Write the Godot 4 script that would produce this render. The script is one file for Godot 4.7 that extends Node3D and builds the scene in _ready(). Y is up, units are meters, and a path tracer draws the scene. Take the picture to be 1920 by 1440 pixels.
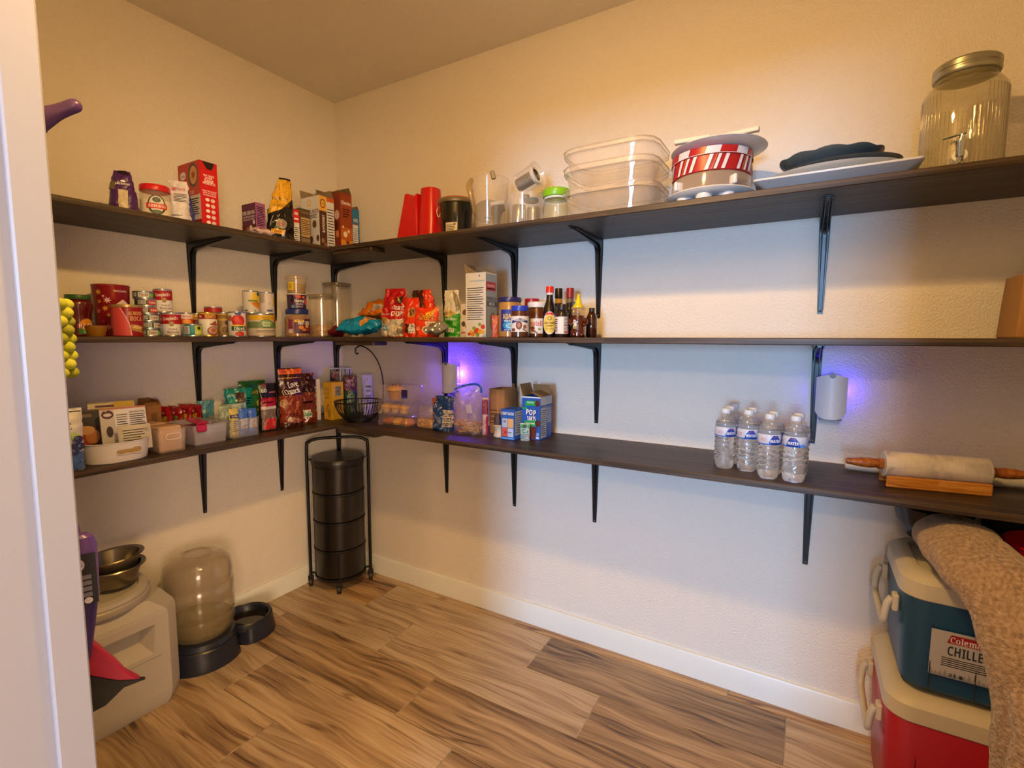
extends Node3D
# Pantry with shelves on two walls. Metres, y up; the inner corner of the two walls is the origin:
# wall_left lies in x = 0, wall_back in z = 0, the doorway the picture is taken from is in wall_front (z = 1.80).

const TOP := 1.841      # upper faces of the three shelf levels
const MID := 1.404
const LOW := 0.964
const DEEP := 0.387     # shelf depth
const THICK := 0.021
const CEIL := 2.74
const EYE := Vector3(2.414, 1.404, 2.075)

var used := {}
var mats := {}
var texts := {}
var rng := RandomNumberGenerator.new()

func _ready():
	rng.seed = 7
	camera_and_light()
	build_room()
	build_shelves()
	top_left_shelf()
	top_right_shelf()
	middle_left_shelf()
	middle_right_shelf()
	low_left_shelf()
	low_right_shelf()
	floor_things()

# ------------------------------------------------------------------ camera, sky, lights
func camera_and_light():
	var cam = Camera3D.new()
	cam.name = "camera"
	cam.position = EYE
	cam.rotation_order = EULER_ORDER_YXZ
	cam.rotation_degrees = Vector3(-5.339, 30.501, 0.127)
	cam.fov = 75.07
	cam.near = 0.02
	add_child(cam)
	cam.current = true
	var we = WorldEnvironment.new()
	we.name = "environment"
	var e = Environment.new()
	e.background_mode = Environment.BG_SKY
	var sky = Sky.new()
	var sm = ProceduralSkyMaterial.new()
	sm.sky_top_color = Color(0.45, 0.62, 0.9)
	sm.sky_horizon_color = Color(0.8, 0.87, 0.95)
	sm.ground_horizon_color = Color(0.6, 0.6, 0.58)
	sm.ground_bottom_color = Color(0.35, 0.34, 0.32)
	sm.sun_angle_max = 0.0
	sky.sky_material = sm
	e.sky = sky
	e.ambient_light_source = Environment.AMBIENT_SOURCE_DISABLED
	e.tonemap_mode = Environment.TONE_MAPPER_LINEAR
	e.tonemap_exposure = 1.0
	e.sdfgi_enabled = true
	e.ssao_enabled = true
	e.ssil_enabled = true
	we.environment = e
	add_child(we)
	# daylight through the hall window, just inside the opening
	var day = AreaLight3D.new()
	day.name = "window_daylight"
	day.area_size = Vector2(1.1, 1.3)
	day.area_normalize_energy = true
	day.light_color = Color(0.6, 0.8, 1.0)
	day.light_energy = 37.0
	day.position = Vector3(2.78, 1.45, 7.95)
	day.shadow_enabled = true
	add_child(day)
	day.light_size = 0.5
	day.set("area_range", 12.0)
	# added fill for the left shelves, set in an invented side window
	var day2 = AreaLight3D.new()
	day2.name = "side_fill_light"
	day2.area_size = Vector2(3.7, 1.9)
	day2.area_normalize_energy = true
	day2.light_color = Color(1.0, 0.84, 0.68)
	day2.light_energy = 46.0
	day2.position = Vector3(7.06, 1.25, 5.5)
	day2.rotation_degrees = Vector3(0, 90, 0)
	day2.shadow_enabled = true
	add_child(day2)
	day2.set("area_range", 12.0)
	drum_lamp(Vector3(1.87, 2.5, 1.42), 2.2, "round flush drum lamp with a white diffuser on the pantry ceiling", Color(1.0, 0.77, 0.44))
	ceiling_lamp(Vector3(2.48, 2.42, 3.75), 1.6, 0.07, "white glass globe lamp on the hall ceiling outside the pantry door", Color(1.0, 0.8, 0.58))

# shallow drum with an opaque side: its area light points straight down
func drum_lamp(at, energy, label, tint):
	var t = thing("ceiling_lamp", label, "lamp", at)
	part("drum", turned([Vector2(0.085, 0.0), Vector2(0.09, 0.0), Vector2(0.094, 0.004), Vector2(0.094, CEIL - at.y), Vector2(0, CEIL - at.y)], 40), mat("b8b2a8", 0.4), t)
	part("diffuser", turned([Vector2(0, -0.04), Vector2(0.03, -0.036), Vector2(0.055, -0.024), Vector2(0.075, -0.004), Vector2(0.083, 0.008), Vector2(0, 0.008)], 40), glow_mat(tint, 2.0), t)
	var o = AreaLight3D.new()
	o.name = "drum_glow"
	o.area_size = Vector2(0.15, 0.15)
	o.area_normalize_energy = true
	o.light_color = tint
	o.light_energy = energy
	o.position = at - Vector3(0, 0.043, 0)
	o.rotation_degrees = Vector3(-90, 0, 0)
	o.set("area_range", 12.0)
	o.shadow_enabled = true
	add_child(o)
	var b = OmniLight3D.new()  # extra omni added to lift the upper walls and ceiling
	b.name = "upper_wall_fill"
	b.position = at - Vector3(0, 0.014, 0)
	b.light_color = tint
	b.light_energy = 0.7
	b.light_size = 0.02
	b.omni_range = 12.0
	b.omni_attenuation = 2.0
	b.shadow_enabled = true
	add_child(b)

func ceiling_lamp(at, energy, radius, label, tint):
	var t = thing("ceiling_lamp", label, "lamp", at)
	part("globe", sphere(radius, 1.0), glow_mat(tint, 2.0), t)
	var m = MB.new()
	lathe(m, [Vector2(0, radius * 0.8), Vector2(0.035, radius * 0.8), Vector2(0.035, CEIL - at.y - 0.03), Vector2(0.07, CEIL - at.y - 0.02), Vector2(0.07, CEIL - at.y), Vector2(0, CEIL - at.y)], 24)
	part("base", m.done(), mat("d8d4cc", 0.4), t)
	var o = OmniLight3D.new()
	o.name = "lamp_glow"
	o.position = at
	o.light_color = tint
	o.light_energy = energy
	o.light_size = radius * 0.9
	o.omni_range = 12.0
	o.omni_attenuation = 2.0
	o.shadow_enabled = true
	add_child(o)

# ------------------------------------------------------------------ naming
func numbered(called):
	if not used.has(called):
		used[called] = 0
		return called
	used[called] += 1
	return "%s_%03d" % [called, used[called]]

func thing(called, label, category, at = Vector3.ZERO, yaw = 0.0, group = ""):
	var o = Node3D.new()
	o.name = numbered(called)
	add_child(o)
	o.position = at
	o.rotation.y = yaw
	o.set_meta("label", label)
	o.set_meta("category", category)
	if group != "":
		o.set_meta("group", group)
	return o

func part(called, mesh, material, parent, at = Vector3.ZERO, rot = Vector3.ZERO):
	var o = MeshInstance3D.new()
	o.name = called
	o.mesh = mesh
	o.material_override = material
	parent.add_child(o, true)
	o.position = at
	o.rotation = rot
	return o

func structure(called, mesh, material, at = Vector3.ZERO):
	var o = part(called, mesh, material, self, at)
	o.set_meta("kind", "structure")
	return o

func another(o, at, label, yaw = null):
	var c = o.duplicate()
	c.name = numbered(String(o.name).rstrip("0123456789").rstrip("_"))
	add_child(c)
	c.position = at
	if yaw != null:
		c.rotation.y = yaw
	c.set_meta("label", label)
	return c

# ------------------------------------------------------------------ materials
func mat(hex, rough = 0.6, metal = 0.0, coat = 0.0):
	var key = "%s %s %s %s" % [hex, rough, metal, coat]
	if not mats.has(key):
		var m = StandardMaterial3D.new()
		m.albedo_color = Tint.dye(hex).linear_to_srgb()
		m.roughness = rough
		m.metallic = metal
		if coat > 0.0:
			m.clearcoat_enabled = true
			m.clearcoat = coat
			m.clearcoat_roughness = 0.08
		mats[key] = m
	return mats[key]

# the colour of a thing in neutral light, from the colour it shows in the warm room (linear values)
class Tint:
	static func dye(hex):
		var c = Color(hex).srgb_to_linear()
		return Color(minf(c.r * 1.0, 0.86), minf(c.g * 1.15, 0.85), minf(c.b * 1.45, 0.82))

func clear_mat(hex, alpha, rough = 0.08):
	var key = "clear %s %s %s" % [hex, alpha, rough]
	if not mats.has(key):
		var m = StandardMaterial3D.new()
		m.albedo_color = Color(Color(hex), alpha)
		m.transparency = BaseMaterial3D.TRANSPARENCY_ALPHA
		m.roughness = rough
		m.cull_mode = BaseMaterial3D.CULL_DISABLED
		mats[key] = m
	return mats[key]

func glass_mat(hex, rough = 0.02, scale = 0.05):
	var key = "glass %s %s %s" % [hex, rough, scale]
	if not mats.has(key):
		var m = StandardMaterial3D.new()
		m.albedo_color = Color(Color(hex), 0.0)
		m.refraction_enabled = true
		m.refraction_scale = scale
		m.roughness = rough
		mats[key] = m
	return mats[key]

func glow_mat(c, energy):
	var m = StandardMaterial3D.new()
	m.albedo_color = Color(0.9, 0.9, 0.9)
	m.emission_enabled = true
	m.emission = c
	m.emission_energy_multiplier = energy
	return m

func ink(rough = 0.5):
	var key = "ink %s" % rough
	if not mats.has(key):
		var m = StandardMaterial3D.new()
		m.vertex_color_use_as_albedo = true
		m.roughness = rough
		m.cull_mode = BaseMaterial3D.CULL_DISABLED
		mats[key] = m
	return mats[key]

func noise(seed_, freq, octaves = 4, kind = FastNoiseLite.TYPE_SIMPLEX_SMOOTH):
	var n = FastNoiseLite.new()
	n.seed = seed_
	n.frequency = freq
	n.noise_type = kind
	n.fractal_octaves = octaves
	return n

func bump_tex(seed_, freq, octaves, size = 512):
	var t = NoiseTexture2D.new()
	t.width = size
	t.height = size
	t.seamless = true
	t.noise = noise(seed_, freq, octaves)
	return t

func plaster(hex, scale = 2.0, height = 0.12):
	var m = StandardMaterial3D.new()
	m.albedo_color = Color(hex)
	m.roughness = 0.75
	m.uv1_triplanar = true
	m.uv1_world_triplanar = true
	m.uv1_scale = Vector3.ONE * scale
	m.heightmap_enabled = true
	m.heightmap_scale = height
	m.heightmap_texture = bump_tex(3, 0.09, 3)
	return m

# tile printed like wood: broad tone changes, thin streaks and a few dark veins along u
func plank_image(seed_, w, h, stops):
	var im = Image.create(w, h, false, Image.FORMAT_RGB8)
	var broad = noise(seed_, 1.0, 3)
	var streak = noise(seed_ + 5, 1.0, 4)
	var vein = noise(seed_ + 9, 1.0, 2)
	var g = Gradient.new()
	g.offsets = PackedFloat32Array([0.0, 0.35, 0.65, 1.0])
	g.colors = PackedColorArray([Color(stops[0]), Color(stops[1]), Color(stops[2]), Color(stops[3])])
	for y in h:
		var v = float(y) / h
		for x in w:
			var u = float(x) / w
			var wv = v + broad.get_noise_2d(u * 1.3, v * 0.8 + 40.0) * 0.13
			var s = 0.36 + broad.get_noise_2d(u * 0.9, wv * 2.6) * 0.5
			s += streak.get_noise_2d(u * 1.6, wv * 13.0) * 0.32
			s += streak.get_noise_2d(u * 5.0 + 60.0, v * 70.0) * 0.14
			var r = 1.0 - absf(vein.get_noise_2d(u * 0.8, wv * 4.2)) * 7.0
			s += maxf(r, 0.0) * 0.5 * clampf(0.4 + broad.get_noise_2d(u * 2.0 + 90.0, v * 2.0) * 2.0, 0.0, 1.0)
			im.set_pixel(x, y, g.sample(clampf(s, 0.0, 1.0)))
	im.generate_mipmaps()
	return ImageTexture.create_from_image(im)

# wood grain running along u; stops are colours from light to dark
func grain_image(seed_, w, h, stops, stretch, contrast, knots):
	var im = Image.create(w, h, false, Image.FORMAT_RGB8)
	var warp = noise(seed_, 0.9, 3)
	var streak = noise(seed_ + 11, 1.0, 4)
	var fine = noise(seed_ + 23, 1.0, 2)
	var g = Gradient.new()
	g.offsets = PackedFloat32Array([0.0, 0.35, 0.65, 1.0])
	g.colors = PackedColorArray([Color(stops[0]), Color(stops[1]), Color(stops[2]), Color(stops[3])])
	var r = RandomNumberGenerator.new()
	r.seed = seed_
	var kn = []
	for i in knots:
		kn.append(Vector3(r.randf_range(0.15, 0.85), r.randf_range(0.2, 0.8), r.randf_range(0.03, 0.06)))
	for y in h:
		var v = float(y) / h
		for x in w:
			var u = float(x) / w
			var bend = 0.0
			var dark = 0.0
			for k in kn:
				var d = Vector2((u - k.x) * 4.0, v - k.y)
				var q = exp(-d.length_squared() / (k.z * 3.0) * 6.0)
				bend += q * (0.22 if v > k.y else -0.22)
				dark += exp(-d.length_squared() / (k.z * k.z) * 2.0) * 0.5
			var vv = v * stretch + warp.get_noise_2d(u * 1.1, v * 0.9) * 0.45 - bend * stretch * 0.35
			var s = streak.get_noise_2d(u * 0.55, vv * 1.9) * contrast + 0.42
			s += fine.get_noise_2d(u * 6.0, v * 90.0) * 0.16
			im.set_pixel(x, y, g.sample(clampf(s + dark, 0.0, 1.0)))
	im.generate_mipmaps()
	return ImageTexture.create_from_image(im)

func wood_mat(tex, rough = 0.55, triplanar = Vector3.ZERO):
	var m = StandardMaterial3D.new()
	m.albedo_texture = tex
	m.roughness = rough
	if triplanar != Vector3.ZERO:
		m.uv1_triplanar = true
		m.uv1_scale = triplanar
		m.uv1_triplanar_sharpness = 8.0
	return m

# ------------------------------------------------------------------ mesh builder: corners are given counterclockwise as seen from outside
class MB:
	var st := SurfaceTool.new()
	var g := 0
	var xf := Transform3D()
	var tint := Color.WHITE
	func _init():
		st.begin(Mesh.PRIMITIVE_TRIANGLES)
	func next():
		g += 1
		return self
	func put(p, uv):
		st.set_smooth_group(g)
		st.set_uv(uv)
		st.set_color(tint)
		st.add_vertex(xf * p)
	func tri(a, b, c, ua = Vector2.ZERO, ub = Vector2.ZERO, uc = Vector2.ZERO):
		put(a, ua); put(c, uc); put(b, ub)
	func quad(a, b, c, d, ua = Vector2.ZERO, ub = Vector2(1, 0), uc = Vector2(1, 1), ud = Vector2(0, 1)):
		tri(a, b, c, ua, ub, uc)
		tri(a, c, d, ua, uc, ud)
	func fan(ring, flip = false):
		next()
		var m = Vector3.ZERO
		for p in ring:
			m += p
		m /= ring.size()
		for i in ring.size():
			var a = ring[i]
			var b = ring[(i + 1) % ring.size()]
			if flip: tri(m, b, a)
			else: tri(m, a, b)
	func done():
		st.generate_normals()
		st.index()
		return st.commit()

# box with chamfered edges
func add_box(m, size, at = Vector3.ZERO, bev = 0.002):
	var h = size * 0.5
	bev = minf(bev, minf(h.x, minf(h.y, h.z)) * 0.9)
	var c = {}
	for sx in [-1, 1]:
		for sy in [-1, 1]:
			for sz in [-1, 1]:
				var s = Vector3(sx, sy, sz)
				c[Vector3i(sx, sy, sz)] = [at + s * (h - Vector3(0, bev, bev)), at + s * (h - Vector3(bev, 0, bev)), at + s * (h - Vector3(bev, bev, 0))]
	for ax in 3:
		var b1 = (ax + 1) % 3
		var b2 = (ax + 2) % 3
		for s in [-1, 1]:
			var q = []
			var uvs = []
			for k in [[-1, -1], [1, -1], [1, 1], [-1, 1]]:
				var v = Vector3i.ZERO
				v[ax] = s; v[b1] = k[0]; v[b2] = k[1]
				q.append(c[v][ax])
			var un = []
			for p in q:
				var l = p - at
				un.append(Vector2(l.x / size.x + 0.5, (l.z / size.z if ax == 1 else l.y / size.y) + 0.5) if ax != 0 else Vector2(l.z / size.z + 0.5, l.y / size.y + 0.5))
			m.next()
			if s > 0: m.quad(q[0], q[1], q[2], q[3], un[0], un[1], un[2], un[3])
			else: m.quad(q[0], q[3], q[2], q[1], un[0], un[3], un[2], un[1])
		if bev > 0.0:
			for s1 in [-1, 1]:
				for s2 in [-1, 1]:
					var v0 = Vector3i.ZERO
					v0[b1] = s1; v0[b2] = s2; v0[ax] = -1
					var v1 = v0
					v1[ax] = 1
					m.next()
					if s1 * s2 > 0: m.quad(c[v0][b1], c[v1][b1], c[v1][b2], c[v0][b2])
					else: m.quad(c[v0][b1], c[v0][b2], c[v1][b2], c[v1][b1])
	if bev > 0.0:
		for k in c:
			m.next()
			if k.x * k.y * k.z > 0: m.tri(c[k][0], c[k][1], c[k][2])
			else: m.tri(c[k][0], c[k][2], c[k][1])

func box(size, bev = 0.002, at = Vector3.ZERO):
	var m = MB.new()
	add_box(m, size, at, bev)
	return m.done()

# turned shape: profile of (radius, height), bottom to top along the outside
func lathe(m, prof, seg = 28, wob = null):
	m.next()
	for i in prof.size() - 1:
		var a = prof[i]
		var b = prof[i + 1]
		if i > 0 and absf((a - prof[i - 1]).angle_to(b - a)) > 0.6:
			m.next()
		for k in seg:
			var t0 = TAU * k / seg
			var t1 = TAU * (k + 1) / seg
			var f0a = 1.0; var f1a = 1.0; var f0b = 1.0; var f1b = 1.0
			if wob != null:
				f0a = wob.call(t0, a.y); f1a = wob.call(TAU * ((k + 1) % seg) / seg, a.y)
				f0b = wob.call(t0, b.y); f1b = wob.call(TAU * ((k + 1) % seg) / seg, b.y)
			var pa = Vector3(cos(t0) * a.x * f0a, a.y, -sin(t0) * a.x * f0a)
			var pb = Vector3(cos(t1) * a.x * f1a, a.y, -sin(t1) * a.x * f1a)
			var pc = Vector3(cos(t1) * b.x * f1b, b.y, -sin(t1) * b.x * f1b)
			var pd = Vector3(cos(t0) * b.x * f0b, b.y, -sin(t0) * b.x * f0b)
			if a.x < 1e-5: m.tri(pa, pc, pd)
			elif b.x < 1e-5: m.tri(pa, pb, pd)
			else: m.quad(pa, pb, pc, pd, Vector2(float(k) / seg, a.y), Vector2(float(k + 1) / seg, a.y), Vector2(float(k + 1) / seg, b.y), Vector2(float(k) / seg, b.y))

func turned(prof, seg = 28, wob = null):
	var m = MB.new()
	lathe(m, prof, seg, wob)
	return m.done()

func sphere(r, squash = 1.0):
	var p = []
	for i in 13:
		var a = -PI / 2 + PI * i / 12
		p.append(Vector2(maxf(cos(a), 0.0) * r if i % 12 else 0.0, sin(a) * r * squash))
	return turned(p, 24)

# rounded rectangle ring, counterclockwise from above
func rr(w, d, r, y, n = 4):
	var ring = []
	r = minf(r, minf(w, d) * 0.499)
	for q in 4:
		var c = [Vector2(1, -1), Vector2(-1, -1), Vector2(-1, 1), Vector2(1, 1)][q] * Vector2(w / 2 - r, d / 2 - r)
		for i in n + 1:
			var a = PI / 2 * (q + float(i) / n)
			ring.append(Vector3(c.x + cos(a) * r, y, c.y - sin(a) * r))
	return ring

# skin over rings of equal length; a bend sharper than 0.6 gets a hard edge
func loft(m, rings, cap_low = true, cap_high = true):
	if cap_low: m.fan(rings[0], true)
	m.next()
	for i in rings.size() - 1:
		var a = rings[i]
		var b = rings[i + 1]
		var n = a.size()
		if i > 0 and (a[0] - rings[i - 1][0]).angle_to(b[0] - a[0]) > 0.6:
			m.next()
		for k in n:
			var j = (k + 1) % n
			m.quad(a[k], a[j], b[j], b[k])
	if cap_high: m.fan(rings[-1])

# list of [y, w, d, r]
func tub(specs, cap_low = true, cap_high = true, n = 4):
	var m = MB.new()
	var rings = []
	for s in specs:
		rings.append(rr(s[1], s[2], s[3], s[0], n))
	loft(m, rings, cap_low, cap_high)
	return m.done()

func add_tube(m, path, radius, seg = 10, closed = false, cap = true):
	var n = path.size()
	var rings = []
	var up = Vector3(0.13, 0.97, 0.21).normalized()
	for i in n:
		var t
		if closed: t = (path[(i + 1) % n] - path[(i + n - 1) % n]).normalized()
		else: t = (path[mini(i + 1, n - 1)] - path[maxi(i - 1, 0)]).normalized()
		if absf(t.dot(up)) > 0.98: up = Vector3(0.9, 0.1, 0.3).normalized()
		var s = t.cross(up).normalized()
		up = s.cross(t).normalized()
		var r = radius[i] if radius is Array else radius
		var ring = []
		for k in seg:
			var a = TAU * k / seg
			ring.append(path[i] + (s * cos(a) + up * sin(a)) * r)
		rings.append(ring)
	m.next()
	for i in (n if closed else n - 1):
		var a = rings[i]
		var b = rings[(i + 1) % n]
		for k in seg:
			var j = (k + 1) % seg
			m.quad(a[k], a[j], b[j], b[k], Vector2(float(k) / seg, float(i) / n), Vector2(float(k + 1) / seg, float(i) / n), Vector2(float(k + 1) / seg, float(i + 1) / n), Vector2(float(k) / seg, float(i + 1) / n))
	if not closed and cap:
		m.fan(rings[0], true)
		m.fan(rings[-1])

func tube(path, radius, seg = 10, closed = false):
	var m = MB.new()
	add_tube(m, path, radius, seg, closed)
	return m.done()

func curve(points, n = 8, closed = false):
	var out = []
	var c = points.size()
	for i in (c if closed else c - 1):
		var p0 = points[(i + c - 1) % c] if closed else points[maxi(i - 1, 0)]
		var p1 = points[i]
		var p2 = points[(i + 1) % c]
		var p3 = points[(i + 2) % c] if closed else points[mini(i + 2, c - 1)]
		for k in n:
			out.append(p1.cubic_interpolate(p2, p0, p3, float(k) / n))
	if not closed:
		out.append(points[-1])
	return out

# polygon (counterclockwise in xy) pushed from z0 to z1, edges chamfered by bev
func add_prism(m, poly, z0, z1, bev = 0.0):
	var n = poly.size()
	var inner = poly
	if bev > 0.0:
		var off = Geometry2D.offset_polygon(PackedVector2Array(poly), -bev, Geometry2D.JOIN_MITER)
		if off.size() == 1 and off[0].size() == n:
			# offset may start at another corner: match by nearest
			var first = 0
			for i in n:
				if off[0][i].distance_to(poly[0]) < off[0][first].distance_to(poly[0]): first = i
			inner = []
			for i in n: inner.append(off[0][(first + i) % n])
		else:
			bev = 0.0
	var idx = Geometry2D.triangulate_polygon(PackedVector2Array(inner))
	for s in [0, 1]:
		m.next()
		var z = z1 if s else z0
		for i in range(0, idx.size(), 3):
			var a = inner[idx[i]]; var b = inner[idx[i + 1]]; var c = inner[idx[i + 2]]
			if (b - a).cross(c - a) < 0.0:
				var t = b; b = c; c = t
			if s: m.tri(Vector3(a.x, a.y, z), Vector3(b.x, b.y, z), Vector3(c.x, c.y, z), a, b, c)
			else: m.tri(Vector3(a.x, a.y, z), Vector3(c.x, c.y, z), Vector3(b.x, b.y, z), a, c, b)
	m.next()
	for i in n:
		var j = (i + 1) % n
		if absf((poly[i] - poly[(i + n - 1) % n]).angle_to(poly[j] - poly[i])) > 0.5: m.next()
		m.quad(Vector3(poly[i].x, poly[i].y, z0 + bev), Vector3(poly[j].x, poly[j].y, z0 + bev), Vector3(poly[j].x, poly[j].y, z1 - bev), Vector3(poly[i].x, poly[i].y, z1 - bev))
	if bev > 0.0:
		m.next()
		for i in n:
			var j = (i + 1) % n
			m.quad(Vector3(poly[i].x, poly[i].y, z1 - bev), Vector3(poly[j].x, poly[j].y, z1 - bev), Vector3(inner[j].x, inner[j].y, z1), Vector3(inner[i].x, inner[i].y, z1))
			m.quad(Vector3(inner[i].x, inner[i].y, z0), Vector3(inner[j].x, inner[j].y, z0), Vector3(poly[j].x, poly[j].y, z0 + bev), Vector3(poly[i].x, poly[i].y, z0 + bev))

func prism(poly, z0, z1, bev = 0.0):
	var m = MB.new()
	add_prism(m, poly, z0, z1, bev)
	return m.done()

# ------------------------------------------------------------------ flat print (lettering, pictures, stripes) laid on a face, a cylinder or a bag
class Print:
	var st := SurfaceTool.new()
	var at: Callable      # (Vector2) -> Vector3 on the printed surface
	var step := 1e9       # longest edge before a piece is split, so that it follows a curved surface
	var layer := 0
	var lift := 0.0004
	var count := 0
	func _init(where, longest = 1e9, raise = 0.0004):
		st.begin(Mesh.PRIMITIVE_TRIANGLES)
		at = where
		step = longest
		lift = raise
	func spot(q):
		var e = 0.0015
		var p = at.call(q)
		var n = (at.call(q + Vector2(e, 0)) - at.call(q - Vector2(e, 0))).cross(at.call(q + Vector2(0, e)) - at.call(q - Vector2(0, e))).normalized()
		return [p + n * (lift + layer * 0.00012), n]
	func emit(a, b, c, col, deep = 0):
		if deep < 14:
			var la = a.distance_to(b); var lb = b.distance_to(c); var lc = c.distance_to(a)
			if maxf(la, maxf(lb, lc)) > step:
				if la >= lb and la >= lc:
					emit(a, (a + b) / 2, c, col, deep + 1); emit((a + b) / 2, b, c, col, deep + 1)
				elif lb >= lc:
					emit(a, b, (b + c) / 2, col, deep + 1); emit(a, (b + c) / 2, c, col, deep + 1)
				else:
					emit(a, b, (c + a) / 2, col, deep + 1); emit((c + a) / 2, b, c, col, deep + 1)
				return
		count += 1
		for q in [a, c, b]:
			var s = spot(q)
			st.set_color(col)
			st.set_normal(s[1])
			st.add_vertex(s[0])
	func rect(x0, y0, x1, y1, hex):
		layer += 1
		var c = Tint.dye(hex)
		emit(Vector2(x0, y0), Vector2(x1, y0), Vector2(x1, y1), c)
		emit(Vector2(x0, y0), Vector2(x1, y1), Vector2(x0, y1), c)
	func poly(points, hex):
		layer += 1
		var c = Tint.dye(hex)
		var p = PackedVector2Array(points)
		var idx = Geometry2D.triangulate_polygon(p)
		for i in range(0, idx.size(), 3):
			emit(p[idx[i]], p[idx[i + 1]], p[idx[i + 2]], c)
	func oval(x, y, rx, ry, hex, n = 18):
		var pts = []
		for i in n:
			pts.append(Vector2(x + cos(TAU * i / n) * rx, y + sin(TAU * i / n) * ry))
		poly(pts, hex)
	func star(x, y, r, hex, n = 6, deep = 0.45):
		var pts = []
		for i in n * 2:
			var q = r if i % 2 == 0 else r * deep
			pts.append(Vector2(x + cos(PI * i / n) * q, y + sin(PI * i / n) * q))
		poly(pts, hex)
	func lines(x0, y0, x1, y1, n, hex, fill = 0.45):
		layer += 1
		var c = Tint.dye(hex)
		for i in n:
			var a = y1 + (y0 - y1) * (i + 0.5 - fill / 2) / n
			var b = y1 + (y0 - y1) * (i + 0.5 + fill / 2) / n
			var xe = x1 - (x1 - x0) * [0.0, 0.08, 0.02, 0.2, 0.05][i % 5]
			emit(Vector2(x0, a), Vector2(xe, a), Vector2(xe, b), c)
			emit(Vector2(x0, a), Vector2(xe, b), Vector2(x0, b), c)
	func bars(x0, y0, x1, y1, n, hex):
		layer += 1
		var c = Tint.dye(hex)
		for i in n:
			var w = [0.3, 0.6, 0.4, 0.7, 0.35][i % 5] / n * (x1 - x0)
			var a = x0 + (x1 - x0) * i / n
			emit(Vector2(a, y0), Vector2(a + w, y0), Vector2(a + w, y1), c)
			emit(Vector2(a, y0), Vector2(a + w, y1), Vector2(a, y1), c)
	func letters(t, x, y, h, w, hex, turn = 0.0):
		# t = [vertices, box] from words(); fitted into h (and w when above 0) about (x, y)
		layer += 1
		var c = Tint.dye(hex)
		var bx = t[1]
		var k = h / bx.size.y
		var kx = w / bx.size.x if w > 0.0 else k
		var mid = bx.position + bx.size / 2
		var q = []
		for p in t[0]:
			q.append(Vector2(x, y) + Vector2((p.x - mid.x) * kx, (p.y - mid.y) * k).rotated(turn))
		for i in range(0, q.size(), 3):
			emit(q[i], q[i + 2], q[i + 1], c, 9)
	func done():
		return st.commit()

func words(s, font = "Droid Sans", bold = true):
	var key = s + font + str(bold)
	if not texts.has(key):
		var tm = TextMesh.new()
		var f = SystemFont.new()
		f.font_names = PackedStringArray([font])
		f.font_weight = 700 if bold else 400
		tm.text = s
		tm.font = f
		tm.font_size = 32
		tm.pixel_size = 0.01
		tm.depth = 0.0
		tm.curve_step = 6.0
		var a = tm.get_mesh_arrays()
		var v = []
		for i in a[Mesh.ARRAY_INDEX]:
			var p = a[Mesh.ARRAY_VERTEX][i]
			v.append(Vector2(p.x, p.y))
		var lo = v[0]; var hi = v[0]
		for p in v:
			lo = lo.min(p); hi = hi.max(p)
		texts[key] = [v, Rect2(lo, hi - lo)]
	return texts[key]

# maps for prints
func on_front(w, d): return func(q): return Vector3(q.x, q.y, d / 2)
func on_side(w, d): return func(q): return Vector3(w / 2, q.y, -q.x)
func on_left(w, d): return func(q): return Vector3(-w / 2, q.y, q.x)
func on_round(r): return func(q): return Vector3(sin(q.x / r) * r, q.y, cos(q.x / r) * r)

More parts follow.
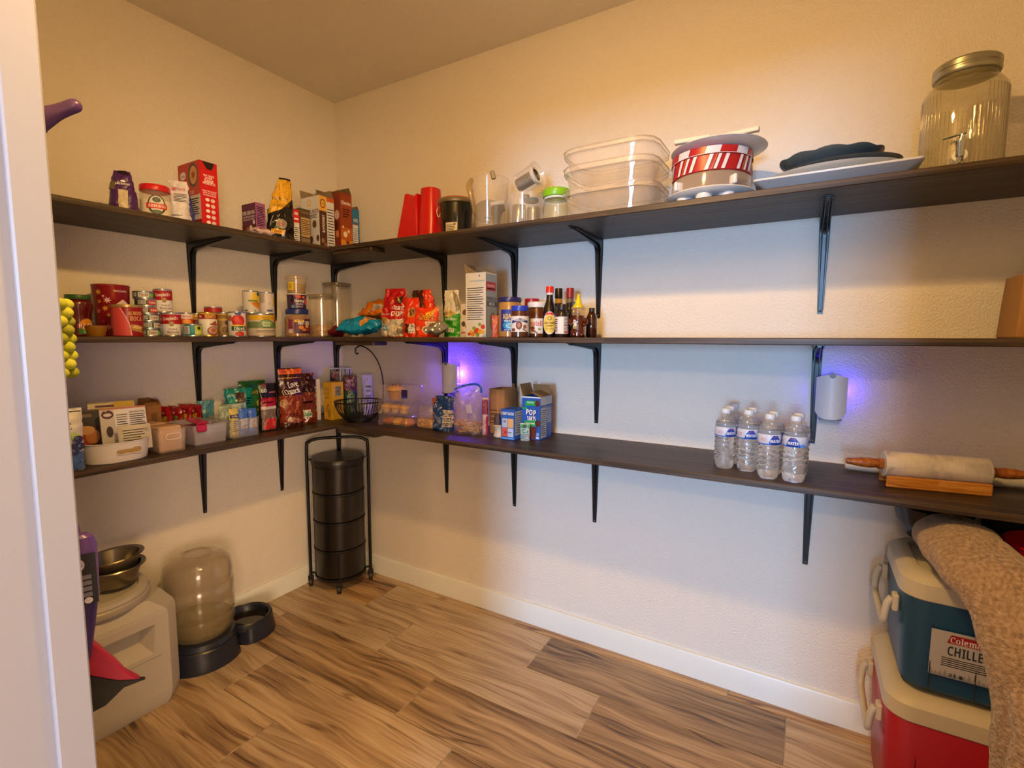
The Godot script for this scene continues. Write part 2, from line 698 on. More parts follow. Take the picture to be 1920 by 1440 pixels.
# ------------------------------------------------------------------ the room
func build_room():
	var paint = plaster("e6e1d8", 2.2, 0.2)
	var bounce_cut_paint = plaster("7a7268", 2.2, 0.10)  # unseen hall coloured dark to cut bounced light on the jamb
	var trim_paint = mat("e9e4de", 0.35)
	structure("wall_left", box(Vector3(0.12, CEIL, 1.98), 0.0), paint, Vector3(-0.06, CEIL / 2, 0.87))
	structure("wall_hall_left", box(Vector3(0.12, CEIL, 6.26), 0.0), bounce_cut_paint, Vector3(-0.06, CEIL / 2, 4.99))
	structure("wall_back", box(Vector3(4.32, CEIL, 0.12), 0.0), paint, Vector3(2.16, CEIL / 2, -0.06))
	structure("wall_right", box(Vector3(0.12, CEIL, 1.8), 0.0), paint, Vector3(3.66, CEIL / 2, 0.9))
	structure("wall_front", prism([Vector2(0, 0), Vector2(1.49, 0), Vector2(1.49, 2.07), Vector2(2.62, 2.07), Vector2(2.62, 0), Vector2(7.2, 0), Vector2(7.2, CEIL), Vector2(0, CEIL)], 1.8, 1.92), paint)
	var hr = MB.new()
	add_box(hr, Vector3(0.12, CEIL, 1.68), Vector3(7.14, CEIL / 2, 2.76), 0.0)
	add_box(hr, Vector3(0.12, CEIL, 0.72), Vector3(7.14, CEIL / 2, 7.76), 0.0)
	add_box(hr, Vector3(0.12, 0.25, 3.8), Vector3(7.14, 0.125, 5.5), 0.0)
	add_box(hr, Vector3(0.12, CEIL - 2.25, 3.8), Vector3(7.14, (CEIL + 2.25) / 2, 5.5), 0.0)
	structure("wall_hall_right", hr.done(), bounce_cut_paint)
	var w2 = Node3D.new()
	w2.name = "added_window_2"  # unseen window, added to go with the side fill
	w2.set_meta("kind", "structure")
	add_child(w2)
	var f2 = MB.new()
	for zz in [3.62, 5.5, 7.38]:
		add_box(f2, Vector3(0.06, 2.0, 0.04), Vector3(7.14, 1.25, zz), 0.003)
	for yy in [0.27, 2.23]:
		add_box(f2, Vector3(0.06, 0.04, 3.8), Vector3(7.14, yy, 5.5), 0.003)
	part("window_frame", f2.done(), trim_paint, w2)
	part("pane", box(Vector3(0.006, 1.92, 3.8), 0.0), clear_mat("ffffff", 0.05, 0.0), w2, Vector3(7.15, 1.25, 5.5))
	var far = MB.new()
	add_box(far, Vector3(2.18, CEIL, 0.12), Vector3(1.09, CEIL / 2, 8.06), 0.0)
	add_box(far, Vector3(3.82, CEIL, 0.12), Vector3(5.29, CEIL / 2, 8.06), 0.0)
	add_box(far, Vector3(1.2, 0.75, 0.12), Vector3(2.78, 0.375, 8.06), 0.0)
	add_box(far, Vector3(1.2, CEIL - 2.15, 0.12), Vector3(2.78, (CEIL + 2.15) / 2, 8.06), 0.0)
	structure("wall_hall_far", far.done(), bounce_cut_paint)
	structure("ceiling", box(Vector3(7.32, 0.1, 8.24), 0.0), paint, Vector3(3.6, CEIL + 0.05, 4.0))
	# hall window
	var w = Node3D.new()
	w.name = "window_1"
	w.set_meta("kind", "structure")
	add_child(w)
	var f = MB.new()
	add_box(f, Vector3(0.05, 1.4, 0.06), Vector3(2.205, 1.45, 8.06), 0.003)
	add_box(f, Vector3(0.05, 1.4, 0.06), Vector3(3.355, 1.45, 8.06), 0.003)
	add_box(f, Vector3(1.1, 0.05, 0.06), Vector3(2.78, 0.775, 8.06), 0.003)
	add_box(f, Vector3(1.1, 0.05, 0.06), Vector3(2.78, 2.125, 8.06), 0.003)
	part("window_frame", f.done(), trim_paint, w)
	part("pane", box(Vector3(1.1, 1.3, 0.006), 0.0), clear_mat("ffffff", 0.05, 0.0), w, Vector3(2.78, 1.45, 8.07))
	# baseboards
	var bb = [Vector2(0, 0), Vector2(0.014, 0), Vector2(0.014, 0.099), Vector2(0.011, 0.105), Vector2(0, 0.105)]
	var b1 = structure("baseboard_left", prism(bb, 0, 1.786), trim_paint)
	b1.position = Vector3(0.0002, 0, 0.0)
	var b2 = structure("baseboard_back", prism(bb, 0, 3.58), trim_paint)
	b2.position = Vector3(3.594, 0, 0.0002)
	b2.rotation.y = -PI / 2
	var b3 = structure("baseboard_right", prism(bb, 0, 1.77), trim_paint)
	b3.position = Vector3(3.5998, 0, 1.786)
	b3.rotation.y = PI
	# door jambs: board plus a stop with a rounded edge
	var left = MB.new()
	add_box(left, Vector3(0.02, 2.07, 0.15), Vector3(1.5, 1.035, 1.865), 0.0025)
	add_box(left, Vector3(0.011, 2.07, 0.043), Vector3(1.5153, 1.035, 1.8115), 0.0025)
	structure("trim_1", left.done(), mat("928d8b", 0.4))  # white jamb darkened in colour to offset the strong light on it
	var right = MB.new()
	add_box(right, Vector3(0.02, 2.07, 0.15), Vector3(2.61, 1.035, 1.865), 0.0025)
	structure("trim_2", right.done(), trim_paint)
	structure("trim_3", box(Vector3(1.08, 0.02, 0.15), 0.0025), trim_paint, Vector3(2.06, 2.06, 1.865))
	# floor: wood-look tile planks on a grout bed
	var fl = structure("floor", box(Vector3(7.32, 0.1, 8.24), 0.0), mat("a89478", 0.9), Vector3(3.6, -0.0528, 4.0))
	var looks = []
	for i in 6:
		var stops = [["cfb796", "b59a78", "92775a", "5c4636"], ["c0a480", "a48866", "80674c", "4e3a2a"], ["cfbca0", "b8a184", "998268", "6a5443"], ["b49a78", "967d60", "745e48", "463529"], ["c8b194", "ae9578", "8b7258", "58433a"], ["d2b488", "b9976c", "927052", "5c4230"]][i]
		looks.append(wood_mat(plank_image(40 + i * 7, 768, 192, stops), 0.38))
	var starts = [0.274, 0.478, 0.812, 1.157, 0.468, 0.8, 0.15, 0.62]
	var r = RandomNumberGenerator.new()
	r.seed = 5
	var long = 0.968
	var row = -1
	while row < 33:
		var z0 = maxf(0.060 + 0.2455 * row, 0.001)
		var z1 = minf(0.060 + 0.2455 * (row + 1), 7.99)
		var x = starts[(row + 1) % 8] - 2 * long
		while x < 7.0:
			var x0 = maxf(x, 0.001)
			var x1 = minf(x + long, 7.07)
			if x1 - x0 > 0.02 and z1 - z0 > 0.01:
				var m = MB.new()
				var sx = x1 - x0 - 0.003
				var sz = z1 - z0 - 0.003
				var u0 = (x0 - x) / long
				var u1 = (x1 - x) / long
				var v1 = (z1 - z0) / 0.2455
				add_plank(m, sx, sz, u0, u1, v1, r.randi() % 2 == 0)
				part("plank", m.done(), looks[r.randi() % 6], fl, Vector3((x0 + x1) / 2, 0.0528, (z0 + z1) / 2) - Vector3(3.6, 0, 4.0))
			x += long
		row += 1

func add_plank(m, sx, sz, u0, u1, v1, flip):
	var y = 0.0
	var b = 0.0012
	var lo = [Vector3(-sx / 2, y - b, sz / 2), Vector3(sx / 2, y - b, sz / 2), Vector3(sx / 2, y - b, -sz / 2), Vector3(-sx / 2, y - b, -sz / 2)]
	var hi = []
	for p in lo: hi.append(Vector3(p.x - signf(p.x) * b, y, p.z - signf(p.z) * b))
	var uv = [Vector2(u0, 0), Vector2(u1, 0), Vector2(u1, v1), Vector2(u0, v1)]
	if flip:
		for i in 4: uv[i] = Vector2(1.0 - uv[i].x, 1.0 - uv[i].y)
	m.quad(hi[0], hi[1], hi[2], hi[3], uv[0], uv[1], uv[2], uv[3])
	m.next()
	for i in 4:
		var j = (i + 1) % 4
		m.quad(lo[i], lo[j], hi[j], hi[i], uv[i], uv[j], uv[j], uv[i])
		m.quad(lo[i] - Vector3(0, 0.0016, 0), lo[j] - Vector3(0, 0.0016, 0), lo[j], lo[i], uv[i], uv[j], uv[j], uv[i])

# ------------------------------------------------------------------ shelves and brackets
func build_shelves():
	var tex = grain_image(91, 1024, 256, ["4a3a2b", "33271c", "241b13", "15100b"], 5.0, 0.9, 2)
	var wood = wood_mat(tex, 0.45, Vector3(0.8, 2.6, 2.6))
	var lv = [["top", TOP], ["middle", MID], ["lowest", LOW]]
	for l in lv:
		var t = thing("shelf_board", "dark stained wooden %s shelf board along the long back wall" % l[0], "shelf", Vector3(1.797, l[1] - THICK / 2, DEEP / 2 + 0.001), 0, "shelf boards of the long wall")
		part("board", box(Vector3(3.594, THICK, DEEP), 0.0022), wood, t)
		var s = thing("shelf_board", "dark stained wooden %s shelf board along the short left wall" % l[0], "shelf", Vector3(DEEP / 2 + 0.001, l[1] - THICK / 2, (DEEP + 0.002 + 1.795) / 2), PI / 2, "shelf boards of the left wall")
		part("board", box(Vector3(1.795 - DEEP - 0.002, THICK, DEEP), 0.0022), wood, s)
		# short cleat under the corner joint
		var c = thing("corner_cleat", "short dark wooden cleat screwed under the corner joint of the %s shelf" % l[0], "cleat", Vector3(0.53, l[1] - THICK - 0.0095, 0.335), 0, "corner cleats")
		part("block", box(Vector3(0.26, 0.018, 0.09), 0.002), wood, c)
	var c2 = thing("shelf_cleat", "dark wooden cleat under the middle shelf near its right end below the paper bag", "cleat", Vector3(3.05, MID - THICK - 0.0125, 0.33))
	part("block", box(Vector3(0.19, 0.024, 0.09), 0.002), wood, c2)
	var black = mat("1b1a19", 0.32, 0.15)
	var legs = [0.325, 0.35, 0.362]
	var proto = {}
	for k in 3:
		var lname = lv[k][0]
		var y = lv[k][1] - THICK - 0.0005
		for side in 2:
			var spots = [0.045, 0.43, 0.833] if side else [0.79, 1.208, 1.626, 2.446]
			var words_ = ["nearest the corner", "second from the corner", "third from the corner", "farthest from the corner"]
			for i in spots.size():
				var label = "black steel bracket under the %s shelf on the %s wall, %s" % [lname, "left" if side else "back", words_[i]]
				var at = Vector3(0.0005, y, spots[i]) if side else Vector3(spots[i], y, 0.0005)
				if not proto.has(k):
					proto[k] = bracket(label, legs[k], black)
					proto[k].position = at
					proto[k].rotation.y = PI / 2 if side else 0.0
				else:
					another(proto[k], at, label, PI / 2 if side else 0.0)

func bracket(label, leg, black):
	var arm = 0.30
	var t = thing("shelf_bracket", label, "bracket", Vector3.ZERO, 0, "black shelf brackets")
	# side profile in (z, y): outer flange plate plus a raised rib with a rounded inner corner
	var rib = [Vector2(0.002, 0.0), Vector2(0.002, -leg), Vector2(0.008, -leg), Vector2(0.017, -leg * 0.55), Vector2(0.026, -0.075)]
	for i in 7:
		var a = PI - PI / 2 * i / 6
		rib.append(Vector2(0.066 + cos(a) * 0.04, -0.07 + sin(a) * 0.04))
	rib += [Vector2(arm * 0.6, -0.018), Vector2(arm, -0.007), Vector2(arm, 0.0)]
	var m = MB.new()
	# the profile is drawn with x = distance from the wall; pushed across, then turned so that the arm points to +z
	m.xf = Transform3D(Basis(Vector3(0, 0, 1), Vector3(0, 1, 0), Vector3(-1, 0, 0)), Vector3.ZERO)
	add_prism(m, rib, -0.0065, 0.0065, 0.0015)
	part("rib", m.done(), black, t)
	for s in [-1, 1]:
		var e = MB.new()
		e.xf = Transform3D(Basis(Vector3(0, 0, 1), s * 0.019) * Basis(Vector3(0, 0, 1), Vector3(0, 1, 0), Vector3(-1, 0, 0)), Vector3.ZERO)
		var side_rib = [Vector2(0.002, 0.0), Vector2(0.002, -leg * 0.97), Vector2(0.005, -leg * 0.97), Vector2(0.012, -leg * 0.5), Vector2(0.017, -0.07)]
		for i in 5:
			var a = PI - PI / 2 * i / 4
			side_rib.append(Vector2(0.057 + cos(a) * 0.04, -0.06 + sin(a) * 0.04))
		side_rib += [Vector2(arm * 0.6, -0.011), Vector2(arm * 0.96, -0.004), Vector2(arm * 0.96, 0.0)]
		add_prism(e, side_rib, s * 0.0125 - 0.0025, s * 0.0125 + 0.0025, 0.0008)
		part("edge_rib", e.done(), black, t)
	var p = MB.new()
	add_prism(p, [Vector2(-0.0085, -leg - 0.006), Vector2(0.0085, -leg - 0.006), Vector2(0.0165, -0.05), Vector2(0.0165, 0), Vector2(-0.0165, 0), Vector2(-0.0165, -0.05)], 0, 0.0025)
	part("wall_flange", p.done(), black, t)
	var q = MB.new()
	q.xf = Transform3D(Basis(Vector3(1, 0, 0), Vector3(0, 0, 1), Vector3(0, -1, 0)), Vector3.ZERO)
	add_prism(q, [Vector2(-0.0165, 0.002), Vector2(0.0165, 0.002), Vector2(0.0165, 0.05), Vector2(0.009, arm + 0.012), Vector2(-0.009, arm + 0.012), Vector2(-0.0165, 0.05)], 0.0, 0.0025)
	part("arm_flange", q.done(), black, t)
	var steel = mat("5a5854", 0.35, 0.8)
	var head = [Vector2(0.0045, 0), Vector2(0.004, 0.002), Vector2(0.002, 0.003), Vector2(0, 0.0032)]
	part("screw", turned(head, 10), steel, t, Vector3(0, -leg + 0.004, 0.0075), Vector3(PI / 2, 0, 0))
	part("screw", turned(head, 10), steel, t, Vector3(0.0, -0.0075, arm - 0.012), Vector3(PI, 0, 0))
	return t

# ------------------------------------------------------------------ kinds of packaging
var crinkle = noise(17, 1.0, 3)

func face(x, z, off = 0.0):
	return atan2(EYE.x - x, EYE.z - z) + off

# body of revolution from named parts: [name, profile, material]
func round_thing(called, label, category, at, yaw, parts, group = "", seg = 28):
	var t = thing(called, label, category, at, yaw, group)
	for p in parts:
		part(p[0], turned(p[1], seg), p[2], t)
	return t

func wrap_print(t, r, fn, called = "label", rough = 0.5):
	var pr = Print.new(on_round(r), 0.006)
	fn.call(pr)
	return part(called, pr.done(), ink(rough), t)

func can(label, at, r, h, paper, fn, group = "food cans on the middle shelf", off = 0.0, called = "food_can", top = "b9b6ae"):
	var t = thing(called, label, "can", at, face(at.x, at.z, off), group)
	var tin = mat(top, 0.3, 0.85)
	part("tin_body", turned([Vector2(0, 0.002), Vector2(r * 0.94, 0.002), Vector2(r * 0.97, 0), Vector2(r, 0.001), Vector2(r, 0.004), Vector2(r * 0.965, 0.006), Vector2(r * 0.965, h - 0.006), Vector2(r, h - 0.004), Vector2(r, h - 0.0006), Vector2(r * 0.97, h), Vector2(r * 0.94, h - 0.003), Vector2(r * 0.6, h - 0.003), Vector2(0, h - 0.0035)], 32), tin, t)
	part("paper_label", turned([Vector2(r * 0.966, 0.005), Vector2(r * 0.985, 0.0065), Vector2(r * 0.985, h - 0.0065), Vector2(r * 0.966, h - 0.005)], 32), mat(paper, 0.45), t)
	wrap_print(t, r * 0.985, fn)
	return t

# upright carton: +z and +x faces are seen
func carton(called, label, x0, x1, y, h, z0, z1, hex, front, side, group = "", flaps = ""):
	var w = x1 - x0
	var d = z1 - z0
	var t = thing(called, label, "box", Vector3((x0 + x1) / 2, y, (z0 + z1) / 2), 0.0, group)
	if flaps == "":
		part("carton", box(Vector3(w, h, d), 0.0012, Vector3(0, h / 2, 0)), mat(hex, 0.55), t)
	else:
		# opened at the top: four walls, a bottom, and flaps standing up
		var m = MB.new()
		var k = 0.0012
		add_box(m, Vector3(w, h, k), Vector3(0, h / 2, d / 2 - k / 2), 0.0003)
		add_box(m, Vector3(w, h, k), Vector3(0, h / 2, -d / 2 + k / 2), 0.0003)
		add_box(m, Vector3(k, h, d - 2 * k), Vector3(w / 2 - k / 2, h / 2, 0), 0.0003)
		add_box(m, Vector3(k, h, d - 2 * k), Vector3(-w / 2 + k / 2, h / 2, 0), 0.0003)
		add_box(m, Vector3(w - 2 * k, k, d - 2 * k), Vector3(0, k, 0), 0.0003)
		part("carton", m.done(), mat(hex, 0.55), t)
		var fm = mat(flaps, 0.7)
		var a = prism([Vector2(-w / 2 + 0.001, 0), Vector2(w / 2 - 0.001, 0), Vector2(w / 2 - 0.004, d * 0.45), Vector2(-w / 2 + 0.004, d * 0.45)], 0, k)
		part("flap", a, fm, t, Vector3(0, h, -d / 2), Vector3(0.35, 0, 0))
		var b = prism([Vector2(-d / 2 + 0.001, 0), Vector2(d / 2 - 0.001, 0), Vector2(d / 2 - 0.006, d * 0.5), Vector2(-d / 2 + 0.006, d * 0.5)], 0, k)
		part("flap", b, fm, t, Vector3(-w / 2 + k, h, 0), Vector3(-0.3, PI / 2, 0))
		part("flap", b, fm, t, Vector3(w / 2 - k, h, 0), Vector3(-1.2, PI / 2, 0))
	if front != null:
		var pr = Print.new(on_front(w, d))
		front.call(pr, w, h)
		part("front_print", pr.done(), ink(), t)
	if side != null:
		var pr2 = Print.new(on_side(w, d))
		side.call(pr2, d, h)
		part("side_print", pr2.done(), ink(), t)
	return t

# bags: b = {w, h, d, kind "stand" or "pillow", crk, seed, taper, bend}
func bag_point(b, u, v, s):
	var w = b.w * (1.0 - b.get("taper", 0.0) * v * v)
	var env
	if b.get("kind", "stand") == "stand":
		env = pow(maxf(cos(v * PI / 2), 0.0), 0.75) * (0.86 + 0.14 * minf(v * 12.0, 1.0))
	else:
		env = pow(maxf(sin(PI * clampf(v, 0.0, 1.0)), 0.0), 0.55)
	var edge = pow(maxf(1.0 - pow(absf(u), 3.0), 0.0), 0.6)
	var x = u * w / 2 * (1.0 - 0.05 * env)
	var y = v * b.h
	var c = b.get("crk", 0.004) * 1.5
	var sd = b.get("seed", 1) * 31.7
	var n = crinkle.get_noise_3d(x * 22.0 + sd, y * 22.0, s * 9.0) * c
	n += crinkle.get_noise_3d(x * 60.0 + sd, y * 34.0, 40.0) * c * 0.45 * (1.0 if b.get("kind", "stand") == "stand" else minf(1.0, env * 1.5))
	var z = s * (b.d / 2 * env * edge + 0.0006) + n * minf(1.0, (1.0 - absf(u)) * 5.0 + 0.15) + b.get("bend", 0.0) * v * v
	x += b.get("skew", 0.0) * v * v + crinkle.get_noise_2d(y * 40.0 + sd, 3.0) * c * 0.6
	return Vector3(x, y, z)

const BAG_U := 20
const BAG_V := 26

func bag_grid(b, s):
	var g = []
	for j in BAG_V + 1:
		var row = []
		for i in BAG_U + 1:
			row.append(bag_point(b, -1.0 + 2.0 * i / BAG_U, float(j) / BAG_V, s))
		g.append(row)
	return g

func bag_mesh(b):
	var m = MB.new()
	var nu = BAG_U
	var nv = BAG_V
	var grid = [bag_grid(b, 1), bag_grid(b, -1)]
	for s in [1, -1]:
		var g = grid[0] if s > 0 else grid[1]
		m.next()
		for j in nv:
			for i in nu:
				if s > 0: m.quad(g[j][i], g[j][i + 1], g[j + 1][i + 1], g[j + 1][i])
				else: m.quad(g[j][i + 1], g[j][i], g[j + 1][i], g[j + 1][i + 1])
	m.next()
	for i in nu:
		m.quad(grid[1][0][i], grid[1][0][i + 1], grid[0][0][i + 1], grid[0][0][i])
		m.quad(grid[0][nv][i], grid[0][nv][i + 1], grid[1][nv][i + 1], grid[1][nv][i])
	for j in nv:
		m.quad(grid[0][j][nu], grid[1][j][nu], grid[1][j + 1][nu], grid[0][j + 1][nu])
		m.quad(grid[1][j][0], grid[0][j][0], grid[0][j + 1][0], grid[1][j + 1][0])
	return m.done()

# where a point of the artwork lies on the facets of the bag's front
func bag_map(b):
	var g = bag_grid(b, 1)
	return func(q):
		var fy = clampf(q.y / b.h, 0.0, 0.9999) * BAG_V
		var half = b.w / 2 * (1.0 - b.get("taper", 0.0) * pow(fy / BAG_V, 2.0))
		var fx = clampf((q.x / half + 1.0) / 2.0, 0.0, 0.9999) * BAG_U
		var i = int(fx)
		var j = int(fy)
		fx -= i
		fy -= j
		if fy <= fx: return g[j][i] + (g[j][i + 1] - g[j][i]) * fx + (g[j + 1][i + 1] - g[j][i + 1]) * fy
		return g[j][i] + (g[j + 1][i] - g[j][i]) * fy + (g[j + 1][i + 1] - g[j + 1][i]) * fx

func bag(called, label, at, yaw, b, material, fn, group = "", rot = Vector3.ZERO, category = "bag"):
	var t = thing(called, label, category, at, yaw, group)
	t.rotation = Vector3(rot.x, yaw, rot.z)
	part("bag_body", bag_mesh(b), material, t)
	if fn != null:
		var pr = Print.new(bag_map(b), 0.008, 0.0009)
		fn.call(pr, b.w / 2, b.h)
		part("artwork", pr.done(), ink(b.get("gloss", 0.35)), t)
	return t

# ------------------------------------------------------------------ top shelf, left wall
func top_left_shelf():
	var y = TOP
	bag("rice_bag", "purple bag of rice with a clear window, leftmost on the top shelf", Vector3(0.25, y, 1.182), face(0.25, 1.18, -0.2), {w = 0.094, h = 0.158, d = 0.065, crk = 0.005, seed = 2, taper = 0.5}, mat("4a1f58", 0.35), func(p, w, h):
		p.rect(-w * 0.2, 0.004, w * 0.42, h * 0.55, "cdb58a")
		p.rect(-w * 0.9, h * 0.55, -w * 0.35, h * 0.74, "6d5a3e")
		p.letters(words("JASMINE"), w * 0.1, h * 0.68, 0.009, w * 0.9, "e9e0ea")
		p.oval(w * 0.1, h * 0.75, 0.007, 0.004, "e9e0ea")
		p.poly([Vector2(-w * 0.3, h * 0.93), Vector2(w * 0.5, h * 0.9), Vector2(w * 0.3, h), Vector2(-w * 0.2, h)], "241028"), "bags on the top shelf")
	var ar = round_thing("rice_jar", "clear jar of white rice with a red screw lid on the top left shelf", "jar", Vector3(0.27, y, 1.087), face(0.27, 1.087), [
		["glass", [Vector2(0, 0), Vector2(0.046, 0), Vector2(0.05, 0.004), Vector2(0.05, 0.085), Vector2(0.046, 0.098), Vector2(0.043, 0.103)], clear_mat("efe3cf", 0.16)],
		["rice", [Vector2(0, 0.003), Vector2(0.045, 0.003), Vector2(0.0485, 0.006), Vector2(0.0485, 0.068), Vector2(0.03, 0.071), Vector2(0, 0.07)], mat("e8d7b0", 0.85)],
		["lid", [Vector2(0.044, 0.102), Vector2(0.048, 0.102), Vector2(0.0485, 0.105), Vector2(0.0485, 0.12), Vector2(0.046, 0.124), Vector2(0, 0.124)], mat("c8141c", 0.3)]])
	wrap_print(ar, 0.0504, func(p):
		p.oval(0.004, 0.048, 0.029, 0.036, "33392e")
		p.oval(0.004, 0.05, 0.024, 0.03, "d9cfb4")
		p.oval(0.004, 0.066, 0.013, 0.01, "4a5240")
		p.rect(-0.029, 0.034, 0.037, 0.053, "c3241d")
		p.letters(words("ARBORIO", "Droid Serif"), 0.004, 0.044, 0.011, 0.055, "f2e6cf")
		p.oval(0.004, 0.022, 0.017, 0.008, "55593f"))
	bag("pouch", "white resealable pouch with small print beside the rice jar on the top left shelf", Vector3(0.275, y, 1.003), face(0.25, 1.0, -0.15), {w = 0.068, h = 0.165, d = 0.05, crk = 0.006, seed = 4, taper = 0.12}, mat("d6c8bd", 0.5), func(p, w, h):
		p.oval(-w * 0.5, h * 0.8, 0.006, 0.008, "b0424a")
		p.letters(words("RICE MIX"), w * 0.12, h * 0.8, 0.01, w * 1.0, "c4545a")
		p.lines(-w * 0.5, h * 0.5, w * 0.8, h * 0.7, 6, "7d726c", 0.35)
		p.rect(-w * 0.9, h * 0.18, w * 0.3, h * 0.195, "4a4440"), "bags on the top shelf")
	bag("pouch", "blue pouch with a round red badge between white pouch and red box", Vector3(0.245, y, 0.962), face(0.24, 0.96, 0.1), {w = 0.056, h = 0.145, d = 0.03, crk = 0.003, seed = 6, taper = 0.75}, mat("3b3a78", 0.45), func(p, w, h):
		p.oval(-w * 0.1, h * 0.2, 0.016, 0.018, "d8ccd0")
		p.oval(-w * 0.1, h * 0.2, 0.012, 0.014, "b62a35")
		p.rect(-w * 0.5, h * 0.34, w * 0.35, h * 0.38, "b03a48"), "bags on the top shelf")
	var rb = carton("cereal_box", "tall bright red cereal box with a torn notch at its top", 0.141, 0.30, y, 0.262, 0.866, 0.936, "b41a1c", func(p, w, h):
		p.rect(-w / 2, h * 0.13, w / 2, h * 0.5, "c9b8a2")
		p.rect(-w / 2, h * 0.5, w / 2, h, "b7372c")
		p.rect(-w / 2, 0.001, w / 2, h * 0.13, "8f1722")
		p.oval(w * 0.2, h * 0.8, 0.036, 0.047, "4b4540")
		p.oval(w * 0.22, h * 0.8, 0.027, 0.036, "c98d52")
		p.star(w * 0.22, h * 0.8, 0.02, "8e3f22", 7)
		p.oval(-w * 0.26, h * 0.82, 0.022, 0.016, "d9d2c8")
		p.letters(words("Cereal"), -w * 0.26, h * 0.82, 0.011, 0.034, "a9382f")
		p.letters(words("GRANOLA"), -w * 0.18, h * 0.62, 0.012, 0.07, "d8a694")
		p.letters(words("Oat"), w * 0.12, h * 0.55, 0.017, 0.035, "dba796")
		p.lines(-w * 0.4, h * 0.2, w * 0.42, h * 0.46, 8, "7c6a5c", 0.35)
		p.letters(words("Low"), w * 0.1, h * 0.065, 0.02, 0.05, "dcb4ae"), func(p, d, h):
		p.rect(-d / 2, 0.001, d / 2, h, "c3080f")
		p.letters(words("TRY THESE"), 0, h * 0.79, 0.008, d * 0.62, "f1d6d0")
		p.letters(words("OTHER"), 0, h * 0.755, 0.008, d * 0.4, "f1d6d0")
		p.letters(words("Great"), 0, h * 0.715, 0.014, d * 0.5, "f6e3dd")
		p.letters(words("PRODUCTS"), 0, h * 0.675, 0.009, d * 0.7, "f1d6d0")
		p.letters(words("Keep the crunch"), 0, h * 0.56, 0.0075, d * 0.8, "f1d6d0")
		p.letters(words("with our family"), 0, h * 0.53, 0.0075, d * 0.75, "f1d6d0")
		p.letters(words("in these lines"), 0, h * 0.5, 0.0075, d * 0.7, "f1d6d0")
		for i in 5:
			p.oval(-d * 0.14, h * (0.43 - 0.085 * i), 0.0085, 0.007, "ead3c6", 9)
			p.oval(d * 0.16, h * (0.425 - 0.085 * i), 0.009, 0.008, "d9b7a4", 9))
	part("dark_notch_plate", prism([Vector2(-0.025, 0), Vector2(-0.012, -0.018), Vector2(-0.006, -0.027), Vector2(0.012, -0.029), Vector2(0.02, -0.012), Vector2(0.025, 0)], -0.002, 0.0012), mat("23150f", 0.9), rb, Vector3(0.0795, 0.2605, 0), Vector3(0, PI / 2, 0))  # dark plate stands in for the shaded inside of the notch
	bag("snack_bag", "red snack bag lying flat on the top left shelf right of the red box", Vector3(0.22, y + 0.022, 0.805), PI / 2, {w = 0.095, h = 0.115, d = 0.042, kind = "pillow", crk = 0.006, seed = 8}, mat("b3161a", 0.3), func(p, w, h):
		p.letters(words("chips"), 0, h * 0.3, 0.02, w * 0.9, "e8b25a"), "", Vector3(-PI / 2, 0, 0))
	carton("bar_box", "small mauve box with white lettering on the top left shelf", 0.229, 0.33, y, 0.142, 0.68, 0.725, "5c2a44", func(p, w, h):
		p.rect(-w / 2, 0.001, w / 2, h * 0.36, "5b2420")
		p.letters(words("ONE MOCHA"), 0, h * 0.72, 0.016, w * 0.86, "e4d8d2")
		p.letters(words("COCONUT MACAROON"), 0, h * 0.6, 0.008, w * 0.88, "d9c6c2")
		p.letters(words("CHOCOLATE COATED"), 0, h * 0.52, 0.007, w * 0.8, "d9c6c2")
		p.oval(w * 0.36, h * 0.42, 0.008, 0.009, "d9c6c2")
		p.oval(-w * 0.05, h * 0.2, 0.02, 0.014, "8c5a3c")
		p.oval(w * 0.14, h * 0.26, 0.009, 0.012, "e0cfc0"), func(p, d, h):
		p.rect(-d / 2, 0.001, d / 2, h, "8b4d70")
		p.lines(-d * 0.4, h * 0.3, d * 0.42, h * 0.9, 12, "d6aebd", 0.4)
		p.rect(-d * 0.4, h * 0.1, d * 0.42, h * 0.22, "a8708d"))
	var cf = thing("candy_pack", "small clear pack of pale candies lying in front of the mauve box", "pack", Vector3(0.355, y, 0.715), PI / 2)
	part("film", bag_mesh({w = 0.1, h = 0.05, d = 0.026, kind = "pillow", crk = 0.006, seed = 12}), mat("c9a596", 0.25), cf, Vector3(0, 0.016, 0.022), Vector3(-PI / 2, 0, 0))
	part("print_band", box(Vector3(0.04, 0.0012, 0.02), 0.0005), mat("a4677c", 0.4), cf, Vector3(0.01, 0.03, 0))
	bag("nut_bag", "black snack bag with its yellow top folded over to the right", Vector3(0.335, y, 0.612), PI / 2 - 0.25, {w = 0.128, h = 0.275, d = 0.05, crk = 0.007, seed = 14, skew = 0.028, taper = 0.62}, mat("15120f", 0.18), func(p, w, h):
		p.poly([Vector2(-w * 0.97, h * 0.38), Vector2(-w * 0.1, h * 0.48), Vector2(w * 0.62, h * 0.68), Vector2(w * 0.6, h * 0.8), Vector2(w * 0.42, h * 0.97), Vector2(-w * 0.42, h * 0.97), Vector2(-w * 0.68, h * 0.7), Vector2(-w * 0.9, h * 0.5)], "d59a1c")
		p.bars(-w * 0.7, h * 0.62, w * 0.3, h * 0.67, 9, "6d4f14")
		p.letters(words("CHOCOLATE"), -w * 0.1, h * 0.54, 0.012, w * 1.1, "7a5412", 0.12)
		p.oval(-w * 0.1, h * 0.24, 0.024, 0.022, "8d7d68")
		p.letters(words("GO"), -w * 0.1, h * 0.24, 0.015, 0.026, "a3211c")
		p.rect(-w * 0.75, h * 0.08, w * 0.15, h * 0.15, "dd9c22")
		p.letters(words("TRAIL MIX"), -w * 0.3, h * 0.115, 0.009, w * 0.75, "4d3610"), "bags on the top shelf")
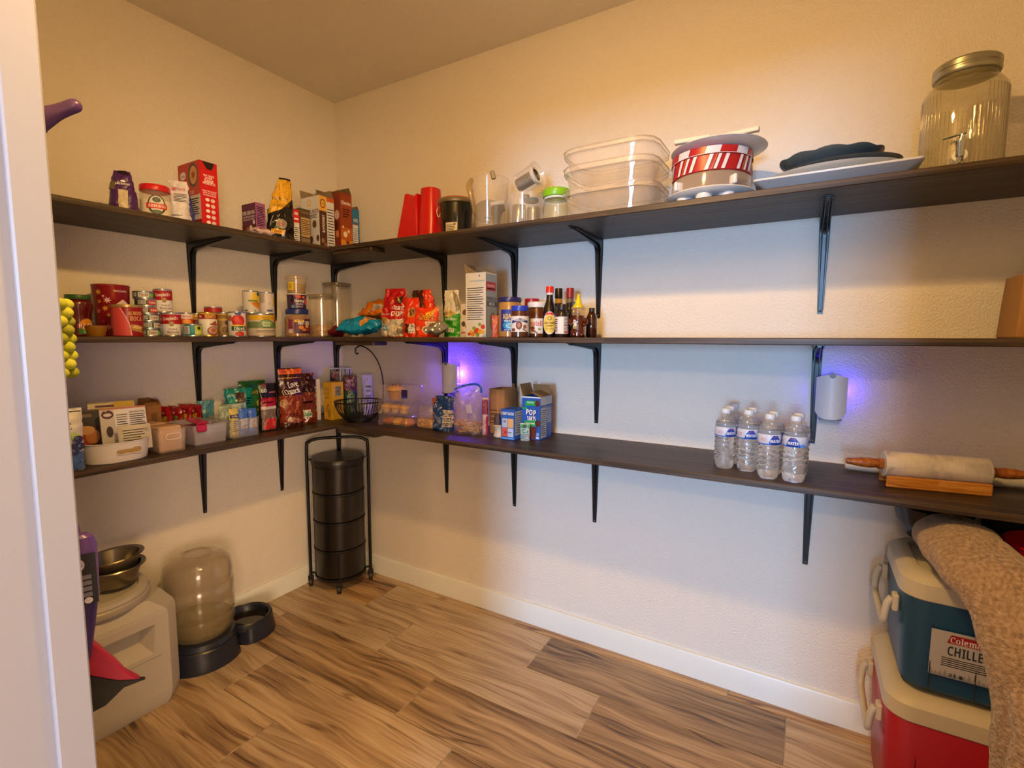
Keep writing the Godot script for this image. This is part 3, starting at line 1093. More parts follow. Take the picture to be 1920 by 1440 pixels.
	carton("tea_box", "slim grey green box between the black snack bag and a red and white box", 0.17, 0.30, y, 0.168, 0.529, 0.563, "5d6455", null, func(p, d, h):
		p.rect(-d * 0.35, h * 0.1, d * 0.35, h * 0.9, "6f7563")
		p.oval(0, h * 0.2, 0.01, 0.014, "b7b49c"))
	carton("cracker_box", "slim box with a red top and cream base near the corner of the top shelf", 0.17, 0.31, y, 0.16, 0.493, 0.526, "d9cdb6", null, func(p, d, h):
		p.rect(-d / 2, h * 0.62, d / 2, h, "c51f1f")
		p.rect(-d * 0.3, h * 0.84, d * 0.3, h * 0.92, "e0b5a5")
		p.rect(-d * 0.35, h * 0.7, d * 0.35, h * 0.75, "efd9cd")
		p.lines(-d * 0.35, h * 0.1, d * 0.4, h * 0.5, 7, "b5a78d", 0.3))
	carton("pasta_box", "brown box with a tan panel standing in front of the chocolate cereal box", 0.16, 0.31, y, 0.172, 0.432, 0.489, "4d3722", null, func(p, d, h):
		p.rect(-d * 0.42, h * 0.24, d * 0.42, h * 0.76, "b08a55")
		p.lines(-d * 0.38, h * 0.28, d * 0.4, h * 0.72, 9, "93703f", 0.3)
		p.rect(-d * 0.42, h * 0.02, d * 0.42, h * 0.2, "7d6650")
		p.letters(words("Pasta"), 0, h * 0.9, 0.013, d * 0.7, "8d7450"), "", "")
	carton("cereal_box", "pale grey cereal box with a brown stripe reading chocolate", 0.173, 0.31, y, 0.257, 0.287, 0.379, "cfc4b4", func(p, w, h):
		p.letters(words("FLAVOR"), w * 0.22, h * 0.71, 0.022, w * 0.5, "3d3530")
		p.lines(-w * 0.1, h * 0.58, w * 0.4, h * 0.66, 3, "5a5048", 0.4)
		p.oval(-w * 0.02, h * 0.88, 0.014, 0.018, "d8a43c")
		p.oval(-w * 0.02, h * 0.88, 0.008, 0.011, "cfc4b4")
		p.oval(w * 0.24, h * 0.47, 0.015, 0.019, "6a4128")
		p.oval(w * 0.4, h * 0.2, 0.01, 0.016, "5b3924")
		p.oval(w * 0.05, h * 0.18, 0.013, 0.018, "4f3120")
		p.oval(-w * 0.3, h * 0.4, 0.006, 0.009, "4f3120"), func(p, d, h):
		p.rect(-d / 2, h * 0.72, -d * 0.02, h, "e0a33a")
		p.rect(-d / 2, 0.001, -d * 0.02, h * 0.72, "4a2419")
		p.oval(-d * 0.26, h * 0.86, 0.016, 0.022, "7b3d1a")
		p.oval(-d * 0.26, h * 0.86, 0.011, 0.016, "e8b44a")
		p.letters(words("G"), -d * 0.26, h * 0.86, 0.014, 0.012, "7b3d1a")
		p.letters(words("CHOCOLATE"), -d * 0.24, h * 0.48, 0.014, 0.085, "efe0d0", -PI / 2)
		p.oval(-d * 0.3, h * 0.16, 0.01, 0.012, "8c6a50")
		p.oval(-d * 0.14, h * 0.08, 0.009, 0.012, "7b5a42")
		p.rect(-d * 0.01, h * 0.92, d / 2, h, "c4551e")
		p.rect(0.0, h * 0.84, d * 0.48, h * 0.9, "d6cdbc")
		p.lines(0.003, h * 0.05, d * 0.46, h * 0.8, 14, "9d907c", 0.25), "", "8a7350")
	carton("cereal_box", "tall orange brown cereal box in the corner of the top shelf", 0.15, 0.33, y, 0.30, 0.19, 0.265, "7e3018", func(p, w, h):
		p.letters(words("Oat"), w * 0.16, h * 0.86, 0.02, w * 0.2, "c98a50")
		p.oval(w * 0.36, h * 0.62, 0.018, 0.024, "caa58a")
		p.oval(w * 0.3, h * 0.45, 0.02, 0.026, "5a1d12")
		p.oval(w * 0.36, h * 0.3, 0.012, 0.018, "c77a3a"), func(p, d, h):
		p.rect(-d / 2, 0.001, d / 2, h * 0.96, "8f3a16")
		p.rect(-d / 2, 0.001, d / 2, h * 0.42, "b5581c")
		p.rect(-d / 2, 0.001, d / 2, h * 0.2, "d5832a")
		p.letters(words("Cheerios"), 0, h * 0.83, 0.02, d * 0.82, "ecd9c0")
		p.lines(-d * 0.3, h * 0.58, d * 0.3, h * 0.74, 4, "d9a878", 0.3)
		p.oval(-d * 0.12, h * 0.3, 0.013, 0.015, "e9cf9e")
		p.oval(d * 0.16, h * 0.36, 0.007, 0.009, "eacb94")
		p.oval(-d * 0.3, h * 0.42, 0.005, 0.006, "f0d4a2")
		p.star(0.004, h * 0.17, 0.014, "5a2712", 5, 0.5)
		p.oval(d * 0.3, h * 0.08, 0.008, 0.009, "7b3412"), "", "6d5a33")
	carton("cereal_box", "blue and white box last in the row against the back wall", 0.21, 0.30, y, 0.24, 0.112, 0.16, "1d6e96", null, func(p, d, h):
		p.rect(-d / 2, h * 0.02, d * 0.28, h * 0.66, "d3ccc2")
		p.lines(-d * 0.44, h * 0.06, d * 0.22, h * 0.6, 12, "a49d92", 0.25)
		p.letters(words("OATS"), -d * 0.05, h * 0.76, 0.018, d * 0.6, "e4ddd2")
		p.rect(-d * 0.4, h * 0.67, d * 0.2, h * 0.69, "b02d2a"), "", "7d6a45")

# ------------------------------------------------------------------ top shelf, back wall
func top_right_shelf():
	var y = TOP
	# red plastic pair
	var t = thing("plastic_hopper", "red plastic tapered pair of chutes standing on the top shelf left of the black jar", "container", Vector3(0.80, y, 0.2))
	var red = mat("c51210", 0.32)
	part("wide_chute", prism([Vector2(-0.115, 0.0), Vector2(0.022, 0.0), Vector2(0.024, 0.225), Vector2(0.012, 0.222), Vector2(0.004, 0.214), Vector2(-0.028, 0.214), Vector2(-0.034, 0.232), Vector2(-0.052, 0.232), Vector2(-0.06, 0.2)], -0.06, 0.05, 0.006), red, t)
	part("tall_chute", tub([[0, 0.1, 0.11, 0.035], [0.1, 0.098, 0.1, 0.035], [0.228, 0.086, 0.085, 0.032], [0.247, 0.082, 0.08, 0.03], [0.247, 0.074, 0.072, 0.027], [0.2, 0.072, 0.07, 0.027]], true, true), red, t, Vector3(0.068, 0, 0.0))
	part("foot_rim", tube(curve([Vector3(-0.11, 0.008, 0.06), Vector3(-0.05, 0.014, 0.07), Vector3(0.02, 0.006, 0.062)], 6), 0.004, 8), mat("8f0f0f", 0.35), t)
	# black jar with a metal rim
	var bj = round_thing("canister", "glossy black canister with a red lid inside a metal rim on the top shelf", "canister", Vector3(1.031, y, 0.22), face(1.031, 0.22, -0.35), [
		["body", [Vector2(0, 0), Vector2(0.055, 0), Vector2(0.06, 0.004), Vector2(0.068, 0.06), Vector2(0.074, 0.13), Vector2(0.075, 0.15)], mat("16140f", 0.12)],
		["metal_rim", [Vector2(0.075, 0.147), Vector2(0.083, 0.15), Vector2(0.086, 0.158), Vector2(0.083, 0.167), Vector2(0.076, 0.17), Vector2(0.07, 0.17)], mat("a58f68", 0.28, 0.8)],
		["lid", [Vector2(0.072, 0.165), Vector2(0.07, 0.174), Vector2(0.05, 0.18), Vector2(0, 0.182)], mat("b5301a", 0.35)]])
	wrap_print(bj, 0.0685, func(p):
		p.rect(-0.028, 0.02, 0.026, 0.062, "c9b591")
		p.lines(-0.024, 0.026, 0.018, 0.054, 4, "7d6c50", 0.35)
		p.rect(0.01, 0.05, 0.02, 0.058, "5f533e"))
	part("bail_clip", tube(curve([Vector3(-0.08, 0.152, 0.012), Vector3(-0.088, 0.125, 0.016), Vector3(-0.08, 0.1, 0.014), Vector3(-0.074, 0.12, 0.008)], 5), 0.0022, 8), mat("b9a27c", 0.3, 0.8), bj)
	# food processor bowl
	var clear = clear_mat("e8dcc4", 0.13, 0.05)
	var fp = thing("processor_bowl", "clear food processor bowl with a grater disc and blades inside on the top shelf", "bowl", Vector3(1.197, y, 0.2), face(1.197, 0.2))
	part("bowl", turned([Vector2(0.06, 0.03), Vector2(0.066, 0.034), Vector2(0.083, 0.235), Vector2(0.085, 0.238), Vector2(0.083, 0.24), Vector2(0.081, 0.235), Vector2(0.064, 0.036), Vector2(0, 0.034)], 36), clear, fp)
	part("base_tray", turned([Vector2(0, 0.002), Vector2(0.078, 0.002), Vector2(0.083, 0.012), Vector2(0.082, 0.026), Vector2(0.06, 0.03), Vector2(0, 0.03)], 32), mat("cfc3ae", 0.4), fp)
	var disc = MB.new()
	lathe(disc, [Vector2(0, 0), Vector2(0.058, 0), Vector2(0.06, 0.0015), Vector2(0.058, 0.003), Vector2(0, 0.003)], 32)
	for i in 5:
		for j in 7:
			var px = (i - 2) * 0.014 + (0.007 if j % 2 else 0.0)
			var pz = (j - 3) * 0.013
			if Vector2(px, pz).length() < 0.05:
				add_box(disc, Vector3(0.006, 0.003, 0.005), Vector3(px, 0.004, pz), 0.0008)
	part("grater_disc", disc.done(), mat("9a8f7e", 0.3, 0.8), fp, Vector3(-0.012, 0.105, 0.005), Vector3(1.2, 0.25, 0.35))
	part("blade_hub", turned([Vector2(0, 0), Vector2(0.017, 0), Vector2(0.018, 0.035), Vector2(0.024, 0.045), Vector2(0.024, 0.075), Vector2(0.015, 0.08), Vector2(0, 0.08)], 20), mat("1d1a17", 0.3), fp, Vector3(0.028, 0.04, 0.03))
	part("blade", prism([Vector2(-0.05, 0), Vector2(-0.01, -0.01), Vector2(0.02, -0.004), Vector2(0.022, 0.008), Vector2(-0.02, 0.006)], 0, 0.0015), mat("b5a995", 0.2, 0.9), fp, Vector3(0.02, 0.065, 0.05), Vector3(-1.1, 0.5, 0))
	part("white_hub", box(Vector3(0.062, 0.016, 0.03), 0.004), mat("d8cdb9", 0.4), fp, Vector3(0.03, 0.135, 0.02), Vector3(0, 0.2, 0.18))
	part("black_insert", box(Vector3(0.055, 0.03, 0.034), 0.004), mat("1d1a17", 0.3), fp, Vector3(0.034, 0.112, 0.022), Vector3(0, 0.2, 0.16))
	part("handle", tube(curve([Vector3(-0.078, 0.232, 0.02), Vector3(-0.09, 0.2, 0.04), Vector3(-0.076, 0.14, 0.045), Vector3(-0.066, 0.09, 0.03)], 6), [0.011, 0.011, 0.011, 0.011, 0.012, 0.012, 0.012, 0.012, 0.012, 0.011, 0.011, 0.01, 0.01, 0.009, 0.009, 0.008, 0.008, 0.007, 0.007], 12), clear_mat("a98f55", 0.45, 0.1), fp)
	part("lid_catch", box(Vector3(0.018, 0.034, 0.014), 0.003), mat("6f5d3d", 0.4), fp, Vector3(0.012, 0.235, 0.08), Vector3(0, 0, 0.25))
	# second clear bowl with drums
	var pb = thing("accessory_bowl", "clear beaker holding metal grater drums and small appliance parts on the top shelf", "bowl", Vector3(1.372, y, 0.2), face(1.372, 0.2))
	part("beaker", turned([Vector2(0, 0.004), Vector2(0.06, 0.002), Vector2(0.066, 0.006), Vector2(0.074, 0.145), Vector2(0.076, 0.15), Vector2(0.074, 0.15), Vector2(0.064, 0.01), Vector2(0, 0.008)], 36), clear, pb)
	part("steel_cup", turned([Vector2(0, 0), Vector2(0.027, 0), Vector2(0.029, 0.003), Vector2(0.029, 0.09), Vector2(0.027, 0.093), Vector2(0.026, 0.09), Vector2(0.026, 0.01), Vector2(0, 0.009)], 24), mat("b3a48c", 0.22, 0.9), pb, Vector3(-0.026, 0.012, 0.018))
	var drum_wob = func(a, yy): return 1.0 + (0.035 if int(a / TAU * 24 + int(yy / 0.006) * 0.5) % 2 == 0 else 0.0)
	var dp = []
	for i in 15: dp.append(Vector2(0.026, 0.006 * i))
	part("slicing_drum", turned(dp, 48, drum_wob), mat("ac9e88", 0.3, 0.85), pb, Vector3(0.034, 0.012, 0.014))
	part("white_knob", turned([Vector2(0, 0), Vector2(0.011, 0), Vector2(0.012, 0.002), Vector2(0.012, 0.026), Vector2(0.008, 0.03), Vector2(0, 0.03)], 16), mat("e0d8ca", 0.4), pb, Vector3(-0.018, 0.1, 0.03))
	part("blue_cap", turned([Vector2(0, 0), Vector2(0.03, 0), Vector2(0.032, 0.004), Vector2(0.03, 0.013), Vector2(0, 0.014)], 20), mat("27495c", 0.3), pb, Vector3(0.024, 0.118, 0.02))
	part("dark_cap", turned([Vector2(0, 0), Vector2(0.016, 0), Vector2(0.018, 0.006), Vector2(0.015, 0.018), Vector2(0, 0.02)], 20), mat("1c1b1d", 0.3), pb, Vector3(0.002, 0.128, 0.024))
	var gd = thing("grater_drum", "clear feed tube with a perforated grater drum lying tilted across the beaker", "grater", Vector3(1.385, y + 0.212, 0.2), face(1.385, 0.2, 0.4))
	gd.rotation = Vector3(0.0, face(1.385, 0.2, 0.5), 0.0)
	var holder = Transform3D(Basis.from_euler(Vector3(1.18, 0, -0.5)), Vector3.ZERO)
	for q in [["clear_tube", turned([Vector2(0.044, -0.05), Vector2(0.046, 0.03), Vector2(0.052, 0.055), Vector2(0.05, 0.055), Vector2(0.043, 0.03)], 32), clear], ["perforated_drum", turned(dp, 48, drum_wob), mat("a89b88", 0.3, 0.85)], ["white_collar", turned([Vector2(0.026, 0.03), Vector2(0.036, 0.03), Vector2(0.038, 0.038), Vector2(0.034, 0.044), Vector2(0.026, 0.042)], 28), mat("ded3c0", 0.4)], ["drum_face", turned([Vector2(0, 0.034), Vector2(0.026, 0.036), Vector2(0.026, 0.04)], 24), mat("7d715f", 0.35, 0.8)]]:
		var pp = part(q[0], q[1], q[2], gd)
		pp.transform = holder * (Transform3D(Basis(), Vector3(0, -0.05, 0)) if q[0] == "perforated_drum" else Transform3D())
	# jar with a green lid
	round_thing("storage_jar", "clear jar with a lime green lid on the top shelf beside the clear trays", "jar", Vector3(1.525, y, 0.22), 0.0, [
		["jar", [Vector2(0, 0.002), Vector2(0.045, 0), Vector2(0.049, 0.004), Vector2(0.049, 0.108), Vector2(0.046, 0.116)], clear_mat("cfd4b4", 0.16, 0.04)],
		["jar_inside", [Vector2(0, 0.008), Vector2(0.042, 0.008), Vector2(0.045, 0.012), Vector2(0.045, 0.1)], clear_mat("b6b98a", 0.2, 0.04)],
		["seal", [Vector2(0.047, 0.106), Vector2(0.05, 0.108), Vector2(0.05, 0.113), Vector2(0.047, 0.115)], mat("d9d3bd", 0.4)],
		["lid", [Vector2(0.046, 0.115), Vector2(0.054, 0.115), Vector2(0.056, 0.12), Vector2(0.056, 0.138), Vector2(0.051, 0.145), Vector2(0.03, 0.147), Vector2(0, 0.147)], mat("7fb51a", 0.28)]])
	# stack of clear trays
	var names = [["bottom", 0.0, 0.1], ["middle", 0.082, 0.1], ["top", 0.164, 0.078]]
	for k in 3:
		var tr = thing("clear_tray", "clear plastic tray, %s of the stack of three on the top shelf" % names[k][0], "tray", Vector3(1.765, y + names[k][1], 0.205), 0, "clear plastic trays")
		var g = 0.0
		var h = names[k][2]
		part("wall", tub([[0.0015, 0.29, 0.23, 0.06], [0.004, 0.31, 0.25, 0.07], [h * 0.8, 0.335, 0.275, 0.075], [h * 0.82, 0.352, 0.292, 0.08], [h, 0.356, 0.296, 0.08], [h, 0.35, 0.29, 0.078], [h * 0.83, 0.346, 0.286, 0.076], [h * 0.8, 0.33, 0.27, 0.072], [0.007, 0.305, 0.245, 0.066]], true, true, 3), clear_mat("eadcc6", 0.14, 0.06), tr)
		var rim = rr(0.355, 0.295, 0.08, h, 3)
		part("rim", tube(rim, 0.0022, 6, true), clear_mat("d8c8ae", 0.5, 0.15), tr)
		part("bead", tube(rr(0.352, 0.292, 0.08, h * 0.82, 3), 0.0016, 6, true), clear_mat("d8c8ae", 0.4, 0.15), tr)
		if k == 0:
			for i in 5:
				part("cup", turned([Vector2(0, 0), Vector2(0.018, 0.002), Vector2(0.026, 0.01), Vector2(0.029, 0.02)], 18), clear_mat("efe2cd", 0.35, 0.1), tr, Vector3(-0.12 + 0.06 * i, 0.004, 0.07))
	# egg tray with its cover, striped tin, white plate, two sticks
	var cx = 2.1
	var et = thing("egg_tray", "round white egg tray with domed cups under a clear cover on the top shelf", "tray", Vector3(cx, y, 0.2), 0.0)
	part("plate", turned([Vector2(0, 0.03), Vector2(0.12, 0.028), Vector2(0.134, 0.034), Vector2(0.142, 0.044), Vector2(0.139, 0.048), Vector2(0.125, 0.038), Vector2(0, 0.035)], 48), mat("cfc6b6", 0.4), et)
	for i in 9:
		var a = TAU * i / 9 + 0.2
		var eg = turned([Vector2(0, 0), Vector2(0.014, 0.002), Vector2(0.023, 0.009), Vector2(0.026, 0.02), Vector2(0.026, 0.03)], 18)
		part("egg_cup", eg, mat("dcd6ca", 0.35), et, Vector3(cos(a) * 0.102, 0.001, sin(a) * 0.102))
	part("foot", turned([Vector2(0.05, 0.0), Vector2(0.054, 0.0), Vector2(0.056, 0.029), Vector2(0.05, 0.029)], 24), mat("cfc6b6", 0.4), et)
	part("clear_cover", turned([Vector2(0.13, 0.041), Vector2(0.128, 0.048), Vector2(0.126, 0.093), Vector2(0.122, 0.098), Vector2(0, 0.098)], 48), clear_mat("e6d6c2", 0.3, 0.1), et)
	for s in [-1, 1]:
		part("latch", box(Vector3(0.012, 0.03, 0.03), 0.003), mat("dfd5c5", 0.35), et, Vector3(s * 0.085, 0.066, 0.1), Vector3(0, s * 0.7, 0))
	var st = thing("cookie_tin", "round tin with red and white candy stripes on top of the clear egg tray", "tin", Vector3(cx, y + 0.0985, 0.2), 0.0)
	part("tin", turned([Vector2(0, 0), Vector2(0.124, 0), Vector2(0.126, 0.002), Vector2(0.126, 0.07), Vector2(0, 0.07)], 64), mat("a8191c", 0.35), st)
	part("lid", turned([Vector2(0.126, 0.05), Vector2(0.129, 0.05), Vector2(0.129, 0.074), Vector2(0.126, 0.076), Vector2(0, 0.076)], 64), mat("a8191c", 0.35), st)
	var ps = Print.new(on_round(0.1262), 0.008)
	var pl = Print.new(on_round(0.1292), 0.008)
	for i in 16:
		var x0 = -0.396 + 0.0495 * i
		ps.poly([Vector2(x0, 0.002), Vector2(x0 + 0.011, 0.002), Vector2(x0 + 0.027, 0.048), Vector2(x0 + 0.016, 0.048)], "d9cec4")
		if i % 2 == 0: ps.poly([Vector2(x0 + 0.02, 0.002), Vector2(x0 + 0.023, 0.002), Vector2(x0 + 0.039, 0.048), Vector2(x0 + 0.036, 0.048)], "d06a2a")
		ps.poly([Vector2(x0 + 0.027, 0.002), Vector2(x0 + 0.036, 0.002), Vector2(x0 + 0.052, 0.048), Vector2(x0 + 0.043, 0.048)] if i % 2 == 0 else [Vector2(x0 + 0.0, 0.002), Vector2(x0 + 0.001, 0.002), Vector2(x0 + 0.017, 0.048), Vector2(x0 + 0.016, 0.048)], "d9cec4")
		if i % 2 == 0:
			pl.poly([Vector2(x0, 0.051), Vector2(x0 + 0.045, 0.051), Vector2(x0 + 0.052, 0.074), Vector2(x0 + 0.007, 0.074)], "cfc8c2")
	pl.rect(-0.4, 0.0505, 0.4, 0.0525, "c9b5aa")
	part("side_print", ps.done(), ink(0.35), st)
	part("lid_print", pl.done(), ink(0.35), st)
	var wp = thing("plate", "round white plate resting on top of the candy striped tin", "plate", Vector3(cx + 0.02, y + 0.176, 0.2), 0.0)
	part("dish", turned([Vector2(0, 0), Vector2(0.085, 0), Vector2(0.1, 0.003), Vector2(0.145, 0.013), Vector2(0.152, 0.016), Vector2(0.15, 0.019), Vector2(0.1, 0.008), Vector2(0, 0.006)], 56), mat("d9cdb8", 0.25), wp)
	for i in 2:
		var sk = thing("wooden_stick", ["pale flat stick on the left side of the white plate above the striped tin", "pale flat stick on the right side of the white plate above the striped tin"][i], "stick", Vector3(cx + [-0.04, 0.1][i], y + 0.201, [0.326, 0.31][i]), [0.05, -0.1][i], "pale sticks on the plate")
		part("strip", box(Vector3(0.11, 0.014, 0.02), 0.002), mat("d6c5a4", 0.55), sk)
	# platters
	var p1 = thing("serving_platter", "large white rectangular platter at the bottom of the pile on the top shelf", "platter", Vector3(2.452, y, 0.2), 0.0)
	part("dish", tub([[0, 0.31, 0.2, 0.012], [0.004, 0.32, 0.21, 0.012], [0.032, 0.406, 0.33, 0.012], [0.037, 0.41, 0.332, 0.012], [0.037, 0.402, 0.324, 0.012], [0.009, 0.31, 0.2, 0.012]], true, true, 3), mat("d8d0c0", 0.22), p1)
	var p2 = thing("serving_platter", "cream oval platter lying on the white rectangular platter", "platter", Vector3(2.452, y + 0.0385, 0.2), 0.0)
	part("dish", oval_dish(0.18, 0.145, 0.026, 0.0), mat("d6c9b0", 0.25), p2)
	var p3 = thing("serving_platter", "dark rimmed oval plate between the cream platter and the slate blue scalloped platter", "platter", Vector3(2.472, y + 0.052, 0.2), 0.0)
	part("dish", oval_dish(0.155, 0.125, 0.03, 0.0), mat("4a4d4a", 0.3), p3)
	var p4 = thing("serving_platter", "slate blue scalloped platter on top of the pile of platters", "platter", Vector3(2.445, y + 0.072, 0.19), 0.0)
	part("dish", oval_dish(0.138, 0.12, 0.042, 0.012), mat("424c4c", 0.25), p4)
	# glass dispenser
	var dr = func(a, yy): return 1.0 + (0.016 * cos(a * 56) if yy > 0.012 and yy < 0.225 and absf(wrapf(a + PI / 2, -PI, PI)) > 0.55 else 0.0)
	var gp = [Vector2(0, 0.004), Vector2(0.075, 0.001), Vector2(0.088, 0.006), Vector2(0.0905, 0.014), Vector2(0.0905, 0.08), Vector2(0.0905, 0.15), Vector2(0.0905, 0.222), Vector2(0.089, 0.235), Vector2(0.08, 0.25), Vector2(0.069, 0.259), Vector2(0.066, 0.263), Vector2(0.066, 0.288)]
	var ds = thing("drink_dispenser", "ribbed clear glass drink dispenser with a metal lid and chrome spigot", "dispenser", Vector3(2.753, y, 0.2), face(2.753, 0.2))
	part("glass_body", turned(gp, 168, dr), clear_mat("b0a578", 0.24, 0.02), ds)
	var ip = []
	for q in gp: ip.append(Vector2(q.x * 0.95, q.y * 0.99 + 0.004))
	var ribs = MB.new()
	for k in 56:
		var a = TAU * k / 56
		if absf(wrapf(a - PI / 2, -PI, PI)) > 0.55:
			add_tube(ribs, [Vector3(cos(a) * 0.0908, 0.014, sin(a) * 0.0908), Vector3(cos(a) * 0.0908, 0.12, sin(a) * 0.0908), Vector3(cos(a) * 0.0908, 0.224, sin(a) * 0.0908)], 0.0013, 5)
	part("ribbing", ribs.done(), clear_mat("9c9068", 0.4, 0.05), ds).set_meta("kind", "stuff")
	part("glass_inside", turned(ip, 112, dr), clear_mat("b8ad7c", 0.1, 0.02), ds)
	part("lid", turned([Vector2(0.066, 0.274), Vector2(0.071, 0.274), Vector2(0.073, 0.277), Vector2(0.073, 0.284), Vector2(0.0715, 0.286), Vector2(0.0715, 0.29), Vector2(0.073, 0.292), Vector2(0.073, 0.304), Vector2(0.069, 0.309), Vector2(0.05, 0.31), Vector2(0, 0.31)], 48), mat("a39a7c", 0.3, 0.8), ds)
	var chrome = mat("c9c4b4", 0.12, 0.95)
	part("spigot", turned([Vector2(0, 0), Vector2(0.007, 0), Vector2(0.009, 0.004), Vector2(0.009, 0.03), Vector2(0.011, 0.034), Vector2(0.011, 0.046), Vector2(0, 0.048)], 20), chrome, ds, Vector3(0, 0.034, 0.112))
	part("spigot_stem", tube([Vector3(0, 0.046, 0.085), Vector3(0, 0.046, 0.112)], 0.009, 16), chrome, ds)
	part("washer", turned([Vector2(0, 0), Vector2(0.016, 0), Vector2(0.016, 0.004), Vector2(0, 0.004)], 20), chrome, ds, Vector3(0, 0.046, 0.0895), Vector3(PI / 2, 0, 0))
	part("lever", box(Vector3(0.05, 0.005, 0.012), 0.002), chrome, ds, Vector3(-0.014, 0.092, 0.112), Vector3(0, 0, 0.12))
	part("lever_post", tube([Vector3(0, 0.08, 0.112), Vector3(0.003, 0.092, 0.112)], 0.006, 10), chrome, ds)
	part("nozzle", tube(curve([Vector3(0, 0.04, 0.112), Vector3(-0.004, 0.022, 0.116), Vector3(-0.014, 0.014, 0.118)], 5), 0.006, 12), chrome, ds)

func oval_dish(a, b, h, scallop):
	var m = MB.new()
	var prof = [[0.0, 0.55], [0.12, 0.62], [0.75, 0.95], [1.0, 1.0], [1.0, 0.98], [0.7, 0.9], [0.22, 0.6]]
	var rings = []
	for p in prof:
		var ring = []
		for k in 64:
			var t = TAU * k / 64
			var f = p[1] * (1.0 + scallop * (absf(sin(t * 5)) - 0.6) * p[0])
			ring.append(Vector3(cos(t) * a * f, h * p[0] * (1.0 + (0.15 if scallop > 0 else 0.0) * p[0] * absf(sin(t * 5))), -sin(t) * b * f))
		rings.append(ring)
	loft(m, rings, true, true)
	return m.done()

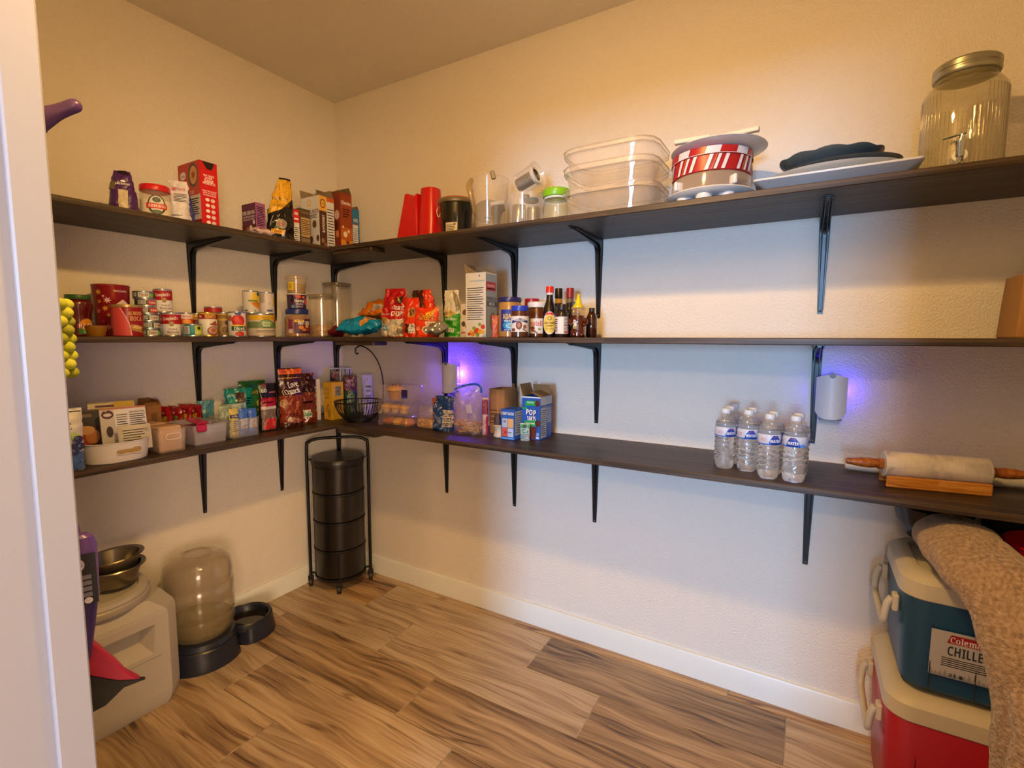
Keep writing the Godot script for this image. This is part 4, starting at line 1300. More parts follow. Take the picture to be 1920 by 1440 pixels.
# ------------------------------------------------------------------ middle shelf, left wall
func middle_left_shelf():
	var y = MID
	var sj = round_thing("salsa_jar", "jar of red salsa with a green lid beside the small amber bowl", "jar", Vector3(0.13, y, 1.297), face(0.13, 1.297), [
		["glass", [Vector2(0, 0), Vector2(0.034, 0), Vector2(0.037, 0.004), Vector2(0.037, 0.03), Vector2(0.0345, 0.06), Vector2(0.036, 0.08), Vector2(0.041, 0.1), Vector2(0.041, 0.118), Vector2(0.036, 0.13), Vector2(0.033, 0.133)], mat("5c120a", 0.1, 0.0, 0.6)],
		["lid", [Vector2(0.033, 0.132), Vector2(0.036, 0.132), Vector2(0.037, 0.134), Vector2(0.037, 0.146), Vector2(0.035, 0.149), Vector2(0, 0.149)], mat("2f5a23", 0.4)]], "", 36)
	wrap_print(sj, 0.0375, func(p):
		p.rect(-0.004, 0.008, 0.044, 0.034, "2e6a2c")
		p.oval(0.022, 0.042, 0.022, 0.022, "d8891f")
		p.rect(-0.006, 0.032, 0.046, 0.044, "b51d16")
		p.letters(words("PACE"), 0.02, 0.038, 0.014, 0.044, "f1e4d2", 0.08)
		p.oval(-0.024, 0.02, 0.01, 0.014, "9c2414")
		p.star(-0.02, 0.034, 0.007, "3d6a28", 5)
		p.oval(0.018, 0.016, 0.01, 0.006, "75a13c"))
	var bc = thing("bag_clip", "tiny purple plastic bag clip at the near end of the middle left shelf", "clip", Vector3(0.2, y, 1.385), 0.6)
	part("jaw", prism([Vector2(-0.02, 0), Vector2(0.02, 0), Vector2(0.016, 0.006), Vector2(0.0, 0.01), Vector2(-0.018, 0.008)], -0.006, 0.006, 0.001), mat("2c1f5a", 0.35), bc)
	round_thing("ramekin", "small amber glazed bowl in front of the salsa jar", "bowl", Vector3(0.3, y, 1.31), 0.0, [
		["bowl", [Vector2(0, 0), Vector2(0.023, 0), Vector2(0.025, 0.004), Vector2(0.0315, 0.034), Vector2(0.032, 0.037), Vector2(0.0295, 0.037), Vector2(0.022, 0.006), Vector2(0, 0.005)], mat("8a5a14", 0.2)]])
	var tn = round_thing("snack_tin", "tall red tin with golden snowflakes at the back of the middle left shelf", "tin", Vector3(0.105, y, 1.185), face(0.105, 1.185), [
		["tin", [Vector2(0, 0), Vector2(0.049, 0), Vector2(0.05, 0.002), Vector2(0.0585, 0.187), Vector2(0.06, 0.189), Vector2(0.06, 0.193), Vector2(0.057, 0.195), Vector2(0, 0.193)], mat("8b1418", 0.35)]], "", 40)
	var tp = Print.new(func(q):
		var r = 0.0502 + 0.0083 * q.y / 0.187
		return Vector3(sin(q.x / r) * r, q.y, cos(q.x / r) * r), 0.006)
	for f in [[-0.04, 0.165, 0.012, "c9952f"], [-0.012, 0.135, 0.014, "dfa9a0"], [-0.02, 0.105, 0.012, "c98f2e"], [-0.044, 0.095, 0.012, "b55a58"], [-0.01, 0.08, 0.008, "c98f2e"], [-0.024, 0.15, 0.006, "d89c94"], [-0.038, 0.13, 0.01, "a8721f"], [-0.03, 0.055, 0.011, "a8302c"], [-0.012, 0.035, 0.014, "b4534c"], [-0.026, 0.022, 0.01, "bf6a5a"]]:
		tp.star(f[0], f[1], f[2], f[3], 7, 0.4)
	tp.letters(words("Harry London", "Droid Serif"), 0.03, 0.17, 0.011, 0.044, "ecd3c4")
	tp.poly([Vector2(0.002, 0.112), Vector2(0.035, 0.14), Vector2(0.066, 0.117), Vector2(0.066, 0.098), Vector2(0.002, 0.1)], "d9c4a2")
	tp.lines(0.016, 0.108, 0.05, 0.116, 1, "8d7455")
	part("label", tp.done(), ink(0.35), tn)
	var ro = round_thing("candy_tin", "large red and pink candy tin with a gold rim in front of the snowflake tin", "tin", Vector3(0.25, y, 1.195), face(0.25, 1.195), [
		["tin", [Vector2(0, 0.001), Vector2(0.046, 0), Vector2(0.048, 0.002), Vector2(0.048, 0.105), Vector2(0.046, 0.107)], mat("8e0f14", 0.3)],
		["lid", [Vector2(0.046, 0.105), Vector2(0.05, 0.105), Vector2(0.0505, 0.107), Vector2(0.05, 0.114), Vector2(0.047, 0.115), Vector2(0.045, 0.112), Vector2(0, 0.112)], mat("c39b52", 0.3, 0.7)]], "", 40)
	wrap_print(ro, 0.0482, func(p):
		p.poly([Vector2(-0.074, 0.003), Vector2(0.008, 0.003), Vector2(0.004, 0.04), Vector2(-0.006, 0.07), Vector2(-0.022, 0.104), Vector2(-0.074, 0.104)], "c4403e")
		p.poly([Vector2(0.008, 0.003), Vector2(0.011, 0.003), Vector2(0.007, 0.04), Vector2(-0.003, 0.07), Vector2(-0.019, 0.104), Vector2(-0.022, 0.104), Vector2(-0.006, 0.07), Vector2(0.004, 0.04)], "dca49a")
		p.letters(words("ALMOND", "Droid Serif"), 0.025, 0.084, 0.012, 0.046, "dcb060")
		p.letters(words("ROCA", "Droid Serif"), 0.027, 0.065, 0.016, 0.04, "dcb060")
		p.poly([Vector2(0.004, 0.024), Vector2(0.01, 0.044), Vector2(0.03, 0.042), Vector2(0.055, 0.034), Vector2(0.06, 0.018), Vector2(0.05, 0.012), Vector2(0.02, 0.02)], "a87a3c")
		p.poly([Vector2(0.012, 0.032), Vector2(0.02, 0.041), Vector2(0.046, 0.034), Vector2(0.05, 0.026), Vector2(0.026, 0.028)], "d2a763")
		p.oval(0.052, 0.025, 0.008, 0.009, "6d3a1c")
		p.rect(-0.07, 0.006, -0.055, 0.03, "4e1618"))
	# stack of six flat green cans
	for k in 6:
		can("small flat green can, %s of the stack of six" % ["lowest", "second from the bottom", "third from the bottom", "fourth from the bottom", "second from the top", "topmost"][k], Vector3(0.135 + [0, 0, 0.002, -0.003, -0.001, -0.004][k], y + 0.0296 * k, 1.074 + [0.0, 0.001, 0.002, 0.006, 0.008, 0.012][k]), 0.0365, 0.0294, "1e4a2a", func(p):
			p.rect(-0.045, 0.008, -0.018, 0.023, "cfc6b4")
			p.bars(-0.043, 0.009, -0.02, 0.022, 9, "3d3832")
			p.rect(-0.012, 0.006, 0.026, 0.024, "bf3a30" if k == 4 or k == 3 else "d0c4ae")
			p.letters(words("TUNA"), 0.007, 0.015, 0.008, 0.03, "f0e2d0" if k == 4 or k == 3 else "7d3a34")
			p.oval(0.034, 0.014, 0.008, 0.008, "7fae4a"), "flat green cans in a stack", [0.1, 0.75, 0.4, 0.6, 0.5, -0.2][k], "flat_can")
	var soup = func(p):
		p.rect(-0.1, 0.05, 0.1, 0.0885, "a3121a")
		p.letters(words("Campbell's", "Droid Serif"), 0.0, 0.07, 0.017, 0.054, "efe6da", 0.06)
		p.oval(0.004, 0.049, 0.009, 0.01, "b09a5a")
		p.oval(0.004, 0.049, 0.006, 0.007, "8d7a48")
		p.letters(words("Cream of", "Droid Serif"), 0.008, 0.03, 0.0085, 0.03, "7d2a22")
		p.letters(words("Mushroom", "Droid Serif"), 0.008, 0.018, 0.0085, 0.04, "7d2a22")
		p.rect(-0.024, 0.006, 0.03, 0.008, "b08d50")
	can("red and white soup can standing on two others beside the stack of flat cans", Vector3(0.14, y + 0.096, 1.022), 0.0325, 0.095, "ddd3c2", soup, "red and white soup cans")
	can("red and white soup can in the front of the lower pair", Vector3(0.19, y, 1.018), 0.0325, 0.0955, "ddd3c2", soup, "red and white soup cans", -0.15)
	can("red and white soup can half hidden behind the front soup can", Vector3(0.11, y, 1.03), 0.0325, 0.0955, "ddd3c2", soup, "red and white soup cans", 0.5)
	can("short teal and yellow can in front of the orange topped can", Vector3(0.25, y, 0.97), 0.034, 0.051, "1b7f86", func(p):
		p.rect(-0.05, 0.01, -0.01, 0.042, "beb6a8")
		p.bars(-0.047, 0.012, -0.014, 0.04, 10, "514c46")
		p.rect(0.008, 0.006, 0.06, 0.045, "b3b52e")
		p.oval(0.024, 0.034, 0.007, 0.007, "2b3f3a")
		p.letters(words("chiles"), 0.026, 0.018, 0.011, 0.032, "e6e0a0"))
	can("small can with an orange and white label behind the teal can", Vector3(0.15, y, 0.942), 0.025, 0.1, "d8c2ac", func(p):
		p.rect(-0.06, 0.05, 0.06, 0.094, "cf4a1e")
		p.rect(-0.06, 0.074, 0.06, 0.094, "ddc6b6")
		p.letters(words("Libby's"), 0.0, 0.083, 0.012, 0.034, "c23a24")
		p.oval(0.002, 0.062, 0.016, 0.01, "e89a3c"))
	can("small can with a yellow and red label behind the teal can", Vector3(0.13, y, 0.888), 0.024, 0.1, "c99422", func(p):
		p.rect(-0.06, 0.045, 0.06, 0.085, "7d1c14")
		p.letters(words("ROSARITA"), 0.0, 0.078, 0.013, 0.04, "e0b23a")
		p.oval(0.002, 0.055, 0.014, 0.011, "8d5a2a"))
	can("cream and red bean can with a yellow top rim next to the teal can", Vector3(0.21, y, 0.886), 0.0355, 0.102, "d9cdb4", func(p):
		p.rect(-0.06, 0.074, 0.06, 0.095, "8e1b16")
		p.rect(-0.12, 0.0935, 0.12, 0.0975, "d0a52c")
		p.letters(words("ROSARITA"), 0.012, 0.085, 0.015, 0.042, "e2b43c")
		p.rect(-0.034, 0.08, -0.024, 0.088, "d6c4b0")
		p.oval(0.02, 0.024, 0.024, 0.02, "8f4a34")
		p.oval(0.02, 0.026, 0.018, 0.014, "c28a62")
		p.oval(0.02, 0.027, 0.01, 0.008, "9d5a3c")
		p.poly([Vector2(0.004, 0.05), Vector2(0.03, 0.068), Vector2(0.04, 0.045), Vector2(0.02, 0.046)], "9d4a2a")
		p.star(-0.03, 0.014, 0.008, "4d4a34", 5), "food cans on the middle shelf", 0.0, "food_can", "c9a83e")
	can("plain red can whose top shows behind the cream bean can", Vector3(0.08, y, 0.79), 0.0365, 0.134, "a4121a", func(p):
		p.rect(-0.05, 0.1, 0.05, 0.103, "c8c0b0"))
	can("can with a picture of beans left of the diced tomato can", Vector3(0.16, y, 0.79), 0.031, 0.107, "8d6a3a", func(p):
		p.rect(-0.08, 0.07, 0.08, 0.1, "b48a2e")
		p.oval(0.005, 0.03, 0.02, 0.022, "a58045")
		p.oval(0.005, 0.03, 0.014, 0.016, "6d4a24")
		p.oval(0.016, 0.062, 0.014, 0.01, "4a3444")
		p.lines(-0.03, 0.08, 0.03, 0.095, 3, "6d5220"))
	can("cream can of diced tomatoes with a red tomato picture", Vector3(0.23, y, 0.77), 0.0375, 0.109, "cfc2aa", func(p):
		p.rect(0.042, 0.006, 0.07, 0.103, "b3201a")
		p.oval(0.004, 0.07, 0.027, 0.026, "b41a1a")
		p.oval(-0.004, 0.076, 0.012, 0.01, "d03a2a")
		p.oval(0.014, 0.066, 0.01, 0.011, "cc3428")
		p.oval(0.004, 0.1, 0.013, 0.006, "2c3f74")
		p.oval(-0.031, 0.08, 0.012, 0.013, "6d7d5a")
		p.oval(-0.031, 0.08, 0.009, 0.01, "b5432a")
		p.rect(-0.024, 0.046, 0.036, 0.052, "d5ab33")
		p.rect(-0.024, 0.026, 0.036, 0.046, "1f4a2c")
		p.letters(words("Diced", "Droid Serif"), 0.008, 0.036, 0.015, 0.042, "ece4d4")
		p.oval(0.008, 0.013, 0.018, 0.011, "c02a1c")
		p.star(0.008, 0.021, 0.007, "3f6a2c", 5))
	can("wide cream and green can below two upper cans", Vector3(0.16, y, 0.612), 0.0625, 0.107, "c3ad90", func(p):
		p.rect(-0.06, 0.078, 0.095, 0.101, "d2a21c")
		p.letters(words("FRENCH STYLE"), 0.034, 0.089, 0.008, 0.06, "8d4a1a")
		p.rect(-0.07, 0.04, 0.095, 0.07, "6d7a45")
		p.oval(0.024, 0.062, 0.032, 0.02, "56733f")
		p.oval(0.024, 0.062, 0.027, 0.016, "7f9a58")
		p.letters(words("Green"), 0.024, 0.066, 0.011, 0.036, "dce0b8")
		p.letters(words("Beans"), 0.024, 0.053, 0.01, 0.032, "dce0b8")
		p.lines(-0.02, 0.02, 0.07, 0.032, 2, "8d7a5c", 0.3)
		p.oval(0.07, 0.092, 0.007, 0.007, "c1601c")
		p.oval(0.07, 0.076, 0.007, 0.007, "b8401c"))
	can("white can with a yellow label reading golden, left one on the wide can", Vector3(0.16, y + 0.1075, 0.657), 0.037, 0.105, "ccbda6", func(p):
		p.poly([Vector2(-0.01, 0.058), Vector2(0.01, 0.098), Vector2(0.045, 0.098), Vector2(0.045, 0.02), Vector2(0.02, 0.03), Vector2(0.004, 0.05)], "d8b431")
		p.poly([Vector2(-0.004, 0.046), Vector2(0.045, 0.05), Vector2(0.045, 0.022), Vector2(0.024, 0.026)], "cc7d1f")
		p.rect(-0.012, 0.054, 0.03, 0.062, "5d7d3a")
		p.letters(words("Golden", "Droid Serif"), 0.018, 0.05, 0.011, 0.04, "a8321c")
		p.oval(0.034, 0.09, 0.008, 0.009, "37406a")
		p.rect(-0.03, 0.01, -0.016, 0.016, "4a4d74")
		p.star(0.016, 0.012, 0.006, "6d8d4a", 5))
	can("white can with small print and a blue bar, right one on the wide can", Vector3(0.165, y + 0.1075, 0.582), 0.034, 0.103, "c8b8a6", func(p):
		p.lines(-0.036, 0.05, -0.008, 0.095, 9, "93867c", 0.3)
		p.rect(0.0, 0.012, 0.026, 0.021, "3a4272")
		p.star(0.012, 0.05, 0.006, "9d927e", 3)
		p.rect(0.03, 0.04, 0.045, 0.08, "c9a23a"))
	# jars near the corner
	var nj = round_thing("nut_jar", "square shouldered clear jar of mixed nuts with a blue lid, bottom of the stack", "jar", Vector3(0.265, y, 0.49), face(0.265, 0.49), [
		["jar", [Vector2(0, 0), Vector2(0.055, 0), Vector2(0.058, 0.004), Vector2(0.058, 0.096), Vector2(0.052, 0.106), Vector2(0.047, 0.11)], clear_mat("e0c49c", 0.2, 0.06)],
		["nuts", [Vector2(0, 0.003), Vector2(0.054, 0.003), Vector2(0.0565, 0.006), Vector2(0.0565, 0.09), Vector2(0.045, 0.1), Vector2(0, 0.1)], nut_mat("8d5a2a", "c08a4a", "4f2c14")],
		["lid", [Vector2(0.046, 0.11), Vector2(0.052, 0.11), Vector2(0.0525, 0.112), Vector2(0.0525, 0.13), Vector2(0.05, 0.134), Vector2(0, 0.134)], mat("1d2a62", 0.3)]], "", 36)
	wrap_print(nj, 0.0583, func(p):
		p.rect(-0.015, 0.016, 0.075, 0.086, "4a1f3a")
		p.rect(-0.015, 0.07, 0.03, 0.082, "d0a52a")
		p.letters(words("NUT MIX"), 0.034, 0.066, 0.017, 0.06, "e9dcc4")
		p.letters(words("DELUXE"), 0.01, 0.076, 0.006, 0.028, "4a2a1a")
		p.oval(0.016, 0.045, 0.012, 0.009, "c9782a")
		p.oval(0.045, 0.05, 0.01, 0.008, "cf8a3a")
		p.oval(0.03, 0.034, 0.012, 0.007, "b3642a")
		p.oval(0.055, 0.034, 0.009, 0.011, "8e2218")
		p.lines(0.0, 0.02, 0.06, 0.027, 2, "c9a898", 0.35)
		p.rect(-0.045, 0.03, -0.02, 0.085, "8e3a50")
		p.lines(-0.043, 0.04, -0.022, 0.082, 7, "c98fa0", 0.35)
		p.rect(-0.042, 0.018, -0.022, 0.036, "b8ab98"))
	var tj = round_thing("toffee_tub", "purple tub with white lettering in the middle of the jar stack", "tub", Vector3(0.265, y + 0.1345, 0.49), face(0.265, 0.49), [
		["tub", [Vector2(0, 0), Vector2(0.041, 0), Vector2(0.0425, 0.002), Vector2(0.0445, 0.066), Vector2(0.046, 0.0675), Vector2(0.046, 0.07), Vector2(0.042, 0.072), Vector2(0, 0.071)], mat("3a2138", 0.35)],
		["rim", [Vector2(0.0435, 0.066), Vector2(0.0468, 0.067), Vector2(0.0468, 0.0715), Vector2(0.043, 0.0725)], mat("c9bda9", 0.4)]], "", 36)
	wrap_print(tj, 0.0445, func(p):
		p.letters(words("TOFFEE"), 0.012, 0.036, 0.012, 0.046, "efe4da")
		p.letters(words("PEANUTS"), 0.014, 0.022, 0.007, 0.034, "d5b8c4")
		p.letters(words("CRUNCHY"), 0.014, 0.01, 0.006, 0.028, "bfa0ac")
		p.oval(0.01, 0.057, 0.01, 0.008, "d0402a")
		p.oval(0.032, 0.055, 0.007, 0.006, "c9702a")
		p.oval(-0.006, 0.06, 0.007, 0.005, "8e3a2a")
		p.oval(0.044, 0.034, 0.007, 0.016, "c93f52")
		p.oval(-0.018, 0.01, 0.008, 0.008, "4a7d94")
		p.lines(-0.024, 0.03, -0.016, 0.06, 4, "b7a0b0"))
	var tt = round_thing("seed_tub", "clear tub of seeds with a yellow sticker on top of the purple tub", "tub", Vector3(0.265, y + 0.2075, 0.49), face(0.265, 0.49), [
		["tub", [Vector2(0, 0), Vector2(0.038, 0), Vector2(0.04, 0.002), Vector2(0.0445, 0.066), Vector2(0.05, 0.069), Vector2(0.051, 0.078), Vector2(0.049, 0.08)], clear_mat("cdb896", 0.3, 0.08)],
		["seeds", [Vector2(0, 0.002), Vector2(0.038, 0.002), Vector2(0.0415, 0.045), Vector2(0.02, 0.048), Vector2(0, 0.046)], nut_mat("8a7036", "a88d4c", "6d5626")],
		["lid", [Vector2(0.048, 0.078), Vector2(0.051, 0.078), Vector2(0.05, 0.082), Vector2(0.03, 0.083), Vector2(0, 0.083)], clear_mat("cdb896", 0.35, 0.08)]], "", 36)
	wrap_print(tt, 0.0435, func(p):
		p.rect(-0.04, 0.014, -0.012, 0.052, "d8b21e")
		p.lines(-0.037, 0.018, -0.016, 0.046, 5, "6d5a14", 0.3))
	canister("tall clear canister one third full of granola beside the jar stack", Vector3(0.225, y, 0.315), 0.064, 0.205, 0.06, ["9a6c36", "cda05a", "5f3c1a"])
	canister("tallest clear canister with a little cereal, standing in the corner", Vector3(0.125, y, 0.128), 0.074, 0.285, 0.085, ["a98458", "d4b483", "7d5a34"])

func nut_mat(a, b, c):
	var key = "nuts " + a + b
	if not mats.has(key):
		var n = noise(77, 0.02, 2, FastNoiseLite.TYPE_CELLULAR)
		n.cellular_return_type = FastNoiseLite.RETURN_CELL_VALUE
		n.frequency = 0.09
		var t = NoiseTexture2D.new()
		t.width = 256
		t.height = 256
		t.seamless = true
		t.noise = n
		var g = Gradient.new()
		g.offsets = PackedFloat32Array([0.0, 0.45, 1.0])
		g.colors = PackedColorArray([Color(c), Color(a), Color(b)])
		t.color_ramp = g
		var n2 = noise(78, 0.09, 1, FastNoiseLite.TYPE_CELLULAR)
		var h = NoiseTexture2D.new()
		h.width = 256
		h.height = 256
		h.seamless = true
		h.noise = n2
		var m = StandardMaterial3D.new()
		m.albedo_texture = t
		m.heightmap_enabled = true
		m.heightmap_texture = h
		m.heightmap_scale = -0.35
		m.uv1_triplanar = true
		m.uv1_scale = Vector3.ONE * 5.0
		m.roughness = 0.6
		mats[key] = m
	return mats[key]

func canister(label, at, r, h, fill, tones):
	var t = thing("canister", label, "canister", at)
	part("glass", turned([Vector2(0, 0.001), Vector2(r - 0.004, 0), Vector2(r, 0.004), Vector2(r, h - 0.002), Vector2(r - 0.003, h), Vector2(r - 0.003, 0.006), Vector2(0, 0.005)], 44), clear_mat("d9cbb2", 0.1, 0.03), t)
	var top = func(a, yy): return 1.0 + (0.0 if yy < fill * 0.8 else 0.05 * sin(a * 5.0))
	part("contents", turned([Vector2(0, 0.006), Vector2(r - 0.005, 0.006), Vector2(r - 0.0045, 0.01), Vector2(r - 0.0045, fill * 0.75), Vector2(r * 0.75, fill * 0.98), Vector2(r * 0.4, fill * 1.05), Vector2(0, fill)], 36, top), nut_mat(tones[0], tones[1], tones[2]), t)
	# loose pieces that break the surface of the contents
	var m = MB.new()
	var r2 = RandomNumberGenerator.new()
	r2.seed = 3
	for i in 70:
		var a = r2.randf() * TAU
		var q = sqrt(r2.randf()) * r * 0.88
		var yy = fill * (1.02 - 0.22 * pow(q / r, 2.0))
		m.xf = Transform3D(Basis.from_euler(Vector3(r2.randf() * 3, r2.randf() * 3, r2.randf() * 3)), Vector3(cos(a) * q, yy, sin(a) * q))
		add_box(m, Vector3(0.009, 0.005, 0.007), Vector3.ZERO, 0.002)
	var loose = part("loose_pieces", m.done(), mat(tones[1], 0.7), t)
	loose.set_meta("kind", "stuff")
	part("lid", turned([Vector2(0, h - 0.012), Vector2(r - 0.006, h - 0.012), Vector2(r - 0.004, h), Vector2(r + 0.003, h + 0.001), Vector2(r + 0.004, h + 0.004), Vector2(r + 0.003, h + 0.011), Vector2(r - 0.004, h + 0.013), Vector2(0, h + 0.013)], 44), clear_mat("8d8066", 0.55, 0.12), t)
	part("seal", turned([Vector2(r - 0.006, h - 0.011), Vector2(r - 0.0035, h - 0.0095), Vector2(r - 0.0035, h - 0.004), Vector2(r - 0.006, h - 0.002)], 40), mat("2c261e", 0.5), t)

# ------------------------------------------------------------------ middle shelf, back wall
func middle_right_shelf():
	var y = MID
	bag("snack_bag", "dark red bag lying against the corner canister under the blue bags", Vector3(0.335, y + 0.026, 0.35), 0.3, {w = 0.05, h = 0.1, d = 0.05, kind = "pillow", crk = 0.008, seed = 21}, mat("5a1210", 0.3), null, "", Vector3(-PI / 2, 0, 0))
	bag("chip_bag", "bright blue chip bag with a rolled end lying on the middle shelf", Vector3(0.47, y + 0.036, 0.33), 0.12, {w = 0.22, h = 0.13, d = 0.072, kind = "pillow", crk = 0.014, seed = 22}, mat("1583a8", 0.22), func(p, w, h):
		p.poly([Vector2(w * 0.2, h * 0.3), Vector2(w * 0.45, h * 0.75), Vector2(w * 0.62, h * 0.5), Vector2(w * 0.55, h * 0.15), Vector2(w * 0.35, h * 0.12)], "d08a3a")
		p.oval(w * 0.62, h * 0.62, 0.022, 0.016, "c9782a")
		p.poly([Vector2(-w * 0.15, h * 0.62), Vector2(w * 0.2, h * 0.8), Vector2(w * 0.1, h * 0.9), Vector2(-w * 0.2, h * 0.8)], "b9a58a"), "", Vector3(-1.25, 0, 0))
	part("rolled_end", tube(curve([Vector3(0, 0.02, 0), Vector3(0.012, 0.06, 0.004), Vector3(0.008, 0.1, 0)], 6), [0.01, 0.012, 0.016, 0.02, 0.022, 0.024, 0.025, 0.025, 0.024, 0.022, 0.02, 0.016, 0.008], 14), mat("146f90", 0.22), get_node("chip_bag"), Vector3(-0.105, 0.0, 0.01), Vector3(0.2, 0.2, -0.5))
	bag("chip_bag", "orange chip bag lying on top of the bright blue chip bag", Vector3(0.475, y + 0.115, 0.22), -0.1, {w = 0.2, h = 0.14, d = 0.08, kind = "pillow", crk = 0.013, seed = 23}, mat("cf6a12", 0.25), func(p, w, h):
		p.poly([Vector2(-w * 0.2, h * 0.06), Vector2(w * 0.9, h * 0.12), Vector2(w * 0.9, h * 0.34), Vector2(w * 0.1, h * 0.26)], "b9a892")
		p.rect(w * 0.3, h * 0.12, w * 0.6, h * 0.24, "8d7d70"), "", Vector3(-1.15, 0, 0))
	bag("cookie_bag", "large red and cream bag of cookies leaning on the orange bags", Vector3(0.672, y, 0.235), 0.25, {w = 0.17, h = 0.235, d = 0.085, crk = 0.012, seed = 24, taper = 0.38, skew = -0.004}, mat("ae1216", 0.22), func(p, w, h):
		p.rect(-w * 0.98, 0.003, w * 0.98, h * 0.36, "c2b090")
		p.rect(-w * 0.95, h * 0.13, -w * 0.35, h * 0.24, "2d7d9c")
		p.letters(words("MADE FRESH"), -w * 0.65, h * 0.185, 0.007, w * 0.5, "d5e0e2")
		p.rect(-w * 0.8, h * 0.28, -w * 0.36, h * 0.4, "a5762f")
		p.oval(w * 0.5, h * 0.12, 0.02, 0.014, "8a7a58")
		p.oval(w * 0.66, h * 0.24, 0.014, 0.012, "5f6a4a")
		p.letters(words("Toast"), w * 0.36, h * 0.6, 0.023, w * 0.72, "f0dfd0")
		p.letters(words("CHIPS"), w * 0.3, h * 0.48, 0.022, w * 0.78, "f0dfd0")
		p.letters(words("PITA CHIPS"), -w * 0.5, h * 0.47, 0.008, w * 0.6, "e9c9b8")
		p.poly([Vector2(w * 0.2, h * 0.78), Vector2(w * 0.6, h * 0.86), Vector2(w * 0.52, h * 0.68), Vector2(w * 0.3, h * 0.7)], "2d2013")
		p.poly([Vector2(w * 0.26, h * 0.77), Vector2(w * 0.4, h * 0.8), Vector2(w * 0.46, h * 0.7), Vector2(w * 0.4, h * 0.7)], "c9a83a"), "bags on the middle shelf")
	bag("candy_bag", "orange candy bag with a brown and white panel beside the cookie bag", Vector3(0.79, y, 0.255), 0.1, {w = 0.1, h = 0.185, d = 0.06, crk = 0.01, seed = 25, taper = 0.25}, mat("d5300c", 0.22), func(p, w, h):
		p.oval(w * 0.3, h * 0.62, 0.019, 0.025, "d0842c")
		p.oval(w * 0.3, h * 0.62, 0.015, 0.021, "4a2410")
		p.rect(-w * 0.3, h * 0.12, w * 0.05, h * 0.34, "3a2014")
		p.rect(w * 0.1, h * 0.1, w * 0.7, h * 0.34, "d8c8b4")
		p.lines(w * 0.15, h * 0.12, w * 0.6, h * 0.3, 5, "8d7d6c", 0.35), "bags on the middle shelf")
	bag("candy_bag", "brown topped bag peeking out behind the orange candy bags", Vector3(0.75, y, 0.14), 0.15, {w = 0.11, h = 0.232, d = 0.05, crk = 0.008, seed = 26, taper = 0.1}, mat("4a2011", 0.3), null, "bags on the middle shelf")
	bag("candy_bag", "narrow orange candy bag with a tall twisted top behind the front orange bag", Vector3(0.853, y, 0.2), 0.15, {w = 0.085, h = 0.225, d = 0.05, crk = 0.012, seed = 27, taper = 0.55, skew = -0.012}, mat("d5300c", 0.2), null, "bags on the middle shelf")
	bag("candy_bag", "orange candy bag with yellow script lettering right of the other orange bags", Vector3(0.907, y, 0.285), 0.25, {w = 0.118, h = 0.135, d = 0.06, crk = 0.009, seed = 28}, mat("d5350e", 0.22), func(p, w, h):
		p.poly([Vector2(0, h * 0.8), Vector2(w * 0.9, h * 0.97), Vector2(w * 0.5, h * 0.7), Vector2(w * 0.1, h * 0.66)], "d99a22")
		p.letters(words("Reese's", "Droid Serif"), w * 0.14, h * 0.66, 0.034, w * 1.3, "3d1c0c", -0.12)
		p.letters(words("Reese's", "Droid Serif"), w * 0.12, h * 0.675, 0.031, w * 1.25, "e8b42e", -0.12)
		p.rect(w * 0.1, h * 0.38, w * 0.85, h * 0.52, "d9c0a8")
		p.letters(words("MINIATURE"), w * 0.48, h * 0.45, 0.007, w * 0.6, "4a2a18")
		p.oval(w * 0.2, h * 0.25, 0.025, 0.02, "d8b492")
		p.oval(w * 0.24, h * 0.25, 0.016, 0.013, "5a2a14")
		p.oval(-w * 0.55, h * 0.3, 0.012, 0.01, "e07a4a"), "bags on the middle shelf")
	bag("chip_bag", "small silver bag lying between the orange candy bags and the green cracker bag", Vector3(1.0, y + 0.026, 0.35), 0.25, {w = 0.09, h = 0.07, d = 0.05, kind = "pillow", crk = 0.012, seed = 29}, mat("9d9686", 0.25, 0.5), func(p, w, h):
		p.oval(-w * 0.4, h * 0.5, 0.016, 0.018, "6d4a3a")
		p.oval(-w * 0.3, h * 0.55, 0.008, 0.008, "b9a08c"), "", Vector3(-1.2, 0, 0))
	bag("cracker_bag", "green and white cracker bag with an open torn top", Vector3(1.0, y, 0.215), 0.15, {w = 0.092, h = 0.215, d = 0.05, crk = 0.007, seed = 30, taper = 0.22, skew = -0.006}, mat("cbbda2", 0.35), func(p, w, h):
		p.rect(-w * 0.99, 0.002, w * 0.99, h * 0.44, "2f8a1c")
		p.poly([Vector2(-w * 0.99, h * 0.43), Vector2(w * 0.99, h * 0.43), Vector2(w * 0.9, h * 0.51), Vector2(0.0, h * 0.44)], "3f9a24")
		p.oval(-w * 0.1, h * 0.5, 0.026, 0.017, "c9a65a")
		p.letters(words("Goldfish", "Droid Serif"), -w * 0.1, h * 0.51, 0.014, 0.046, "3d3024")
		p.letters(words("PARMESAN"), -w * 0.05, h * 0.385, 0.011, 0.056, "dfe6c4")
		p.lines(-w * 0.55, h * 0.27, w * 0.4, h * 0.34, 3, "b9d4a0", 0.3)
		p.rect(-w * 0.35, h * 0.1, w * 0.45, h * 0.2, "c4c9a0")
		p.lines(-w * 0.3, h * 0.105, w * 0.4, h * 0.195, 4, "6d8a55", 0.3)
		p.poly([Vector2(w * 0.15, h * 0.98), Vector2(w * 0.7, h * 0.9), Vector2(w * 0.92, h * 0.62), Vector2(w * 0.7, h * 0.52), Vector2(w * 0.5, h * 0.7)], "8a7c66"), "bags on the middle shelf")
